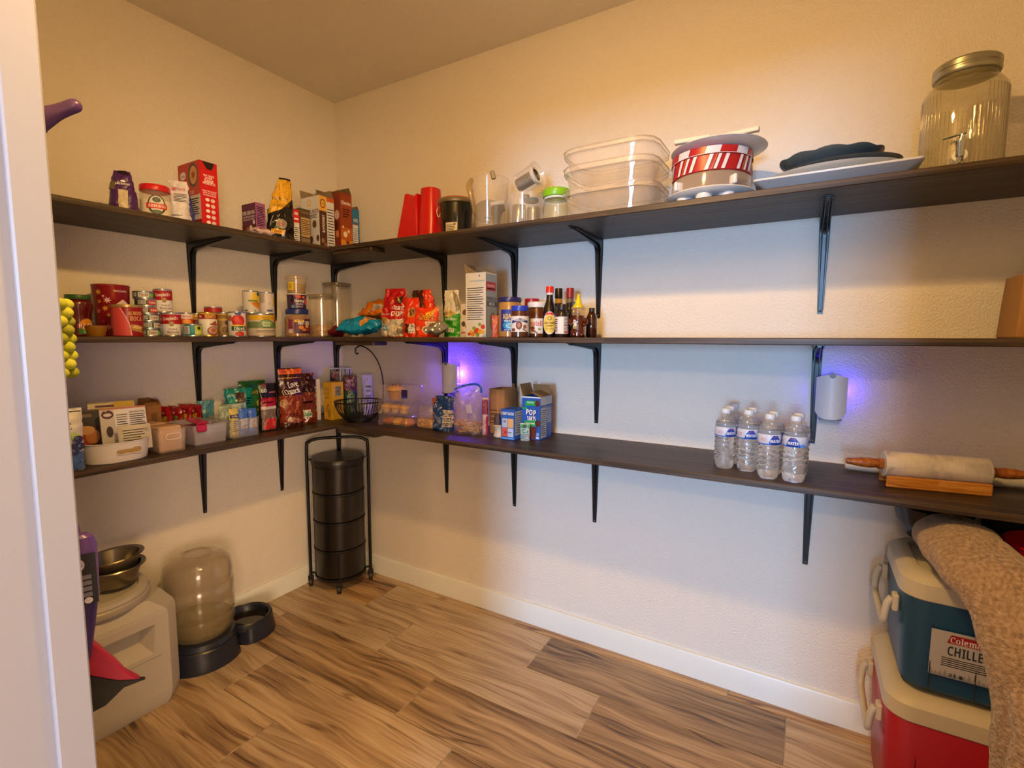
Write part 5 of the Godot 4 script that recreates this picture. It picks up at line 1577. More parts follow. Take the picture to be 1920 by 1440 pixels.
	bag("snack_bag", "narrow white pouch with brown spots squeezed against the large white carton", Vector3(1.068, y, 0.21), 0.2, {w = 0.055, h = 0.15, d = 0.03, crk = 0.003, seed = 31, taper = 0.2}, mat("c6b69e", 0.4), func(p, w, h):
		p.oval(w * 0.1, h * 0.75, 0.012, 0.013, "5f3c24")
		p.oval(-w * 0.1, h * 0.4, 0.01, 0.012, "4f3222")
		p.oval(w * 0.4, h * 0.34, 0.008, 0.01, "8d6a4c")
		p.rect(-w * 0.5, h * 0.12, w * 0.3, h * 0.16, "a8442a"), "bags on the middle shelf")
	var wc = carton("milk_carton", "tall white carton with an opened top and a fruit picture at its foot", 1.1, 1.206, y, 0.28, 0.16, 0.25, "cfc4b0", func(p, w, h):
		p.lines(-w * 0.42, h * 0.26, w * 0.4, h * 0.78, 15, "a59a8a", 0.28)
		p.rect(-w * 0.3, h * 0.86, w * 0.46, h * 0.885, "a9aea6")
		p.poly([Vector2(-w / 2, 0.002), Vector2(w / 2, 0.002), Vector2(w / 2, h * 0.17), Vector2(w * 0.1, h * 0.2), Vector2(-w * 0.3, h * 0.12)], "d8cbb0")
		for f in [[0.36, 0.16, 0.012, "c8402a"], [0.2, 0.2, 0.009, "7d9a3a"], [0.05, 0.1, 0.016, "c93a22"], [0.22, 0.09, 0.012, "d8932a"], [-0.14, 0.05, 0.012, "cc7a2a"], [-0.08, 0.14, 0.01, "8a9a34"], [0.38, 0.08, 0.01, "d9a544"], [-0.32, 0.05, 0.009, "b8401e"], [0.1, 0.04, 0.01, "7d8a2c"], [-0.22, 0.09, 0.008, "d9a030"]]:
			p.oval(w * f[0], h * f[1], f[2], f[2] * 0.9, f[3], 10)
		p.poly([Vector2(w * 0.32, 0.002), Vector2(w / 2, 0.002), Vector2(w / 2, h * 0.06)], "8fa9ad")
		p.oval(w * 0.2, h * 0.95, 0.003, 0.005, "6d665a", 8), func(p, d, h):
		p.rect(-d / 2, 0.001, d / 2, h * 0.98, "8f9596")
		p.rect(-d * 0.48, h * 0.72, d * 0.4, h * 0.86, "a8342e")
		p.letters(words("ORGANIC"), -d * 0.04, h * 0.8, 0.01, d * 0.7, "dcb8ae")
		p.lines(-d * 0.36, h * 0.74, d * 0.3, h * 0.77, 1, "d9a89c", 0.5)
		p.rect(-d * 0.4, h * 0.48, d * 0.5, h * 0.56, "4f565c")
		p.letters(words("PREMIUM"), 0.002, h * 0.6, 0.015, d * 0.84, "3f454c")
		p.letters(words("MIX"), 0.002, h * 0.52, 0.013, d * 0.5, "d5cec0")
		p.oval(d * 0.1, h * 0.25, 0.024, 0.04, "8a6a4c")
		p.oval(d * 0.2, h * 0.14, 0.016, 0.02, "a04a2a"), "", "a58f6c")
	part("raised_corner", prism([Vector2(0, 0), Vector2(0.04, 0), Vector2(0.0, 0.04)], 0, 0.0012), mat("7d6846", 0.7), wc, Vector3(-0.053, 0.278, 0.02), Vector3(0.2, 0.3, 0.15))
	bag("snack_bag", "slim orange bar wrapper standing between the white carton and the peanut butter jar", Vector3(1.232, y, 0.215), 0.6, {w = 0.03, h = 0.095, d = 0.014, crk = 0.002, seed = 33}, mat("b5502a", 0.3), null, "bags on the middle shelf")
	# jars and bottles
	var pj = round_thing("peanut_butter_jar", "large jar of peanut butter with a navy lid and blue label", "jar", Vector3(1.31, y, 0.22), face(1.31, 0.22), [
		["jar", [Vector2(0, 0), Vector2(0.044, 0), Vector2(0.0475, 0.004), Vector2(0.0475, 0.14), Vector2(0.045, 0.15)], mat("a87434", 0.15, 0.0, 0.8)],
		["lid", [Vector2(0.045, 0.148), Vector2(0.0485, 0.149), Vector2(0.0495, 0.151), Vector2(0.0495, 0.165), Vector2(0.0475, 0.168), Vector2(0, 0.168)], mat("241f52", 0.3)]], "", 40)
	wrap_print(pj, 0.0477, func(p):
		p.rect(-0.043, 0.026, 0.06, 0.116, "1d2f74")
		p.oval(0.004, 0.05, 0.036, 0.018, "2a7fa6")
		p.oval(0.008, 0.048, 0.026, 0.012, "8ec0c4")
		p.letters(words("ADAMS"), 0.0, 0.088, 0.021, 0.064, "e6b52c", 0.06)
		p.letters(words("100% NATURAL"), 0.004, 0.07, 0.008, 0.06, "d9e4e6", 0.04)
		p.letters(words("CRUNCHY"), 0.008, 0.049, 0.008, 0.036, "1d4a74")
		p.letters(words("NET WT 16 OZ"), 0.0, 0.031, 0.0045, 0.05, "cfd6e2"))
	var hj = round_thing("spread_jar", "small chocolate spread jar with a bright blue lid in front of the peanut butter", "jar", Vector3(1.408, y, 0.305), face(1.408, 0.305), [
		["jar", [Vector2(0, 0), Vector2(0.034, 0), Vector2(0.0365, 0.003), Vector2(0.0365, 0.098), Vector2(0.034, 0.106)], mat("4a2412", 0.15, 0.0, 0.8)],
		["lid", [Vector2(0.033, 0.105), Vector2(0.035, 0.105), Vector2(0.0355, 0.107), Vector2(0.0355, 0.123), Vector2(0.034, 0.126), Vector2(0, 0.126)], mat("20389a", 0.3)]], "", 36)
	wrap_print(hj, 0.0367, func(p):
		p.rect(-0.05, 0.022, 0.05, 0.084, "d5c6b4")
		p.oval(-0.004, 0.05, 0.015, 0.021, "d5c6b4")
		p.oval(-0.004, 0.048, 0.0125, 0.018, "6d3a24")
		p.oval(-0.004, 0.048, 0.006, 0.009, "a86a4c")
		p.poly([Vector2(-0.036, 0.066), Vector2(0.0, 0.076), Vector2(0.034, 0.066), Vector2(0.034, 0.056), Vector2(0.0, 0.065), Vector2(-0.036, 0.055)], "2b2a5c")
		p.letters(words("HAZELNUT"), 0.0, 0.0685, 0.007, 0.05, "d9d4dc")
		p.oval(0.02, 0.042, 0.008, 0.008, "8d5a44")
		p.oval(-0.028, 0.03, 0.009, 0.007, "6d3a24")
		p.poly([Vector2(0.012, 0.036), Vector2(0.03, 0.024), Vector2(0.026, 0.023), Vector2(0.01, 0.032)], "4a2414"))
	var nt = round_thing("spread_jar", "hazelnut spread jar with a wide white lid", "jar", Vector3(1.43, y, 0.195), face(1.43, 0.195), [
		["jar", [Vector2(0, 0), Vector2(0.038, 0), Vector2(0.041, 0.004), Vector2(0.042, 0.05), Vector2(0.04, 0.09), Vector2(0.036, 0.118), Vector2(0.034, 0.126)], mat("56290f", 0.12, 0.0, 0.8)],
		["lid", [Vector2(0.036, 0.124), Vector2(0.042, 0.124), Vector2(0.0425, 0.127), Vector2(0.042, 0.143), Vector2(0.038, 0.147), Vector2(0, 0.147)], mat("d9cbb8", 0.35)]], "", 40)
	wrap_print(nt, 0.0422, func(p):
		p.rect(-0.05, 0.016, 0.05, 0.078, "d9cbb6")
		p.letters(words("nutella"), 0.0, 0.058, 0.022, 0.062, "c01c16")
		p.rect(0.024, 0.03, 0.046, 0.06, "b9aa98")
		p.bars(0.026, 0.032, 0.044, 0.058, 8, "55504a")
		p.poly([Vector2(-0.026, 0.036), Vector2(-0.01, 0.03), Vector2(0.004, 0.018), Vector2(-0.004, 0.017), Vector2(-0.026, 0.026)], "8d4a24")
		p.oval(-0.02, 0.038, 0.01, 0.008, "7a3a1a")
		p.oval(0.008, 0.034, 0.006, 0.004, "7d8a34"))
	round_thing("spice_jar", "jar with a red lid showing behind the white lidded spread jar", "jar", Vector3(1.345, y, 0.085), 0.0, [
		["jar", [Vector2(0, 0), Vector2(0.028, 0), Vector2(0.03, 0.003), Vector2(0.03, 0.13), Vector2(0.028, 0.14)], mat("5d3a20", 0.2)],
		["lid", [Vector2(0.028, 0.139), Vector2(0.032, 0.139), Vector2(0.0325, 0.142), Vector2(0.0325, 0.168), Vector2(0.03, 0.171), Vector2(0, 0.171)], mat("a3161c", 0.3)]])
	var sy = round_thing("sauce_bottle", "dark soy sauce bottle with a bright red cap and yellow oval label", "bottle", Vector3(1.519, y, 0.26), face(1.519, 0.26), [
		["glass", [Vector2(0, 0), Vector2(0.025, 0), Vector2(0.0275, 0.004), Vector2(0.0275, 0.1), Vector2(0.025, 0.118), Vector2(0.0155, 0.142), Vector2(0.0135, 0.158), Vector2(0.0135, 0.17)], mat("160a06", 0.06, 0.0, 0.9)],
		["neck_band", [Vector2(0.0136, 0.168), Vector2(0.0142, 0.168), Vector2(0.0142, 0.177), Vector2(0.0136, 0.177)], mat("c9c0b0", 0.3)],
		["cap", [Vector2(0.0135, 0.177), Vector2(0.015, 0.177), Vector2(0.0155, 0.179), Vector2(0.0155, 0.199), Vector2(0.014, 0.202), Vector2(0, 0.202)], mat("d0200f", 0.3)]], "", 36)
	wrap_print(sy, 0.0277, func(p):
		p.oval(0, 0.057, 0.0275, 0.045, "d9cdb4", 28)
		p.poly([Vector2(-0.021, 0.086), Vector2(-0.01, 0.0985), Vector2(0.01, 0.0985), Vector2(0.021, 0.086), Vector2(0.01, 0.088), Vector2(-0.01, 0.088)], "b8302a")
		p.oval(0, 0.053, 0.0255, 0.037, "d9b445", 28)
		p.oval(0, 0.075, 0.008, 0.008, "3a3226")
		p.oval(0, 0.075, 0.0055, 0.0055, "d9b445")
		p.letters(words("KIKKOMAN"), 0, 0.057, 0.0085, 0.043, "3d2a12")
		p.letters(words("SOY SAUCE"), 0, 0.034, 0.005, 0.03, "6d4a1a")
		p.lines(-0.012, 0.042, 0.012, 0.048, 2, "9d7a2a"))
	var tallb = [Vector2(0, 0), Vector2(0.022, 0), Vector2(0.024, 0.003), Vector2(0.024, 0.12), Vector2(0.016, 0.145), Vector2(0.014, 0.168)]
	for k in 2:
		var bt = round_thing("sauce_bottle", ["tall dark bottle with a black cap behind the soy sauce", "tall dark bottle with a red cap behind the soy sauce"][k], "bottle", Vector3([1.497, 1.545][k], y, [0.13, 0.12][k]), face(1.5, 0.13), [
			["glass", tallb, mat("1d0f08", 0.1, 0.0, 0.7)],
			["gold_collar" if k == 0 else "collar", [Vector2(0.0155, 0.142), Vector2(0.0168, 0.144), Vector2(0.015, 0.162), Vector2(0.0142, 0.162)], mat(["b98a3a", "6d5638"][k], 0.35)],
			["cap", [Vector2(0.0142, 0.164), Vector2(0.016, 0.165), Vector2(0.0165, 0.168), Vector2(0.016, 0.203), Vector2(0.0145, 0.206), Vector2(0, 0.206)], mat(["1a1310", "8f1a1a"][k], 0.35)]])
	var vb = round_thing("sauce_bottle", "small bottle with a pale pink label right of the soy sauce", "bottle", Vector3(1.58, y, 0.275), face(1.58, 0.275), [
		["glass", [Vector2(0, 0), Vector2(0.0235, 0), Vector2(0.0255, 0.004), Vector2(0.0255, 0.088), Vector2(0.022, 0.1), Vector2(0.015, 0.108)], mat("241511", 0.08, 0.0, 0.8)],
		["cap", [Vector2(0.015, 0.107), Vector2(0.017, 0.107), Vector2(0.0175, 0.11), Vector2(0.0175, 0.126), Vector2(0.016, 0.129), Vector2(0, 0.129)], mat("201a1a", 0.35)]], "", 32)
	wrap_print(vb, 0.0257, func(p):
		p.rect(-0.04, 0.014, 0.04, 0.08, "d2b8aa")
		p.rect(-0.016, 0.014, 0.006, 0.08, "d9ccb9")
		p.lines(0.008, 0.02, 0.036, 0.078, 10, "b5685a", 0.35)
		p.lines(-0.036, 0.022, -0.018, 0.072, 7, "b56a60", 0.4)
		p.rect(0.01, 0.016, 0.03, 0.024, "a8504a"))
	round_thing("sauce_bottle", "dark bottle with a ribbed black cap between the pink label bottle and the honey", "bottle", Vector3(1.592, y, 0.185), 0.0, [
		["glass", [Vector2(0, 0), Vector2(0.026, 0), Vector2(0.028, 0.004), Vector2(0.028, 0.09), Vector2(0.02, 0.112), Vector2(0.016, 0.122)], mat("1f1512", 0.1, 0.0, 0.7)],
		["cap", [Vector2(0.017, 0.12), Vector2(0.0195, 0.121), Vector2(0.0195, 0.14), Vector2(0.018, 0.142), Vector2(0, 0.142)], mat("2b2624", 0.4)]], "", 32)
	# honey bear
	var hb = thing("honey_bottle", "bear shaped honey bottle with a yellow cone cap", "bottle", Vector3(1.638, y, 0.25), face(1.638, 0.25))
	var amber = mat("4a1508", 0.08, 0.0, 0.9)
	part("body", turned([Vector2(0, 0), Vector2(0.026, 0.0), Vector2(0.03, 0.005), Vector2(0.031, 0.022), Vector2(0.027, 0.045), Vector2(0.026, 0.06), Vector2(0.027, 0.075), Vector2(0.024, 0.084)], 32), amber, hb)
	part("head", turned([Vector2(0.022, 0.083), Vector2(0.025, 0.088), Vector2(0.026, 0.1), Vector2(0.023, 0.112), Vector2(0.018, 0.118), Vector2(0, 0.118)], 32), clear_mat("c9a87c", 0.3, 0.1), hb)
	for s in [-1, 1]:
		part("ear", sphere(0.008, 0.9), clear_mat("c9a87c", 0.35, 0.1), hb, Vector3(s * 0.02, 0.113, 0.004))
		part("arm", tube(curve([Vector3(s * 0.026, 0.072, 0.006), Vector3(s * 0.03, 0.058, 0.014), Vector3(s * 0.02, 0.046, 0.026)], 6), [0.006, 0.007, 0.0075, 0.008, 0.008, 0.008, 0.008, 0.0075, 0.007, 0.0075, 0.0078, 0.0072, 0.004], 12), amber, hb)
		part("foot", sphere(0.011, 0.9), amber, hb, Vector3(s * 0.015, 0.0105, 0.022))
	part("muzzle", sphere(0.009, 0.8), clear_mat("c9a87c", 0.35, 0.1), hb, Vector3(0, 0.097, 0.022))
	var hp = Print.new(on_round(0.0285), 0.006)
	hp.oval(-0.014, 0.05, 0.0085, 0.019, "cfc2ac")
	hp.letters(words("HONEY"), -0.014, 0.06, 0.005, 0.013, "5a4a30")
	hp.oval(-0.012, 0.038, 0.007, 0.006, "8a8a34")
	part("label", hp.done(), ink(), hb)
	part("cap", turned([Vector2(0.019, 0.114), Vector2(0.021, 0.116), Vector2(0.021, 0.124), Vector2(0.016, 0.127), Vector2(0.013, 0.132), Vector2(0.012, 0.142), Vector2(0.008, 0.147), Vector2(0.0045, 0.164), Vector2(0.002, 0.168), Vector2(0, 0.168)], 28), mat("d9b90f", 0.35), hb)
	round_thing("syrup_bottle", "slim dark amber bottle at the wall behind the honey bottle", "bottle", Vector3(1.655, y, 0.15), 0.0, [
		["glass", [Vector2(0, 0), Vector2(0.02, 0), Vector2(0.022, 0.003), Vector2(0.022, 0.08), Vector2(0.014, 0.1), Vector2(0.01, 0.105)], mat("3a1a0c", 0.1, 0.0, 0.7)],
		["cap", [Vector2(0.01, 0.104), Vector2(0.012, 0.104), Vector2(0.012, 0.118), Vector2(0, 0.12)], mat("2a211c", 0.4)]])
	# paper sack at the right end
	var sk = thing("paper_bag", "brown paper bag at the right end of the middle shelf with something dark behind", "bag", Vector3(2.955, y, 0.22), 0.0)
	part("bag", tub([[0, 0.155, 0.16, 0.006], [0.004, 0.16, 0.165, 0.006], [0.1, 0.15, 0.16, 0.006], [0.165, 0.145, 0.14, 0.006], [0.165, 0.142, 0.137, 0.006], [0.1, 0.147, 0.157, 0.006]], true, true, 2), mat("9a6a34", 0.8), sk)
	var pt = thing("frying_pan", "dark round pan standing on edge behind the paper bag on the middle shelf", "pan", Vector3(3.035, y, 0.08), 0.0)
	part("pan_body", turned([Vector2(0, 0), Vector2(0.095, 0), Vector2(0.105, 0.006), Vector2(0.11, 0.035), Vector2(0.106, 0.035), Vector2(0.098, 0.008), Vector2(0, 0.006)], 40), mat("1d1714", 0.4), pt, Vector3(0, 0.11, 0.0), Vector3(1.35, 0, 0))

# ------------------------------------------------------------------ lowest shelf, left wall
func low_left_shelf():
	var y = LOW
	bag("berry_pouch", "white pouch with a blueberry picture at the near end of the lowest left shelf", Vector3(0.33, y, 1.455), PI / 2 - 0.2, {w = 0.15, h = 0.205, d = 0.07, crk = 0.005, seed = 41}, mat("cdc2b4", 0.4), func(p, w, h):
		p.rect(-w * 0.98, 0.002, w * 0.98, h * 0.3, "3f5a86")
		p.letters(words("PRIDE", "Droid Serif"), w * 0.14, h * 0.72, 0.02, w * 0.9, "2d2a35")
		p.lines(-w * 0.9, h * 0.93, w * 0.95, h * 0.96, 1, "a89e92")
		p.oval(w * 0.42, h * 0.54, 0.022, 0.01, "7d9a3a")
		p.oval(w * 0.66, h * 0.57, 0.014, 0.009, "b3c46a")
		p.oval(w * 0.3, h * 0.45, 0.018, 0.01, "95a84c")
		for k in [[0.25, 0.36], [0.5, 0.38], [0.68, 0.44], [0.8, 0.5], [0.62, 0.31], [0.4, 0.3], [0.84, 0.38], [0.1, 0.33]]:
			p.oval(w * k[0], h * k[1], 0.0125, 0.0125, "2d2c4a", 14)
			p.oval(w * k[0] - 0.003, h * k[1] + 0.003, 0.004, 0.004, "6d70a0", 8), "pouches on the lowest left shelf")
	bag("pouch", "blue pouch standing behind the blueberry pouch", Vector3(0.25, y, 1.432), PI / 2 - 0.35, {w = 0.1, h = 0.2, d = 0.05, crk = 0.006, seed = 42}, mat("1f4a7d", 0.35), func(p, w, h):
		p.rect(-w * 0.98, h * 0.78, w * 0.98, h * 0.97, "b9b0a8")
		p.oval(w * 0.3, h * 0.15, 0.03, 0.026, "c3b5ae")
		p.rect(w * 0.6, h * 0.4, w * 0.95, h * 0.75, "2d7d8d"), "pouches on the lowest left shelf")
	bag("pouch", "pouch with a cream and crimson edge between the blue pouch and the white bin", Vector3(0.17, y, 1.425), PI / 2 - 0.35, {w = 0.1, h = 0.2, d = 0.05, crk = 0.006, seed = 43, bend = -0.02}, mat("c2ac9a", 0.35), func(p, w, h):
		p.poly([Vector2(-w * 0.98, 0.003), Vector2(w * 0.5, 0.003), Vector2(w * 0.25, h * 0.5), Vector2(w * 0.6, h * 0.95), Vector2(-w * 0.98, h * 0.95)], "1f3a74")
		p.poly([Vector2(w * 0.5, 0.003), Vector2(w * 0.66, 0.003), Vector2(w * 0.4, h * 0.5), Vector2(w * 0.25, h * 0.5)], "b01a3a"), "pouches on the lowest left shelf")
	bag("pouch", "dark pink pouch top showing above the pouches at the near end", Vector3(0.06, y, 1.40), PI / 2 - 0.2, {w = 0.14, h = 0.232, d = 0.05, crk = 0.006, seed = 44}, mat("6d1f33", 0.4), null, "pouches on the lowest left shelf")
	# white bin of packets
	var bn = thing("storage_bin", "white oval cornered bin with a handle slot full of food packets", "bin", Vector3(0.24, y, 1.277), 0.0)
	var bw = mat("cdbfb4", 0.4)
	part("bin_body", tub([[0, 0.245, 0.18, 0.07], [0.003, 0.25, 0.186, 0.072], [0.06, 0.265, 0.2, 0.078], [0.07, 0.268, 0.202, 0.079], [0.071, 0.272, 0.206, 0.08], [0.073, 0.272, 0.206, 0.08], [0.073, 0.262, 0.196, 0.076], [0.006, 0.243, 0.18, 0.07]], true, true, 8), bw, bn)
	part("handle_slot", tub([[0, 0.075, 0.018, 0.009], [0.0008, 0.074, 0.017, 0.009]], true, true, 5), mat("9c7a45", 0.6), bn, Vector3(0.1298, 0.04, -0.012), Vector3(PI / 2, PI / 2, 0))
	part("slot_rim", tube(rr(0.079, 0.022, 0.011, 0, 5), 0.0018, 8, true), bw, bn, Vector3(0.1302, 0.04, -0.012), Vector3(PI / 2, PI / 2, 0))
	pack("food_packet", "cream packet with small print leaning at the front right of the white bin", Vector3(0.325, y + 0.03, 1.225), PI / 2 - 0.15, 0.1, 0.09, 0.01, "b5a58d", func(p, w, h):
		p.lines(-w * 0.36, h * 0.25, w * 0.3, h * 0.85, 6, "8f826f", 0.25)
		p.rect(w * 0.3, h * 0.7, w * 0.42, h * 0.85, "8d8578"), -0.18)
	pack("food_packet", "white packet printed with a nutrition table in the middle of the white bin", Vector3(0.275, y + 0.028, 1.235), PI / 2 - 0.1, 0.14, 0.155, 0.012, "d0c4ba", func(p, w, h):
		p.letters(words("Nutrition Facts"), w * 0.3, h * 0.87, 0.007, w * 0.34, "3d3835")
		p.lines(w * 0.12, h * 0.3, w * 0.47, h * 0.83, 11, "8a7f78", 0.3)
		p.lines(-w * 0.16, h * 0.35, w * 0.08, h * 0.85, 9, "a2968c", 0.25)
		p.rect(-w / 2, 0.001, -w * 0.2, h, "b9ad9c")
		p.oval(-w * 0.34, h * 0.85, 0.018, 0.016, "4a1f2c")
		p.oval(-w * 0.34, h * 0.84, 0.012, 0.006, "c9b5a8")
		p.oval(-w * 0.33, h * 0.45, 0.01, 0.02, "3a2d30")
		p.rect(-w / 2, h * 0.96, w / 2, h, "b06a4a"), -0.12)
	pack("food_packet", "packet with a dark and orange food photo at the left of the white bin", Vector3(0.2, y + 0.028, 1.325), PI / 2 - 0.35, 0.085, 0.145, 0.014, "4a2c1c", func(p, w, h):
		p.rect(-w / 2, h * 0.62, w / 2, h * 0.98, "231a1c")
		p.oval(-w * 0.1, h * 0.3, 0.026, 0.03, "8d2d16")
		p.oval(w * 0.2, h * 0.36, 0.02, 0.026, "a8642a")
		p.oval(0, h * 0.52, 0.024, 0.016, "c08a4c")
		p.rect(-w * 0.45, h * 0.84, w * 0.2, h * 0.92, "6d5a4a"), -0.1)
	pack("food_packet", "yellow and white topped packet behind the others in the white bin", Vector3(0.15, y + 0.028, 1.225), PI / 2 - 0.25, 0.14, 0.165, 0.012, "a89262", func(p, w, h):
		p.rect(-w / 2, h * 0.86, w / 2, h * 0.97, "c9b58c")
		p.poly([Vector2(-w * 0.1, h * 0.87), Vector2(w * 0.48, h * 0.87), Vector2(w * 0.48, h * 0.99), Vector2(w * 0.1, h * 0.99)], "c09a22")
		p.rect(-w * 0.35, h * 0.88, w * 0.05, h * 0.93, "5a2c2c")
		p.rect(-w * 0.5, h * 0.6, w * 0.5, h * 0.84, "2d2422"), -0.08)
	# kraft box and clear bins
	carton("kraft_box", "opened brown kraft box behind the white bin", 0.015, 0.088, y, 0.155, 1.03, 1.085, "8a5a28", func(p, w, h):
		p.rect(-w * 0.2, h * 0.6, w * 0.2, h * 0.85, "5f3c18"), func(p, d, h):
		p.rect(-d * 0.2, h * 0.55, d * 0.2, h * 0.8, "6d4720"), "", "8a5a28")
	var cb = thing("clear_bin", "clear plastic bin with an oval handle hole packed with tan paper", "bin", Vector3(0.225, y, 1.112), 0.0)
	part("bin_body", tub([[0, 0.24, 0.09, 0.012], [0.003, 0.244, 0.094, 0.014], [0.085, 0.254, 0.102, 0.016], [0.088, 0.258, 0.106, 0.016], [0.09, 0.258, 0.106, 0.016], [0.09, 0.25, 0.098, 0.014], [0.005, 0.24, 0.09, 0.012]], true, true, 4), clear_mat("dcc5b5", 0.22, 0.06), cb)
	part("handle_ring", tube(rr(0.052, 0.022, 0.011, 0, 6), 0.0022, 8, true), clear_mat("ead9cb", 0.6, 0.1), cb, Vector3(0.1262, 0.062, 0), Vector3(PI / 2, PI / 2, 0))
	var tp = thing("paper_bundle", "bundle of tan paper packets filling the clear bin with the oval hole", "packets", Vector3(0.225, y + 0.006, 1.112))
	for k in 4:
		part("sheet", box(Vector3(0.05, 0.086 + 0.008 * (k % 2), 0.08), 0.004, Vector3(0, 0.045, 0)), mat(["b5855c", "b98a66", "a97a50", "bb906a"][k], 0.7), tp, Vector3(-0.088 + 0.056 * k, 0, 0))
	# red snack packs standing in a row
	for k in 4:
		bag("snack_pack", "small red snack pack, %s of the four behind the tan paper bin" % ["nearest", "second", "third", "farthest"][k], Vector3(0.053, y + 0.0, 1.0 - 0.04 * k), 0.15, {w = 0.085, h = 0.142 - 0.004 * (k % 2), d = 0.03, kind = "pillow", crk = 0.007, seed = 50 + k}, mat("8e1216", 0.25), func(p, w, h):
			p.oval(-w * 0.2, h * 0.55, 0.014, 0.02, "5d3a14")
			p.rect(w * 0.1, h * 0.3, w * 0.7, h * 0.72, ["8d7a1c", "6d7d2c", "b07a1c", "c9941f"][k])
			p.oval(w * 0.2, h * 0.8, 0.01, 0.006, "c98a7a"), "red snack packs")
	# bin with a pink lid
	var pk = thing("clear_bin", "clear rectangular bin with a bright pink latch lid at one side", "bin", Vector3(0.212, y, 0.957), 0.06)
	part("bin_body", tub([[0, 0.2, 0.128, 0.01], [0.003, 0.204, 0.132, 0.012], [0.078, 0.214, 0.142, 0.014], [0.081, 0.22, 0.147, 0.014], [0.083, 0.22, 0.147, 0.014], [0.083, 0.21, 0.138, 0.012], [0.005, 0.2, 0.128, 0.01]], true, true, 4), clear_mat("b9b6c6", 0.42, 0.12), pk)
	part("latch", box(Vector3(0.012, 0.03, 0.04), 0.004), mat("a8123c", 0.3), pk, Vector3(0.112, 0.072, 0.045))
	part("lid_strip", box(Vector3(0.09, 0.008, 0.045), 0.003), mat("a8123c", 0.3), pk, Vector3(0.06, 0.094, 0.03), Vector3(0, 0, -0.12))
	for k in 2:
		bag("snack_pack", ["clear and red snack pack inside the pink latched bin", "grey and white snack pack inside the pink latched bin"][k], Vector3(0.22, y + 0.008, 0.985 - 0.06 * k), PI / 2, {w = 0.05, h = 0.07, d = 0.03, kind = "pillow", crk = 0.005, seed = 58 + k}, mat(["9c3a4c", "a39a9c"][k], 0.3), null, "snack packs")
	# bin of upright packs
	var pb = thing("clear_bin", "clear bin holding upright yellow and blue snack packs", "bin", Vector3(0.22, y, 0.804), 0.0)
	part("bin_body", tub([[0, 0.19, 0.118, 0.01], [0.003, 0.194, 0.122, 0.012], [0.085, 0.2, 0.13, 0.014], [0.087, 0.2, 0.13, 0.014], [0.087, 0.192, 0.122, 0.012], [0.005, 0.188, 0.116, 0.01]], true, true, 4), clear_mat("c9c4c6", 0.16, 0.06), pb)
	var cols = [["yellow", "c0ab52", "6d4a30"], ["light blue", "3c63a8", "c0b2a4"], ["blue", "3a5fa6", "bfb2a6"]]
	for k in 3:
		bag("snack_pack", "%s snack pack at the front of the clear bin, %s" % [cols[k][0], ["left", "middle", "right"][k]], Vector3(0.295, y + 0.006, 0.846 - 0.042 * k), PI / 2, {w = 0.04, h = 0.125 - 0.004 * k, d = 0.024, kind = "pillow", crk = 0.005, seed = 61 + k}, mat(cols[k][1], 0.28), func(p, w, h):
			if k == 0:
				p.rect(-w * 0.9, h * 0.68, w * 0.9, h * 0.8, "2c1f4f")
				p.letters(words("LUNA"), 0, h * 0.74, 0.007, w * 1.1, "d9c9a8")
				p.lines(-w * 0.5, h * 0.2, w * 0.6, h * 0.6, 6, "b07a2c", 0.4)
			else:
				p.rect(-w * 0.8, h * 0.28, w * 0.8, h * 0.62, "c3b6a8")
				p.lines(-w * 0.6, h * 0.36, w * 0.6, h * 0.58, 4, "6d6570", 0.35)
				p.oval(0, h * 0.33, 0.007, 0.007, "a8705a"), "snack packs in the clear bin")
	for k in 4:
		bag("snack_pack", "pale green snack pack in the back row of the clear bin, %s" % ["nearest", "second", "third", "farthest"][k], Vector3(0.23 - 0.02 * (k % 2), y + 0.006, 0.85 - 0.03 * k), PI / 2 - 0.3, {w = 0.045, h = 0.135, d = 0.022, kind = "pillow", crk = 0.007, seed = 65 + k}, mat(["8d9478", "7d8a70", "98a08a", "6d8aa0"][k], 0.3), null, "snack packs in the clear bin")
	bag("snack_pack", "small teal topped snack pack standing above the pink latched bin", Vector3(0.06, y, 0.835), PI / 2 - 0.2, {w = 0.07, h = 0.15, d = 0.03, crk = 0.006, seed = 70}, mat("4c7f86", 0.3), null, "snack packs")
	# standing pouches towards the corner
	bag("snack_bag", "teal snack bag with a brown panel standing behind the clear bin", Vector3(0.095, y, 0.70), PI / 2 - 0.25, {w = 0.12, h = 0.196, d = 0.045, kind = "pillow", crk = 0.008, seed = 71, taper = -0.05}, mat("13776c", 0.25), func(p, w, h):
		p.poly([Vector2(-w * 0.2, h * 0.45), Vector2(w * 0.3, h * 0.47), Vector2(w * 0.4, h * 0.9), Vector2(-w * 0.3, h * 0.9)], "4a3026")
		p.oval(0.004, h * 0.68, 0.014, 0.018, "94806c")
		p.oval(-w * 0.6, h * 0.7, 0.012, 0.014, "2d9a8a")
		p.lines(w * 0.45, h * 0.6, w * 0.8, h * 0.78, 3, "7db5a8", 0.4), "snack bags on the lowest left shelf")
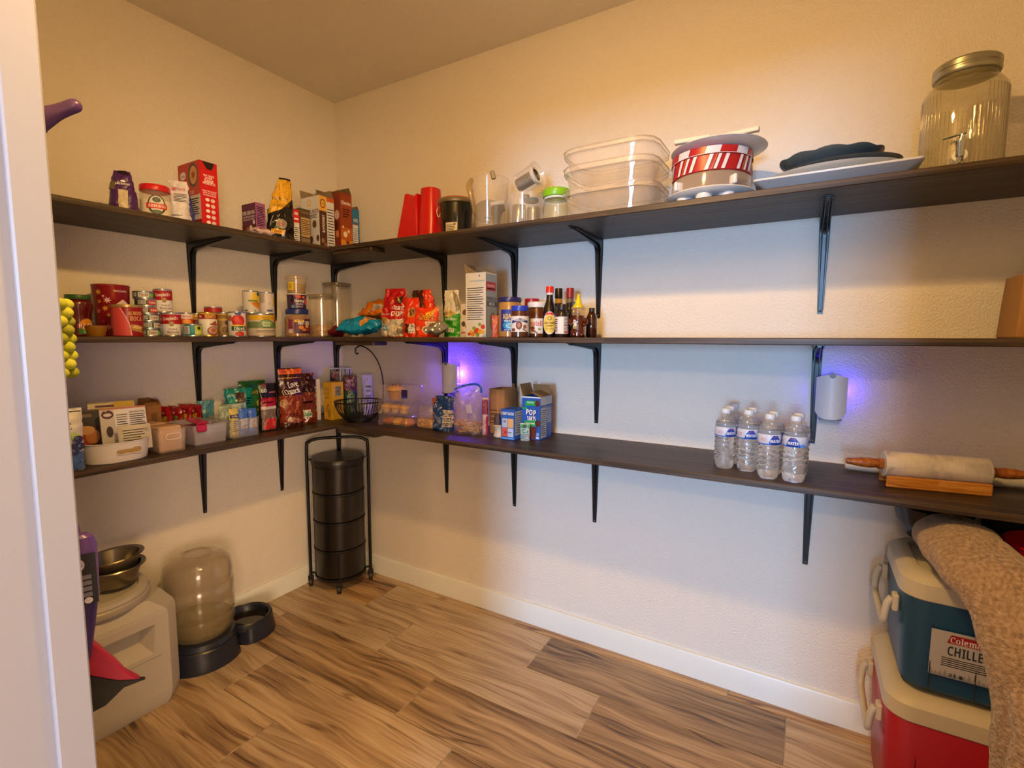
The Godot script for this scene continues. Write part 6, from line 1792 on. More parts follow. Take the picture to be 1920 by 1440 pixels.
	bag("snack_bag", "green bag of nuts with yellow print against the left wall", Vector3(0.045, y, 0.60), PI / 2 - 0.12, {w = 0.13, h = 0.222, d = 0.05, crk = 0.006, seed = 72}, mat("2d6a1d", 0.3), func(p, w, h):
		p.rect(-w * 0.3, h * 0.68, w * 0.97, h * 0.8, "1f3d14")
		p.letters(words("NATURALLY"), w * 0.33, h * 0.74, 0.015, w * 1.15, "94a32c")
		p.oval(w * 0.45, h * 0.5, 0.02, 0.018, "c9b52c")
		p.letters(words("22"), w * 0.45, h * 0.5, 0.016, 0.02, "5d6a14")
		p.oval(w * 0.5, h * 0.25, 0.022, 0.026, "8d6a34")
		p.oval(w * 0.2, h * 0.35, 0.008, 0.01, "b9a83a"), "snack bags on the lowest left shelf")
	bag("snack_bag", "black and red pouch with a clear window showing red contents", Vector3(0.235, y, 0.645), PI / 2 - 0.05, {w = 0.09, h = 0.222, d = 0.05, crk = 0.004, seed = 73}, mat("17110f", 0.3), func(p, w, h):
		p.rect(-w * 0.95, h * 0.82, -w * 0.2, h * 0.98, "5d6a3a")
		p.rect(-w * 0.6, h * 0.92, -w * 0.3, h, "8e2018")
		p.letters(words("GO"), -w * 0.5, h * 0.85, 0.016, w * 0.6, "d9cfc4")
		p.rect(0, h * 0.8, w * 0.7, h * 0.82, "b05a5a")
		p.rect(-w * 0.85, h * 0.52, w * 0.72, h * 0.7, "96101a")
		p.lines(-w * 0.75, h * 0.58, w * 0.4, h * 0.62, 1, "d08a88", 0.5)
		p.rect(-w * 0.9, h * 0.46, w * 0.68, h * 0.52, "b5a598")
		p.rect(-w * 0.9, 0.006, w * 0.6, h * 0.46, "6d5a4c")
		p.rect(-w * 0.75, 0.008, w * 0.5, h * 0.26, "b5121a")
		p.rect(w * 0.1, h * 0.1, w * 0.4, h * 0.2, "cc4a48"), "snack bags on the lowest left shelf")
	bag("granola_bag", "tall dark brown granola bag with an orange top band, the front one of two", Vector3(0.265, y, 0.545), PI / 2 - 0.12, {w = 0.12, h = 0.29, d = 0.075, crk = 0.008, seed = 74}, mat("38160b", 0.22), func(p, w, h):
		p.rect(-w * 0.97, h * 0.9, w * 0.97, h * 0.985, "d2561c")
		p.letters(words("FAMILY SIZE"), 0, h * 0.943, 0.013, w * 1.5, "5a1c0c")
		p.rect(-w * 0.95, h * 0.83, w * 0.95, h * 0.845, "a86a2a")
		p.letters(words("Love", "Droid Serif"), w * 0.05, h * 0.73, 0.028, w * 0.9, "e2d6c4", 0.12)
		p.letters(words("Crunch", "Droid Serif"), -w * 0.05, h * 0.62, 0.026, w * 1.25, "e2d6c4", 0.12)
		p.rect(-w * 0.97, h * 0.1, w * 0.97, h * 0.55, "7a2c12")
		p.oval(-w * 0.75, h * 0.42, 0.014, 0.022, "b08a5a")
		p.oval(-w * 0.3, h * 0.16, 0.022, 0.012, "b89a80")
		p.oval(w * 0.3, h * 0.12, 0.014, 0.012, "a86a4c")
		p.lines(-w * 0.5, h * 0.2, w * 0.2, h * 0.26, 2, "cfa48c", 0.35), "granola bags")
	bag("granola_bag", "shiny reddish brown granola bag twisted at its neck, behind the taller one", Vector3(0.2, y, 0.425), PI / 2 - 0.3, {w = 0.135, h = 0.255, d = 0.075, crk = 0.014, seed = 75, taper = 0.2}, mat("6d2a12", 0.14), func(p, w, h):
		p.rect(-w * 0.95, h * 0.62, w * 0.95, h * 0.98, "2f130b")
		p.lines(-w * 0.4, h * 0.4, w * 0.5, h * 0.46, 1, "3d160c", 0.5)
		p.rect(-w * 0.3, h * 0.12, w * 0.4, h * 0.27, "c4c0aa")
		p.rect(-w * 0.15, h * 0.15, w * 0.3, h * 0.22, "3a7a4c"), "granola bags")
	carton("cracker_box", "white box of small print with a maroon top behind the granola bags", 0.11, 0.195, y, 0.218, 0.316, 0.336, "cbb9aa", func(p, w, h):
		p.rect(-w / 2, h * 0.82, w * 0.4, h, "3d1522")
		p.lines(-w * 0.1, h * 0.06, w * 0.42, h * 0.78, 16, "a39284", 0.3)
		p.rect(-w * 0.4, h * 0.62, -w * 0.15, h * 0.76, "6d5a6a")
		p.rect(-w * 0.4, h * 0.48, -w * 0.15, h * 0.58, "6d5a4a")
		p.rect(-w * 0.48, h * 0.06, -w * 0.15, h * 0.42, "b09a94"), null)
	carton("cracker_box", "golden yellow box with a line drawing, nearest the wire basket", 0.2, 0.268, y, 0.2, 0.226, 0.3, "c08c12", func(p, w, h):
		p.letters(words("ANGEL"), -w * 0.1, h * 0.83, 0.02, w * 0.7, "7d6a3a")
		p.letters(words("FOOD"), -w * 0.1, h * 0.7, 0.016, w * 0.55, "7d6a3a")
		p.lines(-w * 0.35, h * 0.57, w * 0.2, h * 0.62, 2, "8d6a1c", 0.3)
		p.oval(0.0, h * 0.38, 0.009, 0.012, "8d641a", 10)
		p.oval(-w * 0.14, h * 0.27, 0.014, 0.016, "9c721a", 10)
		p.oval(w * 0.12, h * 0.18, 0.012, 0.024, "936a18", 10), func(p, d, h):
		p.rect(-d / 2, 0.001, d / 2, h, "c49214")
		p.rect(-d * 0.25, h * 0.62, d * 0.3, h * 0.9, "8d846a")
		p.lines(-d * 0.2, h * 0.65, d * 0.28, h * 0.88, 6, "5d5a50", 0.35)
		p.oval(-d * 0.1, h * 0.5, 0.006, 0.007, "a84a1c"))
	bag("snack_bag", "black and white striped packet standing highest in the corner", Vector3(0.085, y, 0.085), face(0.08, 0.08), {w = 0.12, h = 0.262, d = 0.04, crk = 0.003, seed = 77}, mat("b9b0a8", 0.35), func(p, w, h):
		p.bars(-w * 0.1, h * 0.5, w * 0.95, h * 0.97, 7, "1c1514")
		p.rect(-w * 0.95, h * 0.5, -w * 0.12, h * 0.97, "3d1c24")
		p.oval(-w * 0.5, h * 0.84, 0.018, 0.02, "7d2a3a")
		p.rect(-w * 0.9, h * 0.9, -w * 0.5, h * 0.96, "211514"), "packets in the corner")
	bag("snack_bag", "maroon and green packet between the striped packet and the wire basket", Vector3(0.2, y, 0.12), face(0.2, 0.12), {w = 0.075, h = 0.225, d = 0.03, crk = 0.003, seed = 78}, mat("1f3a1c", 0.35), func(p, w, h):
		p.rect(-w * 0.95, h * 0.62, w * 0.95, h * 0.99, "5a141f")
		p.letters(words("HOT"), -w * 0.1, h * 0.86, 0.014, w * 0.9, "c98a9c")
		p.letters(words("COCOA"), -w * 0.1, h * 0.76, 0.014, w * 1.3, "c98a9c")
		p.poly([Vector2(-w * 0.5, h * 0.3), Vector2(w * 0.1, h * 0.34), Vector2(w * 0.3, h * 0.56), Vector2(-w * 0.4, h * 0.52)], "6d8d5a")
		p.oval(w * 0.4, h * 0.5, 0.012, 0.012, "4a6a3c"), "packets in the corner")
	bag("snack_bag", "white pouch with two dark lines of print at the right of the corner packets", Vector3(0.275, y, 0.06), face(0.27, 0.06), {w = 0.06, h = 0.228, d = 0.025, crk = 0.003, seed = 79}, mat("b3a8b5", 0.4), func(p, w, h):
		p.rect(-w * 0.4, h * 0.68, w * 0.7, h * 0.73, "4a434f")
		p.rect(-w * 0.3, h * 0.58, w * 0.6, h * 0.62, "4a434f")
		p.oval(0, h * 0.88, 0.003, 0.004, "4a434f")
		p.lines(-w * 0.4, h * 0.3, w * 0.6, h * 0.5, 5, "8a8290", 0.3), "packets in the corner")

func pack(called, label, at, yaw, w, h, d, hex, fn, lean):
	var t = thing(called, label, "packet", at, yaw, "food packets in the white bin")
	t.rotation = Vector3(lean, yaw, 0)
	var m = MB.new()
	var rings = []
	for j in 7:
		var v = j / 6.0
		rings.append(rr(w, maxf(d * sin(PI * clampf(v * 0.9 + 0.08, 0, 1)), 0.0016), 0.001, v * h, 1))
	loft(m, rings)
	part("packet_body", m.done(), mat(hex, 0.5), t)
	var pr = Print.new(func(q): return Vector3(q.x, q.y, maxf(d * sin(PI * clampf(q.y / h * 0.9 + 0.08, 0, 1)), 0.0016) / 2), 0.02, 0.0008)
	fn.call(pr, w, h)
	part("front_print", pr.done(), ink(), t)
	return t

# ------------------------------------------------------------------ lowest shelf, back wall
func low_right_shelf():
	var y = LOW
	# wire fruit basket with a hook stand
	var black = mat("15100d", 0.35, 0.3)
	var c = Vector3(0.40, y, 0.24)
	var wb = thing("fruit_basket", "black wire fruit basket with a curved banana hook near the corner", "basket", c, 0.0)
	var rim = []
	var foot = []
	for k in 48:
		var a = TAU * k / 48
		rim.append(Vector3(cos(a) * 0.122, 0.105, sin(a) * 0.122))
		foot.append(Vector3(cos(a) * 0.06, 0.004, sin(a) * 0.06))
	part("rim", tube(rim, 0.0032, 8, true), black, wb)
	part("foot_ring", tube(foot, 0.0032, 8, true), black, wb)
	for k in 44:
		var a = TAU * k / 44
		var dirv = Vector3(cos(a), 0, sin(a))
		part("wire", tube([dirv * 0.055 + Vector3(0, 0.006, 0), dirv * 0.082 + Vector3(0, 0.02, 0), dirv * 0.105 + Vector3(0, 0.05, 0), dirv * 0.118 + Vector3(0, 0.082, 0), dirv * 0.122 + Vector3(0, 0.105, 0)], 0.0016, 5), black, wb)
	part("base_plate", turned([Vector2(0, 0.003), Vector2(0.06, 0.003), Vector2(0.06, 0.006), Vector2(0, 0.006)], 32), black, wb)
	var hk = curve([Vector3(0.085, 0.105, -0.088), Vector3(0.098, 0.2, -0.08), Vector3(0.085, 0.29, -0.07), Vector3(0.05, 0.36, -0.05), Vector3(0.0, 0.393, -0.03), Vector3(-0.032, 0.382, -0.02), Vector3(-0.036, 0.36, -0.02), Vector3(-0.026, 0.35, -0.02), Vector3(-0.016, 0.357, -0.02)], 6)
	part("hook_stand", tube(hk, 0.0034, 8), black, wb)
	part("hook_leg", tube(curve([Vector3(0.05, 0.004, -0.035), Vector3(0.085, 0.03, -0.08), Vector3(0.085, 0.105, -0.088)], 6), 0.0034, 8), black, wb)
	# bakery boxes
	var pan = thing("pastry_tray", "clear bakery tray of golden pastries at the bottom of the muffin stack", "tray", Vector3(0.675, y, 0.215))
	clamshell(pan, 0.2, 0.055, 0.15)
	for k in 3:
		var pp = turned([Vector2(0, 0), Vector2(0.03, 0.002), Vector2(0.036, 0.012), Vector2(0.028, 0.026), Vector2(0.012, 0.034), Vector2(0, 0.035)], 20, func(a, yy): return 1.0 + 0.1 * sin(a * 5.0))
		var ps = thing("pastry", "golden glazed pastry in the clear bakery tray, %s" % ["left", "middle", "right"][k], "pastry", Vector3(0.617 + 0.06 * k, y + 0.006, 0.235), 0.5 * k, "pastries in the bakery tray")
		part("crust", pp, mat(["9c4a10", "c98a1c", "b5661a"][k], 0.25), ps)
	var mc = thing("muffin_tray", "clear bakery tray of small muffins on top of the pastry tray", "tray", Vector3(0.655, y + 0.0565, 0.2))
	clamshell(mc, 0.195, 0.062, 0.15)
	for k in 3:
		muffin("muffin in a pale paper cup in the clear tray, %s of the front three" % ["left", "middle", "right"][k], Vector3(0.592 + 0.058 * k, y + 0.063, 0.232), 0.0255, k > 0)
	var tc = thing("muffin_tray", "tall clear bakery box with one large muffin on top of the stack", "tray", Vector3(0.655, y + 0.12, 0.19))
	clamshell(tc, 0.21, 0.08, 0.15)
	muffin("large chocolate chip muffin inside the topmost clear bakery box", Vector3(0.625, y + 0.127, 0.2), 0.044, true)
	var lb = thing("label_card", "small dark blue price card on the right end of the topmost bakery box", "card", Vector3(0.745, y + 0.165, 0.2675), 0.15)
	part("card", box(Vector3(0.034, 0.042, 0.0012), 0.0004), mat("241a4a", 0.4), lb)
	part("stripe", box(Vector3(0.034, 0.008, 0.0004), 0.0001), mat("33409c", 0.4), lb, Vector3(0, -0.018, 0.0009))
	var cs = thing("snack_box", "small clear box of brown crackers right of the pastry tray", "box", Vector3(0.85, y, 0.2))
	clamshell(cs, 0.105, 0.056, 0.11)
	part("crackers", box(Vector3(0.094, 0.042, 0.098), 0.006, Vector3(0, 0.026, 0)), nut_mat("a8783c", "c99a5a", "7d5426"), cs)
	var cs2 = thing("snack_box", "empty looking clear box stacked on the small box of crackers", "box", Vector3(0.845, y + 0.0575, 0.19))
	clamshell(cs2, 0.1, 0.05, 0.1)
	carton("snack_box", "small upright orange box behind the clear boxes", 0.795, 0.86, y, 0.135, 0.06, 0.12, "a8501a", func(p, w, h):
		p.rect(-w * 0.1, h * 0.7, w * 0.45, h * 0.92, "8d7a8a")
		p.rect(-w * 0.4, h * 0.3, w * 0.4, h * 0.36, "c9823a"), null)
	bag("snack_bag", "crumpled dark blue plastic bag standing beside the box of crackers", Vector3(0.945, y, 0.215), 0.15, {w = 0.115, h = 0.165, d = 0.07, crk = 0.018, seed = 81, taper = 0.2}, mat("1f3a6a", 0.2), func(p, w, h):
		p.rect(w * 0.15, h * 0.12, w * 0.95, h * 0.6, "a8988e")
		p.lines(w * 0.2, h * 0.2, w * 0.85, h * 0.45, 4, "6d6068", 0.35)
		p.poly([Vector2(-w * 0.6, h * 0.1), Vector2(w * 0.1, h * 0.2), Vector2(-w * 0.1, h * 0.4), Vector2(-w * 0.7, h * 0.5)], "5a6a84"))
	var zb = {w = 0.15, h = 0.225, d = 0.09, crk = 0.01, seed = 82, taper = 0.08}
	var zt = thing("zip_bag", "clear zip bag with a blue closure and tan pasta in the bottom", "bag", Vector3(1.085, y, 0.215), 0.1)
	part("bag_body", bag_mesh(zb), clear_mat("b5a8c4", 0.26, 0.08), zt)
	part("zipper", tube(curve([Vector3(-0.066, 0.2, 0.006), Vector3(-0.02, 0.218, 0.004), Vector3(0.04, 0.228, 0.002), Vector3(0.066, 0.215, 0.004), Vector3(0.07, 0.19, 0.004)], 6), 0.005, 8), mat("1a4fb0", 0.25), zt)
	part("white_panel", box(Vector3(0.03, 0.04, 0.0008), 0.0002), mat("b0a4bc", 0.4), zt, Vector3(0.03, 0.12, 0.046), Vector3(0.12, 0, 0.1))
	var pm = MB.new()
	var r = RandomNumberGenerator.new()
	r.seed = 9
	for i in 90:
		var px = r.randf_range(-0.058, 0.058)
		var pz = r.randf_range(-0.028, 0.028)
		var base = Vector3(px, r.randf_range(0.007, 0.052), pz)
		var dv = Vector3(r.randf_range(-1, 1), r.randf_range(-0.25, 0.25), r.randf_range(-0.6, 0.6)).normalized() * 0.013
		add_tube(pm, [base - dv, base, base + dv], 0.0045, 6)
	var loose = part("pasta", pm.done(), mat("b8853a", 0.5), zt)
	loose.set_meta("kind", "stuff")
	bag("snack_bag", "slim pink and red packet between the zip bag and the brown paper bag", Vector3(1.172, y, 0.205), 0.5, {w = 0.028, h = 0.168, d = 0.02, crk = 0.003, seed = 83}, mat("b58a88", 0.35), func(p, w, h):
		p.rect(-w * 0.9, h * 0.55, w * 0.9, h * 0.95, "7d1a2a")
		p.rect(w * 0.2, h * 0.02, w * 0.9, h * 0.5, "a8384a"))
	var bp = thing("paper_bag", "brown paper bag with faint print standing on the lowest shelf", "bag", Vector3(1.205, y, 0.105), 0.0)
	var kraft = mat("97683a", 0.8)
	var bm = MB.new()
	bm.xf = Transform3D(Basis(), Vector3(0, 0, 0))
	loft(bm, [rr(0.078, 0.112, 0.002, 0, 1), rr(0.08, 0.115, 0.002, 0.1, 1), rr(0.083, 0.112, 0.002, 0.205, 1), rr(0.081, 0.11, 0.002, 0.205, 1), rr(0.078, 0.108, 0.002, 0.1, 1)], true, true)
	part("bag_body", bm.done(), kraft, bp)
	part("folded_tab", prism([Vector2(-0.014, 0), Vector2(0.014, 0), Vector2(0.011, 0.026), Vector2(-0.008, 0.028)], 0, 0.0012), kraft, bp, Vector3(0.0405, 0.2, -0.025), Vector3(0, PI / 2, 0))
	var bq = Print.new(on_front(0.0808, 0.1156))
	bq.lines(-0.035, 0.105, 0.02, 0.11, 1, "6d4a24", 0.5)
	bq.lines(-0.034, 0.085, 0.022, 0.095, 2, "5f3f1e", 0.35)
	bq.rect(-0.034, 0.048, 0.0, 0.051, "4a3018")
	bq.lines(-0.03, 0.06, 0.03, 0.075, 2, "7d5830", 0.25)
	bq.rect(0.004, 0.0, 0.014, 0.2, "a87443")
	part("front_print", bq.done(), ink(0.8), bp)
	var cl = thing("pasta_bag", "small white paper twist bag with a brown top beside the blue box", "bag", Vector3(1.262, y, 0.225), 0.3)
	part("bag_body", turned([Vector2(0, 0), Vector2(0.022, 0.001), Vector2(0.026, 0.006), Vector2(0.021, 0.022), Vector2(0.019, 0.034), Vector2(0.024, 0.046), Vector2(0.027, 0.052), Vector2(0.02, 0.056), Vector2(0, 0.055)], 24, func(a, yy): return 1.0 + 0.08 * sin(a * 6.0)), mat("c4b498", 0.6), cl)
	part("brown_top", tub([[0.05, 0.03, 0.02, 0.008], [0.08, 0.034, 0.024, 0.01], [0.105, 0.02, 0.014, 0.006]], true, true, 4), mat("3d2218", 0.5), cl, Vector3(-0.01, 0, 0))
	part("tail", tub([[0.05, 0.012, 0.01, 0.004], [0.078, 0.01, 0.008, 0.003], [0.086, 0.005, 0.004, 0.001]], true, true, 3), mat("b08a86", 0.5), cl, Vector3(0.015, 0, 0.004))
	var blue = "1c4a94"
	carton("pastry_box", "small blue box reading crazy good with a picture grid", 1.285, 1.354, y, 0.132, 0.165, 0.253, blue, func(p, w, h):
		p.rect(-w * 0.44, h * 0.74, w * 0.44, h * 0.76, "2f64ae")
		p.letters(words("CRAZY GOOD"), 0, h * 0.86, 0.0125, w * 0.88, "dfe2e6")
		p.rect(-w * 0.4, h * 0.4, -0.001, h * 0.7, "a9adb5")
		p.rect(0.001, h * 0.4, w * 0.42, h * 0.7, "cf9a5a")
		p.rect(-w * 0.42, h * 0.1, -0.001, h * 0.39, "c2553c")
		p.rect(0.001, h * 0.1, w * 0.42, h * 0.38, "b3b8c2")
		p.rect(-w * 0.45, h * 0.02, w * 0.45, h * 0.07, "5a96c4")
		p.star(-w * 0.16, h * 0.24, 0.01, "a82030", 5)
		p.lines(w * 0.05, h * 0.22, w * 0.3, h * 0.26, 1, "2d3340", 0.5)
		p.lines(-w * 0.3, h * 0.56, -w * 0.1, h * 0.64, 2, "5d636d", 0.4), func(p, d, h):
		p.rect(-d * 0.46, h * 0.14, d * 0.5, h * 0.94, "a5a59c")
		p.lines(-d * 0.4, h * 0.2, d * 0.46, h * 0.9, 9, "6d7070", 0.2)
		p.rect(-d * 0.46, h * 0.02, d * 0.5, h * 0.12, "2a5cab"))
	var pt = carton("pastry_box", "tall blue box with bubbly white lettering, a green banner and an opened top", 1.358, 1.448, y, 0.186, 0.088, 0.196, blue, func(p, w, h):
		p.rect(-w * 0.5, h * 0.97, w * 0.5, h, "c9cdd6")
		p.poly([Vector2(-w * 0.34, h * 0.78), Vector2(w * 0.3, h * 0.8), Vector2(w * 0.3, h * 0.91), Vector2(-w * 0.28, h * 0.9)], "1c9440")
		p.letters(words("FROSTED"), -w * 0.04, h * 0.865, 0.007, w * 0.36, "cfe3c4")
		p.oval(w * 0.34, h * 0.85, 0.012, 0.014, "4f2016")
		p.rect(-w * 0.48, h * 0.7, -w * 0.2, h * 0.745, "1c9440")
		p.letters(words("POP"), 0.002, h * 0.63, 0.026, w * 0.56, "1a2f5a", -0.08)
		p.letters(words("POP"), 0.0, h * 0.635, 0.0235, w * 0.52, "eef0f2", -0.08)
		p.letters(words("TARTS"), 0.004, h * 0.485, 0.022, w * 0.5, "1a2f5a", 0.04)
		p.letters(words("TARTS"), 0.002, h * 0.49, 0.0195, w * 0.46, "eef0f2", 0.04)
		p.poly([Vector2(-w * 0.4, h * 0.3), Vector2(w * 0.4, h * 0.32), Vector2(w * 0.36, h * 0.46), Vector2(-w * 0.36, h * 0.43)], "1c9440")
		p.letters(words("GRASSHOPPER"), -w * 0.03, h * 0.375, 0.007, w * 0.5, "dfe9d0")
		p.oval(w * 0.36, h * 0.39, 0.013, 0.015, "4f2016")
		p.poly([Vector2(-w * 0.06, h * 0.02), Vector2(w * 0.24, h * 0.02), Vector2(w * 0.32, h * 0.3), Vector2(-w * 0.12, h * 0.3)], "5d2214")
		p.rect(w * 0.3, h * 0.1, w * 0.44, h * 0.17, "7d9ad0")
		p.rect(w * 0.28, h * 0.03, w * 0.44, h * 0.08, "c2cce0"), func(p, d, h):
		p.rect(-d / 2, h * 0.8, d / 2, h, "aeada6")
		p.rect(-d * 0.48, h * 0.04, d * 0.02, h * 0.74, "a3a49e")
		p.lines(-d * 0.44, h * 0.08, 0.0, h * 0.7, 13, "6d6f70", 0.25)
		p.rect(d * 0.03, h * 0.04, d * 0.47, h * 0.74, "7d8699")
		p.rect(d * 0.03, h * 0.04, d * 0.47, h * 0.36, "32549a")
		p.rect(-d * 0.48, h * 0.75, d * 0.48, h * 0.775, "6a7894"), "", "8d6a3c")
	bag("snack_bag", "small white and green packet leaning on the tall blue box", Vector3(1.388, y, 0.222), 0.3, {w = 0.042, h = 0.073, d = 0.02, crk = 0.002, seed = 86}, mat("a8ada0", 0.4), func(p, w, h):
		p.rect(-w * 0.9, h * 0.72, w * 0.9, h * 0.95, "4a8a4c")
		p.oval(0, h * 0.82, 0.01, 0.007, "2f4a34")
		p.oval(0, h * 0.55, 0.014, 0.01, "2f6a3c")
		p.letters(words("wild"), 0, h * 0.57, 0.007, 0.02, "d9e0d0")
		p.lines(-w * 0.8, h * 0.06, w * 0.8, h * 0.4, 5, "7d8478", 0.3))
	water_bottles()
	rolling_pins()
	insect_trap("small white plug in insect trap glowing blue above the zip bag", Vector3(0.852, 1.198, 0.001), 0.06)
	insect_trap("small white plug in insect trap with a faint blue glow beside the water bottles", Vector3(2.493, 1.203, 0.001), 0.009)

func clamshell(t, w, h, d):
	var cm = clear_mat("cfc0cc", 0.15, 0.05)
	part("tray_base", tub([[0, w - 0.012, d - 0.012, 0.012], [0.003, w - 0.008, d - 0.008, 0.014], [h * 0.35, w - 0.002, d - 0.002, 0.016], [h * 0.36, w, d, 0.016], [h * 0.4, w, d, 0.016]], true, false, 4), cm, t)
	part("lid", tub([[h * 0.4, w, d, 0.016], [h * 0.45, w - 0.004, d - 0.004, 0.016], [h * 0.93, w - 0.014, d - 0.014, 0.016], [h * 0.985, w - 0.02, d - 0.02, 0.016], [h * 0.985, w - 0.03, d - 0.03, 0.014], [h * 0.96, w - 0.034, d - 0.034, 0.012]], false, true, 4), cm, t)

func muffin(label, at, r, chips):
	var t = thing("muffin", label, "muffin", at, at.x * 9.0, "muffins in the clear bakery boxes")
	part("paper_cup", turned([Vector2(0, 0), Vector2(r * 0.72, 0), Vector2(r * 0.92, r * 0.95), Vector2(r * 0.9, r * 0.95), Vector2(0, r * 0.85)], 48, func(a, yy): return 1.0 + 0.03 * sin(a * 24.0)), mat("b99066" if r < 0.03 else "a8733c", 0.6), t)
	part("muffin_top", turned([Vector2(r * 0.88, r * 0.9), Vector2(r * 1.08, r * 1.05), Vector2(r * 1.04, r * 1.3), Vector2(r * 0.7, r * 1.58), Vector2(0, r * 1.68)], 28, func(a, yy): return 1.0 + 0.03 * sin(a * 5.0 + yy * 90.0)), mat("cf8f3c", 0.5), t)
	if chips:
		for i in 7:
			var a = i * 2.4
			var q = r * (0.25 + 0.09 * i)
			part("chip", sphere(r * 0.13, 0.7), mat("2b150c", 0.4), t, Vector3(cos(a) * q, r * (1.66 - 0.3 * pow(q / r, 2.0)), sin(a) * q))

func water_bottles():
	var y = LOW
	var ridges = func(a, yy): return 1.0 + (0.03 * sin(yy * 420.0 + 2.0 * sin(a * 3.0)) + 0.025 * sin(a * 7.0 + yy * 300.0) if yy > 0.022 and yy < 0.108 else 0.07 * cos(a * 5.0) * maxf(0.0, 1.0 - yy / 0.022))
	var prof = [Vector2(0, 0.006), Vector2(0.016, 0.002), Vector2(0.026, 0.0), Vector2(0.0315, 0.008), Vector2(0.0325, 0.02)]
	for i in 24: prof.append(Vector2(0.0325, 0.024 + 0.0038 * i))
	prof += [Vector2(0.0325, 0.114), Vector2(0.0325, 0.142), Vector2(0.0318, 0.148), Vector2(0.032, 0.152), Vector2(0.0295, 0.16), Vector2(0.022, 0.172), Vector2(0.0145, 0.182), Vector2(0.0125, 0.186), Vector2(0.0125, 0.19)]
	var wprof = []
	for q in prof:
		if q.y < 0.168: wprof.append(Vector2(maxf(q.x - 0.0006, 0.0), q.y + 0.0006))
	wprof.append(Vector2(0, wprof[-1].y))
	var t = thing("water_bottle", "", "bottle", Vector3.ZERO, 0, "water bottles on the lowest shelf")
	part("water", turned(wprof, 40, ridges), glass_mat("ffffff", 0.0, 0.033), t)
	part("bottle_wall", turned(prof, 40, ridges), clear_mat("e4e8ea", 0.1, 0.05), t)
	part("cap", turned([Vector2(0.0138, 0.188), Vector2(0.0148, 0.188), Vector2(0.015, 0.19), Vector2(0.015, 0.2), Vector2(0.0138, 0.2025), Vector2(0, 0.2025)], 40, func(a, yy): return 1.0 + 0.02 * sin(a * 20.0)), mat("c4c6c4", 0.35), t)
	part("neck_ring", turned([Vector2(0.0128, 0.1845), Vector2(0.016, 0.185), Vector2(0.016, 0.187), Vector2(0.0128, 0.1875)], 28), clear_mat("dfe4e6", 0.4, 0.1), t)
	var sleeve = turned([Vector2(0.033, 0.11), Vector2(0.0333, 0.1105), Vector2(0.0333, 0.1415), Vector2(0.033, 0.142)], 40)
	part("label", sleeve, mat("b9bcc0", 0.35), t)
	var pr = Print.new(func(q): return Vector3(sin(q.x / 0.0334) * 0.0334, q.y - 0.008, cos(q.x / 0.0334) * 0.0334), 0.006)
	pr.rect(-0.1, 0.1185, 0.1, 0.1215, "2a5ca8")
	for s in [0, 1]:
		var o = -0.0 + 0.09 * s
		pr.poly([Vector2(o - 0.02, 0.119), Vector2(o - 0.016, 0.134), Vector2(o - 0.007, 0.147), Vector2(o + 0.007, 0.147), Vector2(o + 0.016, 0.134), Vector2(o + 0.02, 0.119)], "1c3f94")
		pr.letters(words("WATER"), o, 0.13, 0.009, 0.031, "e8ebf0")
		pr.rect(o - 0.006, 0.141, o + 0.006, 0.1435, "a83a4c")
		pr.lines(o - 0.012, 0.121, o + 0.012, 0.124, 1, "8fb0dc", 0.6)
		pr.poly([Vector2(o + 0.02, 0.119), Vector2(o + 0.034, 0.119), Vector2(o + 0.034, 0.129), Vector2(o + 0.018, 0.127)], "4a86bc")
		pr.rect(o - 0.047, 0.124, o - 0.026, 0.142, "d0c0c0")
		pr.bars(o - 0.044, 0.126, o - 0.028, 0.14, 9, "9a7d80")
	part("label_print", pr.done(), ink(0.35), t)
	var spots = [[2.188, 0.262, 0.7], [2.259, 0.266, 0.35], [2.325, 0.328, 0.6], [2.396, 0.33, -0.15], [2.192, 0.192, 1.2], [2.264, 0.195, 2.0], [2.332, 0.257, 0.9], [2.403, 0.26, 1.6], [2.196, 0.121, 2.4]]
	var labels = ["leftmost clear water bottle of the front row of four", "second clear water bottle from the left in the front row", "third clear water bottle from the left in the front row", "rightmost clear water bottle of the front row of four", "clear water bottle directly behind the leftmost front bottle", "clear water bottle directly behind the second front bottle", "clear water bottle directly behind the third front bottle", "clear water bottle directly behind the rightmost front bottle", "clear water bottle at the wall, farthest back in the left column"]
	for i in spots.size():
		var at = Vector3(spots[i][0], y, spots[i][1])
		if i == 0:
			t.position = at
			t.rotation.y = spots[i][2]
			t.set_meta("label", labels[i])
		else:
			another(t, at, labels[i], spots[i][2])

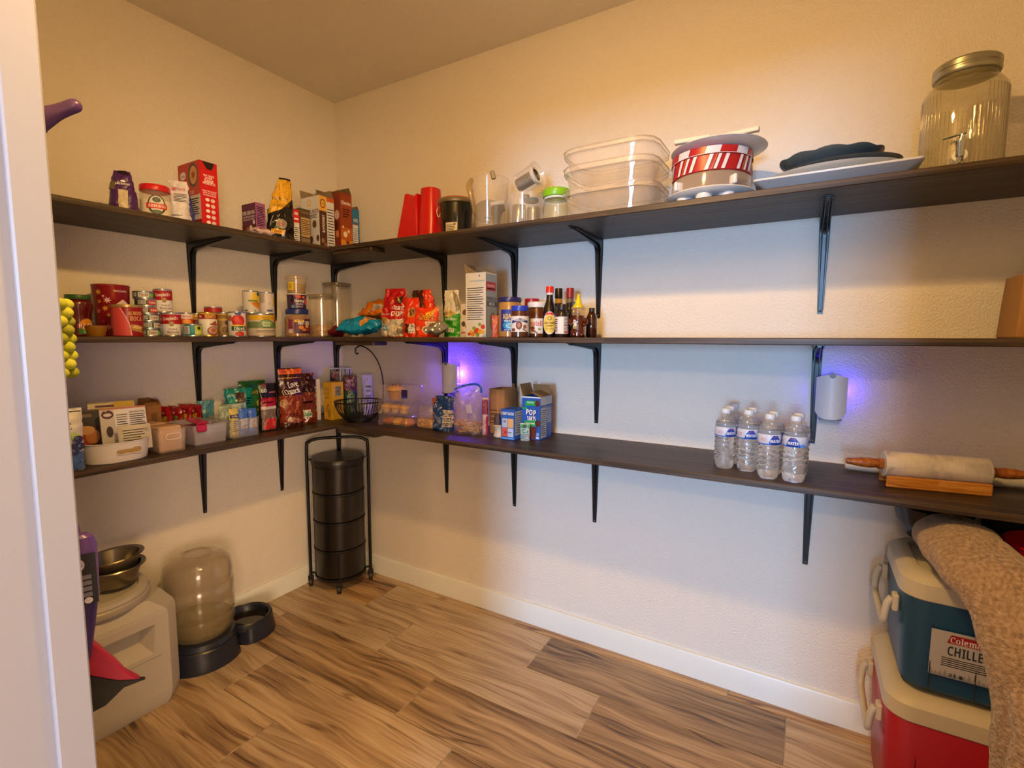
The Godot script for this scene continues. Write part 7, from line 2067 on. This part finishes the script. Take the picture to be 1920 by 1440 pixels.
func rolling_pins():
	var y = LOW
	var yaw = atan2(0.263 - 0.228, 0.245)
	var at = Vector3(2.752, y, 0.205)
	var cr = thing("pin_cradle", "low wooden cradle under the marble rolling pin", "stand", at, yaw)
	var wood = wood_mat(grain_image(131, 256, 64, ["d39a4a", "c08434", "a86c24", "7d4c16"], 3.0, 0.7, 0), 0.4, Vector3(3, 10, 10))
	for s in [-1, 1]:
		part("rail", box(Vector3(0.245, 0.034, 0.012), 0.003), wood, cr, Vector3(0, 0.017, s * 0.036))
	part("end_bar", box(Vector3(0.012, 0.02, 0.06), 0.002), wood, cr, Vector3(-0.1, 0.011, 0))
	part("end_bar", box(Vector3(0.012, 0.02, 0.06), 0.002), wood, cr, Vector3(0.1, 0.011, 0))
	var rp = thing("rolling_pin", "marble rolling pin with brown wooden handles resting on a wooden cradle", "rolling pin", at + Vector3(0, 0.061, 0), yaw)
	var marble = wood_mat(grain_image(141, 256, 128, ["d3cdc6", "c6c0ba", "b0aba8", "8d8a8c"], 1.2, 0.7, 0), 0.25, Vector3(4, 4, 4))
	var hw = wood_mat(grain_image(151, 256, 64, ["a8692c", "94561f", "7d4415", "5a2d0c"], 3.0, 0.7, 0), 0.35, Vector3(3, 10, 10))
	part("barrel", turned([Vector2(0, -0.124), Vector2(0.037, -0.124), Vector2(0.0395, -0.121), Vector2(0.0395, 0.121), Vector2(0.037, 0.124), Vector2(0, 0.124)], 40), marble, rp, Vector3.ZERO, Vector3(0, 0, PI / 2))
	for s in [-1, 1]:
		part("handle", turned([Vector2(0, 0), Vector2(0.016, 0.001), Vector2(0.017, 0.005), Vector2(0.017, 0.012), Vector2(0.013, 0.016), Vector2(0.0155, 0.035), Vector2(0.0145, 0.055), Vector2(0.01, 0.085), Vector2(0.0095, 0.092), Vector2(0.008, 0.095), Vector2(0, 0.095)], 24), hw, rp, Vector3(s * 0.124, 0, 0), Vector3(0, 0, -s * PI / 2))
	var wt = thing("rolling_pin", "slim pale rolling pin lying at the wall behind the marble one", "rolling pin", Vector3(2.78, y + 0.0172, 0.09), 0.03)
	part("pin_body", turned([Vector2(0, -0.24), Vector2(0.012, -0.238), Vector2(0.015, -0.225), Vector2(0.017, -0.1), Vector2(0.017, 0.1), Vector2(0.015, 0.225), Vector2(0.012, 0.238), Vector2(0, 0.24)], 24), mat("b5aa98", 0.45), wt, Vector3.ZERO, Vector3(0, 0, PI / 2))

func insect_trap(label, at, strength):
	var t = thing("insect_trap", label, "trap", at)
	var white = mat("d6cfc8", 0.4)
	# curved shield standing off the wall
	var m = MB.new()
	var w = 0.046
	var outline = []
	for i in 9: outline.append(Vector2(w - 2 * w * i / 8.0, 0.066 + 0.012 * sin(PI * i / 8.0)))
	outline += [Vector2(-w, -0.052), Vector2(-w + 0.012, -0.071), Vector2(-w + 0.022, -0.076), Vector2(w - 0.022, -0.076), Vector2(w - 0.012, -0.071), Vector2(w, -0.052)]
	var rings = []
	for k in [[0.0, 1.0], [1.0, 1.0], [1.0, 0.94], [0.0, 0.94]]:
		var ring = []
		for q in outline:
			var bulge = 0.05 + 0.03 * (1.0 - pow(absf(q.x) / w, 2.2))
			ring.append(Vector3(q.x * k[1], q.y * k[1], bulge - (0.0 if k[0] > 0.5 else 0.004)))
		rings.append(ring)
	m.next()
	var n = outline.size()
	var front = rings[1]
	var back = rings[0]
	# front and rear skins as strips across, so that the bulge shows
	var rows = 10
	for s in [0, 1]:
		m.next()
		for j in rows:
			for i in 12:
				var quad = []
				for c in [[0, 0], [1, 0], [1, 1], [0, 1]]:
					var u = -1.0 + 2.0 * (i + c[0]) / 12.0
					var v = float(j + c[1]) / rows
					var top = 0.066 + 0.012 * sin(PI * (u + 1.0) / 2.0)
					var low = -0.076 + 0.024 * pow(absf(u), 4.0)
					quad.append(Vector3(u * w, lerpf(low, top, v), 0.05 + 0.03 * (1.0 - pow(absf(u), 2.2)) - (0.003 if s else 0.0)))
				if s: m.quad(quad[1], quad[0], quad[3], quad[2])
				else: m.quad(quad[0], quad[1], quad[2], quad[3])
	part("shield", m.done(), white, t)
	part("grey_notch", turned([Vector2(0, 0), Vector2(0.009, 0), Vector2(0.009, 0.002), Vector2(0, 0.002)], 20), mat("6d6a68", 0.4), t, Vector3(0, 0.074, 0.0795), Vector3(PI / 2, 0, 0))
	part("grey_lip", box(Vector3(0.066, 0.006, 0.03), 0.002), mat("77736f", 0.4), t, Vector3(0, -0.076, 0.06))
	part("back_plate", box(Vector3(0.062, 0.13, 0.012), 0.003), white, t, Vector3(0, -0.005, 0.007))
	part("neck", box(Vector3(0.03, 0.05, 0.042), 0.003), white, t, Vector3(0, -0.05, 0.033))
	part("clear_tab", box(Vector3(0.064, 0.02, 0.004), 0.001), clear_mat("cfcbc8", 0.35, 0.1), t, Vector3(0, -0.087, 0.008))
	for s in [-1, 1]:
		part("led_strip", box(Vector3(0.006, 0.05, 0.006), 0.001), glow_mat(Color(0.35, 0.25, 1.0), 3.0), t, Vector3(s * 0.04, 0.02, 0.022))
		var o = OmniLight3D.new()
		o.name = "led_glow"
		o.position = at + Vector3(s * 0.04, 0.02, 0.022)
		o.light_color = Color(0.3, 0.16, 1.0)
		o.light_energy = strength * (1.0 if s > 0 else 0.6)
		o.light_size = 0.004
		o.omni_range = 4.0
		o.omni_attenuation = 2.0
		o.shadow_enabled = true
		add_child(o, true)

# ------------------------------------------------------------------ things on the floor and by the door
func floor_things():
	# round rolling cart
	var c = Vector3(0.172, 0, 0.196)
	var ct = thing("rolling_cart", "tall black round cart of four swivel drawers on castors in the corner", "cart", c, PI / 4)
	var black = mat("0d0b0a", 0.35, 0.1)
	var smoke = mat("17110d", 0.28)
	var r = 0.137
	for k in 4:
		var y0 = 0.082 + 0.1575 * k
		part("drawer", turned([Vector2(0, y0), Vector2(r - 0.004, y0), Vector2(r, y0 + 0.004), Vector2(r, y0 + 0.142), Vector2(r - 0.004, y0 + 0.146), Vector2(0, y0 + 0.146)], 48), smoke, ct)
		part("band", turned([Vector2(r - 0.003, y0 + 0.144), Vector2(r + 0.003, y0 + 0.145), Vector2(r + 0.003, y0 + 0.156), Vector2(r - 0.003, y0 + 0.157)], 48), black, ct)
	part("top_lid", turned([Vector2(r - 0.004, 0.71), Vector2(r + 0.005, 0.712), Vector2(r + 0.006, 0.73), Vector2(r + 0.002, 0.738), Vector2(0, 0.742)], 48), mat("1c1511", 0.35), ct)
	var hoop = [Vector3(-0.163, 0.05, 0)]
	hoop += curve([Vector3(-0.163, 0.1, 0), Vector3(-0.163, 0.45, 0), Vector3(-0.163, 0.78, 0), Vector3(-0.15, 0.825, 0), Vector3(-0.1, 0.842, 0), Vector3(0, 0.845, 0), Vector3(0.1, 0.842, 0), Vector3(0.15, 0.825, 0), Vector3(0.163, 0.78, 0), Vector3(0.163, 0.45, 0), Vector3(0.163, 0.1, 0)], 6)
	hoop.append(Vector3(0.163, 0.05, 0))
	part("frame_hoop", tube(hoop, 0.0085, 12), black, ct)
	for yy in [0.075, 0.726]:
		for q in [-1, 1]:
			part("frame_joint", box(Vector3(0.022, 0.009, 0.012), 0.002), black, ct, Vector3(q * 0.15, yy, 0))
	part("bottom_ring", turned([Vector2(0.09, 0.062), Vector2(r, 0.062), Vector2(r + 0.003, 0.068), Vector2(r + 0.003, 0.08), Vector2(0.09, 0.08)], 40), black, ct)
	part("front_leg", tube([Vector3(0, 0.05, 0.13), Vector3(0, 0.23, 0.139)], 0.007, 10), black, ct)
	for q in [Vector3(-0.163, 0, 0), Vector3(0.163, 0, 0), Vector3(0, 0, 0.135), Vector3(0, 0, -0.12)]:
		part("castor", turned([Vector2(0, -0.011), Vector2(0.019, -0.011), Vector2(0.022, -0.007), Vector2(0.022, 0.007), Vector2(0.019, 0.011), Vector2(0, 0.011)], 24), mat("191412", 0.5), ct, q + Vector3(0, 0.0222, 0), Vector3(0, 0, PI / 2))
		part("castor_fork", box(Vector3(0.03, 0.03, 0.016), 0.004), black, ct, q + Vector3(0, 0.046, 0))
	feeder()
	pet_bin()
	coolers()
	brush_set()

func feeder():
	var t = thing("water_feeder", "pet water feeder with a clear ribbed reservoir on a dark blue base", "feeder", Vector3(0.172, 0, 0.965))
	var navy = mat("1f212a", 0.32)
	# outline of the base: round lobe under the reservoir, waist, bowl lobe
	var shape = func(grow, waist):
		var pts = []
		for i in 22:
			var a = deg_to_rad(52) + deg_to_rad(256) * i / 21.0
			pts.append(Vector2(sin(a) * (0.148 + grow), cos(a) * -(0.148 + grow)))
		for i in 20:
			var a = deg_to_rad(-122) + deg_to_rad(244) * i / 19.0
			pts.append(Vector2(sin(-a) * (0.11 + grow) + 0.002, -0.205 - cos(a) * (0.11 + grow)))
		return pts
	var ring = func(grow, y):
		var out = []
		for q in shape.call(grow, 0):
			out.append(Vector3(q.x, y, q.y))
		return out
	var m = MB.new()
	# rings run clockwise or counterclockwise the same way, both sides are drawn
	loft(m, [ring.call(0.012, 0.0), ring.call(0.012, 0.012), ring.call(0.004, 0.05), ring.call(0.0, 0.082), ring.call(-0.006, 0.088), ring.call(-0.014, 0.086)], true, false)
	part("base", m.done(), navy, t)
	part("reservoir_seat", turned([Vector2(0, 0.07), Vector2(0.135, 0.078), Vector2(0.139, 0.09), Vector2(0.13, 0.108), Vector2(0.115, 0.112), Vector2(0, 0.112)], 48), navy, t)
	part("bowl_rim", turned([Vector2(0.09, 0.05), Vector2(0.098, 0.083), Vector2(0.105, 0.091), Vector2(0.11, 0.086), Vector2(0.112, 0.06)], 48), navy, t, Vector3(0.002, 0, -0.205))
	part("bowl", turned([Vector2(0, 0.025), Vector2(0.077, 0.028), Vector2(0.092, 0.05), Vector2(0.098, 0.083)], 48), mat("151313", 0.25), t, Vector3(0.002, 0, -0.205))
	part("bowl_water", turned([Vector2(0, 0.055), Vector2(0.0915, 0.055)], 40), mat("2a2119", 0.06), t, Vector3(0.002, 0, -0.205))
	part("bridge", box(Vector3(0.1, 0.03, 0.07), 0.012), navy, t, Vector3(0.0, 0.07, -0.125))
	var jar = [Vector2(0.1, 0.108), Vector2(0.118, 0.128), Vector2(0.128, 0.165), Vector2(0.129, 0.2), Vector2(0.1275, 0.206), Vector2(0.13, 0.212), Vector2(0.131, 0.265), Vector2(0.1285, 0.272), Vector2(0.13, 0.279), Vector2(0.13, 0.335), Vector2(0.126, 0.342), Vector2(0.1285, 0.35), Vector2(0.128, 0.39), Vector2(0.122, 0.425), Vector2(0.108, 0.447), Vector2(0.085, 0.46), Vector2(0.06, 0.465), Vector2(0.054, 0.47), Vector2(0.05, 0.465), Vector2(0, 0.466)]
	for i in jar.size(): jar[i].x *= 1.04
	part("reservoir", turned(jar, 56), clear_mat("b3a07c", 0.24, 0.12), t)
	var inner = []
	for q in jar: inner.append(Vector2(q.x * 0.96, q.y - 0.004))
	part("reservoir_inside", turned(inner, 56), clear_mat("a89672", 0.14, 0.15), t)
	part("standing_water", turned([Vector2(0, 0.114), Vector2(0.106, 0.114), Vector2(0.118, 0.135), Vector2(0.1215, 0.165), Vector2(0.1225, 0.18), Vector2(0, 0.18)], 48), clear_mat("5f6022", 0.45, 0.05), t)

func pet_bin():
	var t = thing("food_bin", "large off white plastic food bin with a round lid and a recessed handle", "bin", Vector3(0.19, 0, 1.345))
	var plastic = mat("b5a58c", 0.45)
	var w = 0.345
	var d = 0.44
	var oct = func(f, y, bevel):
		var a = w / 2 * f
		var b = d / 2 * f
		var k = bevel
		return [Vector3(a, y, b - k), Vector3(a, y, -b + k), Vector3(a - k, y, -b), Vector3(-a + k, y, -b), Vector3(-a, y, -b + k), Vector3(-a, y, b - k), Vector3(-a + k, y, b), Vector3(a - k, y, b)]
	var m = MB.new()
	var rows = [oct.call(0.96, 0.0, 0.06), oct.call(0.985, 0.01, 0.055), oct.call(1.0, 0.05, 0.05), oct.call(1.0, 0.362, 0.05), oct.call(0.985, 0.378, 0.053), oct.call(0.87, 0.418, 0.07), oct.call(0.84, 0.422, 0.07)]
	for k in 8:
		m.next()
		for i in rows.size() - 1:
			if i == 4: m.next()
			if k != 0 or i != 2: m.quad(rows[i][k], rows[i][(k + 1) % 8], rows[i + 1][(k + 1) % 8], rows[i + 1][k])
	m.fan(rows[0], true)
	m.fan(rows[-1])
	# the big front face: a frame round the handle recess, and the recess itself
	var outer = [rows[2][0], rows[2][1], rows[3][1], rows[3][0]]
	var rim = [Vector3(w / 2, 0.222, 0.14), Vector3(w / 2, 0.222, -0.115), Vector3(w / 2, 0.332, -0.125), Vector3(w / 2, 0.332, 0.15)]
	var deep = [Vector3(w / 2 - 0.05, 0.262, 0.115), Vector3(w / 2 - 0.05, 0.262, -0.09), Vector3(w / 2 - 0.05, 0.322, -0.095), Vector3(w / 2 - 0.05, 0.322, 0.125)]
	m.next()
	for k in 4: m.quad(outer[k], outer[(k + 1) % 4], rim[(k + 1) % 4], rim[k])
	for k in 4:
		m.next()
		m.quad(rim[k], rim[(k + 1) % 4], deep[(k + 1) % 4], deep[k])
	m.next()
	m.quad(deep[0], deep[1], deep[2], deep[3])
	part("bin_body", m.done(), plastic, t)
	part("groove_frame", tube([Vector3(w / 2 + 0.0004, 0.205, 0.17), Vector3(w / 2 + 0.0004, 0.205, -0.14)], 0.0015, 6), mat("96866e", 0.5), t)
	part("lid_base", turned([Vector2(0.0, 0.42), Vector2(0.172, 0.422), Vector2(0.176, 0.428), Vector2(0.176, 0.445), Vector2(0.172, 0.45), Vector2(0.15, 0.452)], 56), mat("ab9b81", 0.45), t)
	part("lid", turned([Vector2(0.168, 0.45), Vector2(0.171, 0.454), Vector2(0.168, 0.468), Vector2(0.15, 0.474), Vector2(0.142, 0.474), Vector2(0.135, 0.462), Vector2(0.1, 0.46), Vector2(0, 0.46)], 56), mat("b8a88e", 0.45), t)
	part("lid_grip", box(Vector3(0.05, 0.016, 0.25), 0.006), mat("b0a086", 0.45), t, Vector3(0.0, 0.467, 0))
	var steel = mat("8a7a60", 0.28, 0.9)
	var bowl = [Vector2(0, 0.004), Vector2(0.06, 0.0), Vector2(0.066, 0.003), Vector2(0.078, 0.045), Vector2(0.084, 0.066), Vector2(0.094, 0.071), Vector2(0.098, 0.069), Vector2(0.099, 0.071), Vector2(0.096, 0.075), Vector2(0.083, 0.071), Vector2(0.074, 0.046), Vector2(0.062, 0.008), Vector2(0, 0.008)]
	var b1 = thing("steel_bowl", "lower of two nested stainless steel pet bowls on the bin lid", "bowl", Vector3(0.205, 0.4755, 1.275), 0, "steel pet bowls")
	part("bowl", turned(bowl, 48), steel, b1)
	var b2 = another(b1, Vector3(0.203, 0.51, 1.272), "upper of two nested stainless steel pet bowls on the bin lid")
	b2.rotation = Vector3(0.05, 0, 0.06)

func cooler(called, label, at, size, hex, lid_hex):
	var t = thing(called, label, "cooler", at)
	var w = size.x
	var h = size.y
	var d = size.z
	var shell = mat(hex, 0.4)
	var white = mat(lid_hex, 0.45)
	part("cooler_body", tub([[0, w - 0.05, d - 0.05, 0.045], [0.01, w - 0.034, d - 0.034, 0.05], [h * 0.3, w - 0.02, d - 0.02, 0.055], [h - 0.075, w - 0.006, d - 0.006, 0.06], [h - 0.07, w - 0.012, d - 0.012, 0.058]], true, true, 6), shell, t)
	for i in 5:
		part("groove", box(Vector3(0.003, h * 0.76, 0.002), 0.0008), mat("10222c" if hex.begins_with("13") else "5a0c10", 0.5), t, Vector3(-w * 0.36 + w * 0.18 * i, h * 0.43, d / 2 - 0.0055), Vector3(-0.02, 0, 0))
	part("lid", tub([[h - 0.075, w - 0.004, d - 0.004, 0.06], [h - 0.072, w, d, 0.062], [h - 0.03, w - 0.002, d - 0.002, 0.062], [h - 0.018, w - 0.024, d - 0.024, 0.06], [h - 0.008, w - 0.05, d - 0.05, 0.055], [h - 0.008, w - 0.09, d - 0.09, 0.05], [h - 0.014, w - 0.1, d - 0.1, 0.045]], true, true, 6), white, t)
	# lid corner blocks and the swing handle on the left end
	part("lid_panel", tub([[h - 0.016, w * 0.7, d * 0.45, 0.02], [h - 0.006, w * 0.68, d * 0.42, 0.02]], true, true, 4), white, t)
	for s in [-1, 1]:
		var x = s * w / 2
		for z in [-1, 1]:
			part("handle_mount", box(Vector3(0.016, 0.05, 0.032), 0.004), white, t, Vector3(x + s * 0.003, h - 0.12, z * 0.11))
		part("handle", tube(curve([Vector3(x + s * 0.012, h - 0.108, -0.115), Vector3(x + s * 0.022, h - 0.13, -0.117), Vector3(x + s * 0.026, h - 0.175, -0.112), Vector3(x + s * 0.026, h - 0.19, -0.09), Vector3(x + s * 0.026, h - 0.192, 0.0), Vector3(x + s * 0.026, h - 0.19, 0.09), Vector3(x + s * 0.026, h - 0.175, 0.112), Vector3(x + s * 0.022, h - 0.13, 0.117), Vector3(x + s * 0.012, h - 0.108, 0.115)], 5), 0.0095, 12), white, t)
	return t

func coolers():
	cooler("cooler", "red cooler with a worn cream lid underneath the blue cooler", Vector3(2.915, 0, 0.235), Vector3(0.53, 0.437, 0.39), "a3101c", "c0ab84")
	var bl = cooler("cooler", "dark teal blue cooler with a white lid and a white paper label, stacked on top", Vector3(2.93, 0.4375, 0.225), Vector3(0.52, 0.335, 0.35), "134059", "bfae8d")
	var w = 0.52
	var d = 0.35
	var pr = Print.new(func(q): return Vector3(q.x, q.y, d / 2 - 0.008 + 0.012 * q.y / 0.335), 1e9, 0.0008)
	var o = Vector2(-0.105, 0.125)
	pr.rect(o.x - 0.085, o.y - 0.064, o.x + 0.105, o.y + 0.066, "b3a596")
	pr.poly([Vector2(o.x - 0.052, o.y + 0.034), Vector2(o.x + 0.034, o.y + 0.034), Vector2(o.x + 0.04, o.y + 0.058), Vector2(o.x - 0.044, o.y + 0.058)], "98181c")
	pr.letters(words("Coleman", "Droid Serif"), o.x - 0.008, o.y + 0.045, 0.017, 0.074, "d9cdbd")
	pr.letters(words("CHILLER"), o.x - 0.006, o.y + 0.013, 0.026, 0.086, "1f2a34")
	pr.lines(o.x - 0.06, o.y - 0.034, o.x + 0.08, o.y - 0.006, 5, "7d7268", 0.35)
	for i in 19:
		var tx = o.x - 0.08 + 0.0098 * i
		var th = [0.018, 0.011, 0.015, 0.021, 0.012][i % 5]
		pr.poly([Vector2(tx - 0.005, o.y - 0.062), Vector2(tx + 0.006, o.y - 0.062), Vector2(tx, o.y - 0.062 + th)], "8d8378")
	pr.letters(words("31"), o.x - 0.036, o.y - 0.054, 0.009, 0.014, "2d2a2c")
	pr.oval(o.x - 0.018, o.y - 0.054, 0.004, 0.005, "2d2a2c")
	pr.oval(o.x + 0.05, o.y - 0.054, 0.005, 0.005, "2d2a2c")
	part("label", pr.done(), ink(), bl)
	# bowls on the cooler lid
	var db = thing("mixing_bowl", "dark bowl at the back of the cooler lid behind the carpet roll", "bowl", Vector3(2.776, 0.773, 0.106))
	part("bowl", turned([Vector2(0, 0), Vector2(0.045, 0), Vector2(0.07, 0.02), Vector2(0.09, 0.065), Vector2(0.1, 0.11), Vector2(0.103, 0.112), Vector2(0.098, 0.114), Vector2(0.085, 0.066), Vector2(0.06, 0.02), Vector2(0, 0.008)], 48), mat("2a2320", 0.25, 0.4), db)
	var rb = thing("mixing_bowl", "bright red plastic bowl on the right half of the cooler lid", "bowl", Vector3(3.02, 0.773, 0.272))
	part("bowl", turned([Vector2(0, 0), Vector2(0.06, 0), Vector2(0.085, 0.02), Vector2(0.112, 0.07), Vector2(0.12, 0.088), Vector2(0.124, 0.09), Vector2(0.118, 0.093), Vector2(0.105, 0.068), Vector2(0.08, 0.024), Vector2(0, 0.01)], 48), mat("b00a1c", 0.3), rb)
	var gb = thing("storage_box", "dark green box behind the red bowl under the lowest shelf", "box", Vector3(3.03, 0.773, 0.08))
	part("box_body", tub([[0, 0.24, 0.12, 0.01], [0.1, 0.25, 0.13, 0.012], [0.105, 0.256, 0.136, 0.012], [0.125, 0.256, 0.136, 0.012]], true, true, 4), mat("0c1c10", 0.5), gb)
	# carpet roll draped over the stack
	var rug = thing("carpet_roll", "thick tan felt carpet roll draped over the coolers and hanging to the floor", "carpet", Vector3(2.83, 0.0, 0.3))
	var n = noise(301, 0.03, 4)
	var cn = NoiseTexture2D.new()
	cn.width = 512; cn.height = 512; cn.seamless = true
	cn.noise = noise(301, 0.035, 4)
	var g = Gradient.new()
	g.offsets = PackedFloat32Array([0.1, 0.45, 0.6, 0.9])
	g.colors = PackedColorArray([Color("6f5a48"), Color("97806a"), Color("a8907a"), Color("c4ae96")])
	cn.color_ramp = g
	var felt = StandardMaterial3D.new()
	felt.albedo_texture = cn
	felt.uv1_triplanar = true
	felt.uv1_scale = Vector3.ONE * 4.0
	felt.roughness = 1.0
	felt.rim_enabled = true
	felt.rim = 0.5
	felt.heightmap_enabled = true
	felt.heightmap_texture = bump_tex(302, 0.06, 4)
	felt.heightmap_scale = 0.5
	var path = curve([Vector3(-0.04, 0.842, -0.075), Vector3(-0.036, 0.846, 0.02), Vector3(-0.03, 0.846, 0.1), Vector3(-0.008, 0.832, 0.2), Vector3(0.035, 0.78, 0.29), Vector3(0.065, 0.68, 0.355), Vector3(0.078, 0.5, 0.385), Vector3(0.08, 0.3, 0.39), Vector3(0.082, 0.09, 0.395), Vector3(0.082, 0.01, 0.395)], 5)
	rug_tube(rug, path, felt, "felt_roll", 0.0)
	var fold = curve([Vector3(0.05, 0.71, 0.47), Vector3(0.045, 0.66, 0.505), Vector3(0.04, 0.52, 0.515), Vector3(0.04, 0.3, 0.52), Vector3(0.04, 0.03, 0.52)], 5)
	rug_tube(rug, fold, felt, "felt_flap", 1.0)

func rug_tube(rug, path, felt, called, kind):
	var m = MB.new()
	var rings = []
	var bump = noise(310, 9.0, 2)
	for i in path.size():
		var tdir = (path[mini(i + 1, path.size() - 1)] - path[maxi(i - 1, 0)]).normalized()
		var side = Vector3(1, 0, 0)
		var nrm = side.cross(tdir).normalized()
		var ring = []
		var f = float(i) / (path.size() - 1)
		var endk = minf(1.0, 0.45 + f * 12.0) if kind == 0.0 else 1.0
		for k in 36:
			var a = TAU * k / 36
			var rx = (lerpf(0.085, 0.112, minf(1.0, f * 1.6)) if kind == 0.0 else 0.085) * endk
			var ry = (0.066 if kind == 0.0 else 0.045) * endk
			var p = path[i] + side * cos(a) * rx + nrm * sin(a) * ry
			ring.append(p + (side * cos(a) + nrm * sin(a)) * bump.get_noise_3dv(p) * 0.01)
		rings.append(ring)
	loft(m, rings, true, true)
	part(called, m.done(), felt, rug)

func brush_set():
	# things hanging on the inside of the front wall, left of the doorway
	var purple = mat("38215a", 0.35)
	var light = mat("5a3a78", 0.3)
	var t = thing("dustpan_set", "purple dustpan and brush set hanging beside the door jamb", "dustpan", Vector3(1.262, 0.70, 1.72), 1.2)
	part("handle_top", tub([[0.3, 0.05, 0.03, 0.012], [0.345, 0.05, 0.03, 0.014], [0.362, 0.042, 0.026, 0.012], [0.368, 0.026, 0.016, 0.007]], true, true, 5), light, t, Vector3(-0.012, 0, -0.014))
	part("handle_front", tub([[0.22, 0.062, 0.03, 0.01], [0.32, 0.066, 0.032, 0.014], [0.338, 0.056, 0.028, 0.012], [0.343, 0.04, 0.02, 0.009]], true, true, 5), light, t, Vector3(0.004, 0, 0.016))
	part("grip", tub([[0.1, 0.03, 0.026, 0.01], [0.16, 0.05, 0.034, 0.012], [0.21, 0.064, 0.04, 0.012], [0.222, 0.066, 0.042, 0.012]], true, true, 5), purple, t, Vector3(0, 0, 0.006))
	var lp = Print.new(func(q): return Vector3(q.x, q.y, 0.0325), 1e9, 0.001)
	lp.rect(-0.03, 0.215, 0.034, 0.31, "191420")
	lp.oval(0.005, 0.29, 0.013, 0.013, "a89ab0")
	lp.oval(0.005, 0.29, 0.009, 0.01, "6d3a6a")
	for i in 4:
		lp.rect(-0.01, 0.262 - 0.011 * i, 0.026, 0.27 - 0.011 * i, "6d6670")
	lp.oval(0.002, 0.222, 0.005, 0.005, "c4bac4")
	lp.oval(0.02, 0.222, 0.006, 0.006, "c4bac4")
	part("label", lp.done(), ink(), t)
	part("red_pan", prism([Vector2(-0.02, 0.14), Vector2(0.004, 0.15), Vector2(0.05, 0.075), Vector2(0.062, 0.05), Vector2(0.085, 0.022), Vector2(0.05, 0.035), Vector2(0.0, 0.07), Vector2(-0.03, 0.1)], -0.012, 0.006, 0.002), mat("9c1030", 0.35), t)
	part("dark_pan_lip", prism([Vector2(-0.03, 0.098), Vector2(0.0, 0.068), Vector2(0.05, 0.033), Vector2(0.094, 0.014), Vector2(0.06, 0.012), Vector2(0.03, -0.012), Vector2(-0.005, -0.02), Vector2(-0.03, -0.022)], -0.014, 0.0, 0.002), mat("1c1a16", 0.6), t)
	var gl = thing("mop_handle", "purple tapered handle tip sticking out high beside the door jamb", "handle", Vector3(1.23, 1.755, 1.72), 0.9)
	part("socket", tube([Vector3(-0.06, 0.0, 0), Vector3(-0.02, 0.018, 0), Vector3(0.012, 0.034, 0)], [0.034, 0.031, 0.022], 16), mat("2a1a4a", 0.4), gl, Vector3(0, -0.008, 0))
	part("tip", tube(curve([Vector3(0.004, 0.028, 0), Vector3(0.03, 0.044, 0), Vector3(0.06, 0.062, 0), Vector3(0.075, 0.07, 0)], 4), [0.021, 0.02, 0.019, 0.017, 0.015, 0.013, 0.012, 0.0115, 0.0115, 0.0115, 0.0105, 0.008, 0.004], 16), mat("4a2a55", 0.35), gl, Vector3(0, -0.008, 0))
	var du = thing("duster", "yellow green braided chenille duster hanging beside the door jamb", "duster", Vector3(1.245, 1.33, 1.715), 0.0)
	part("core", tube([Vector3(0, 0.0, 0), Vector3(0, 0.14, 0)], 0.016, 12), mat("6d6a14", 0.8), du)
	part("hanging_cord", tube([Vector3(0, 0.138, 0), Vector3(0, 0.2, 0.03), Vector3(0, 0.235, 0.0845)], 0.003, 8), mat("b5a88e", 0.7), du)
	for i in 9:
		for k in 5:
			var a = TAU * k / 5 + i * 0.6
			part("braid_knot", sphere(0.0115, 0.9), mat(["a3a01f", "8d8a1a", "b5b02e"][(i + k) % 3], 0.8), du, Vector3(cos(a) * 0.02, 0.008 + 0.0155 * i, sin(a) * 0.02))
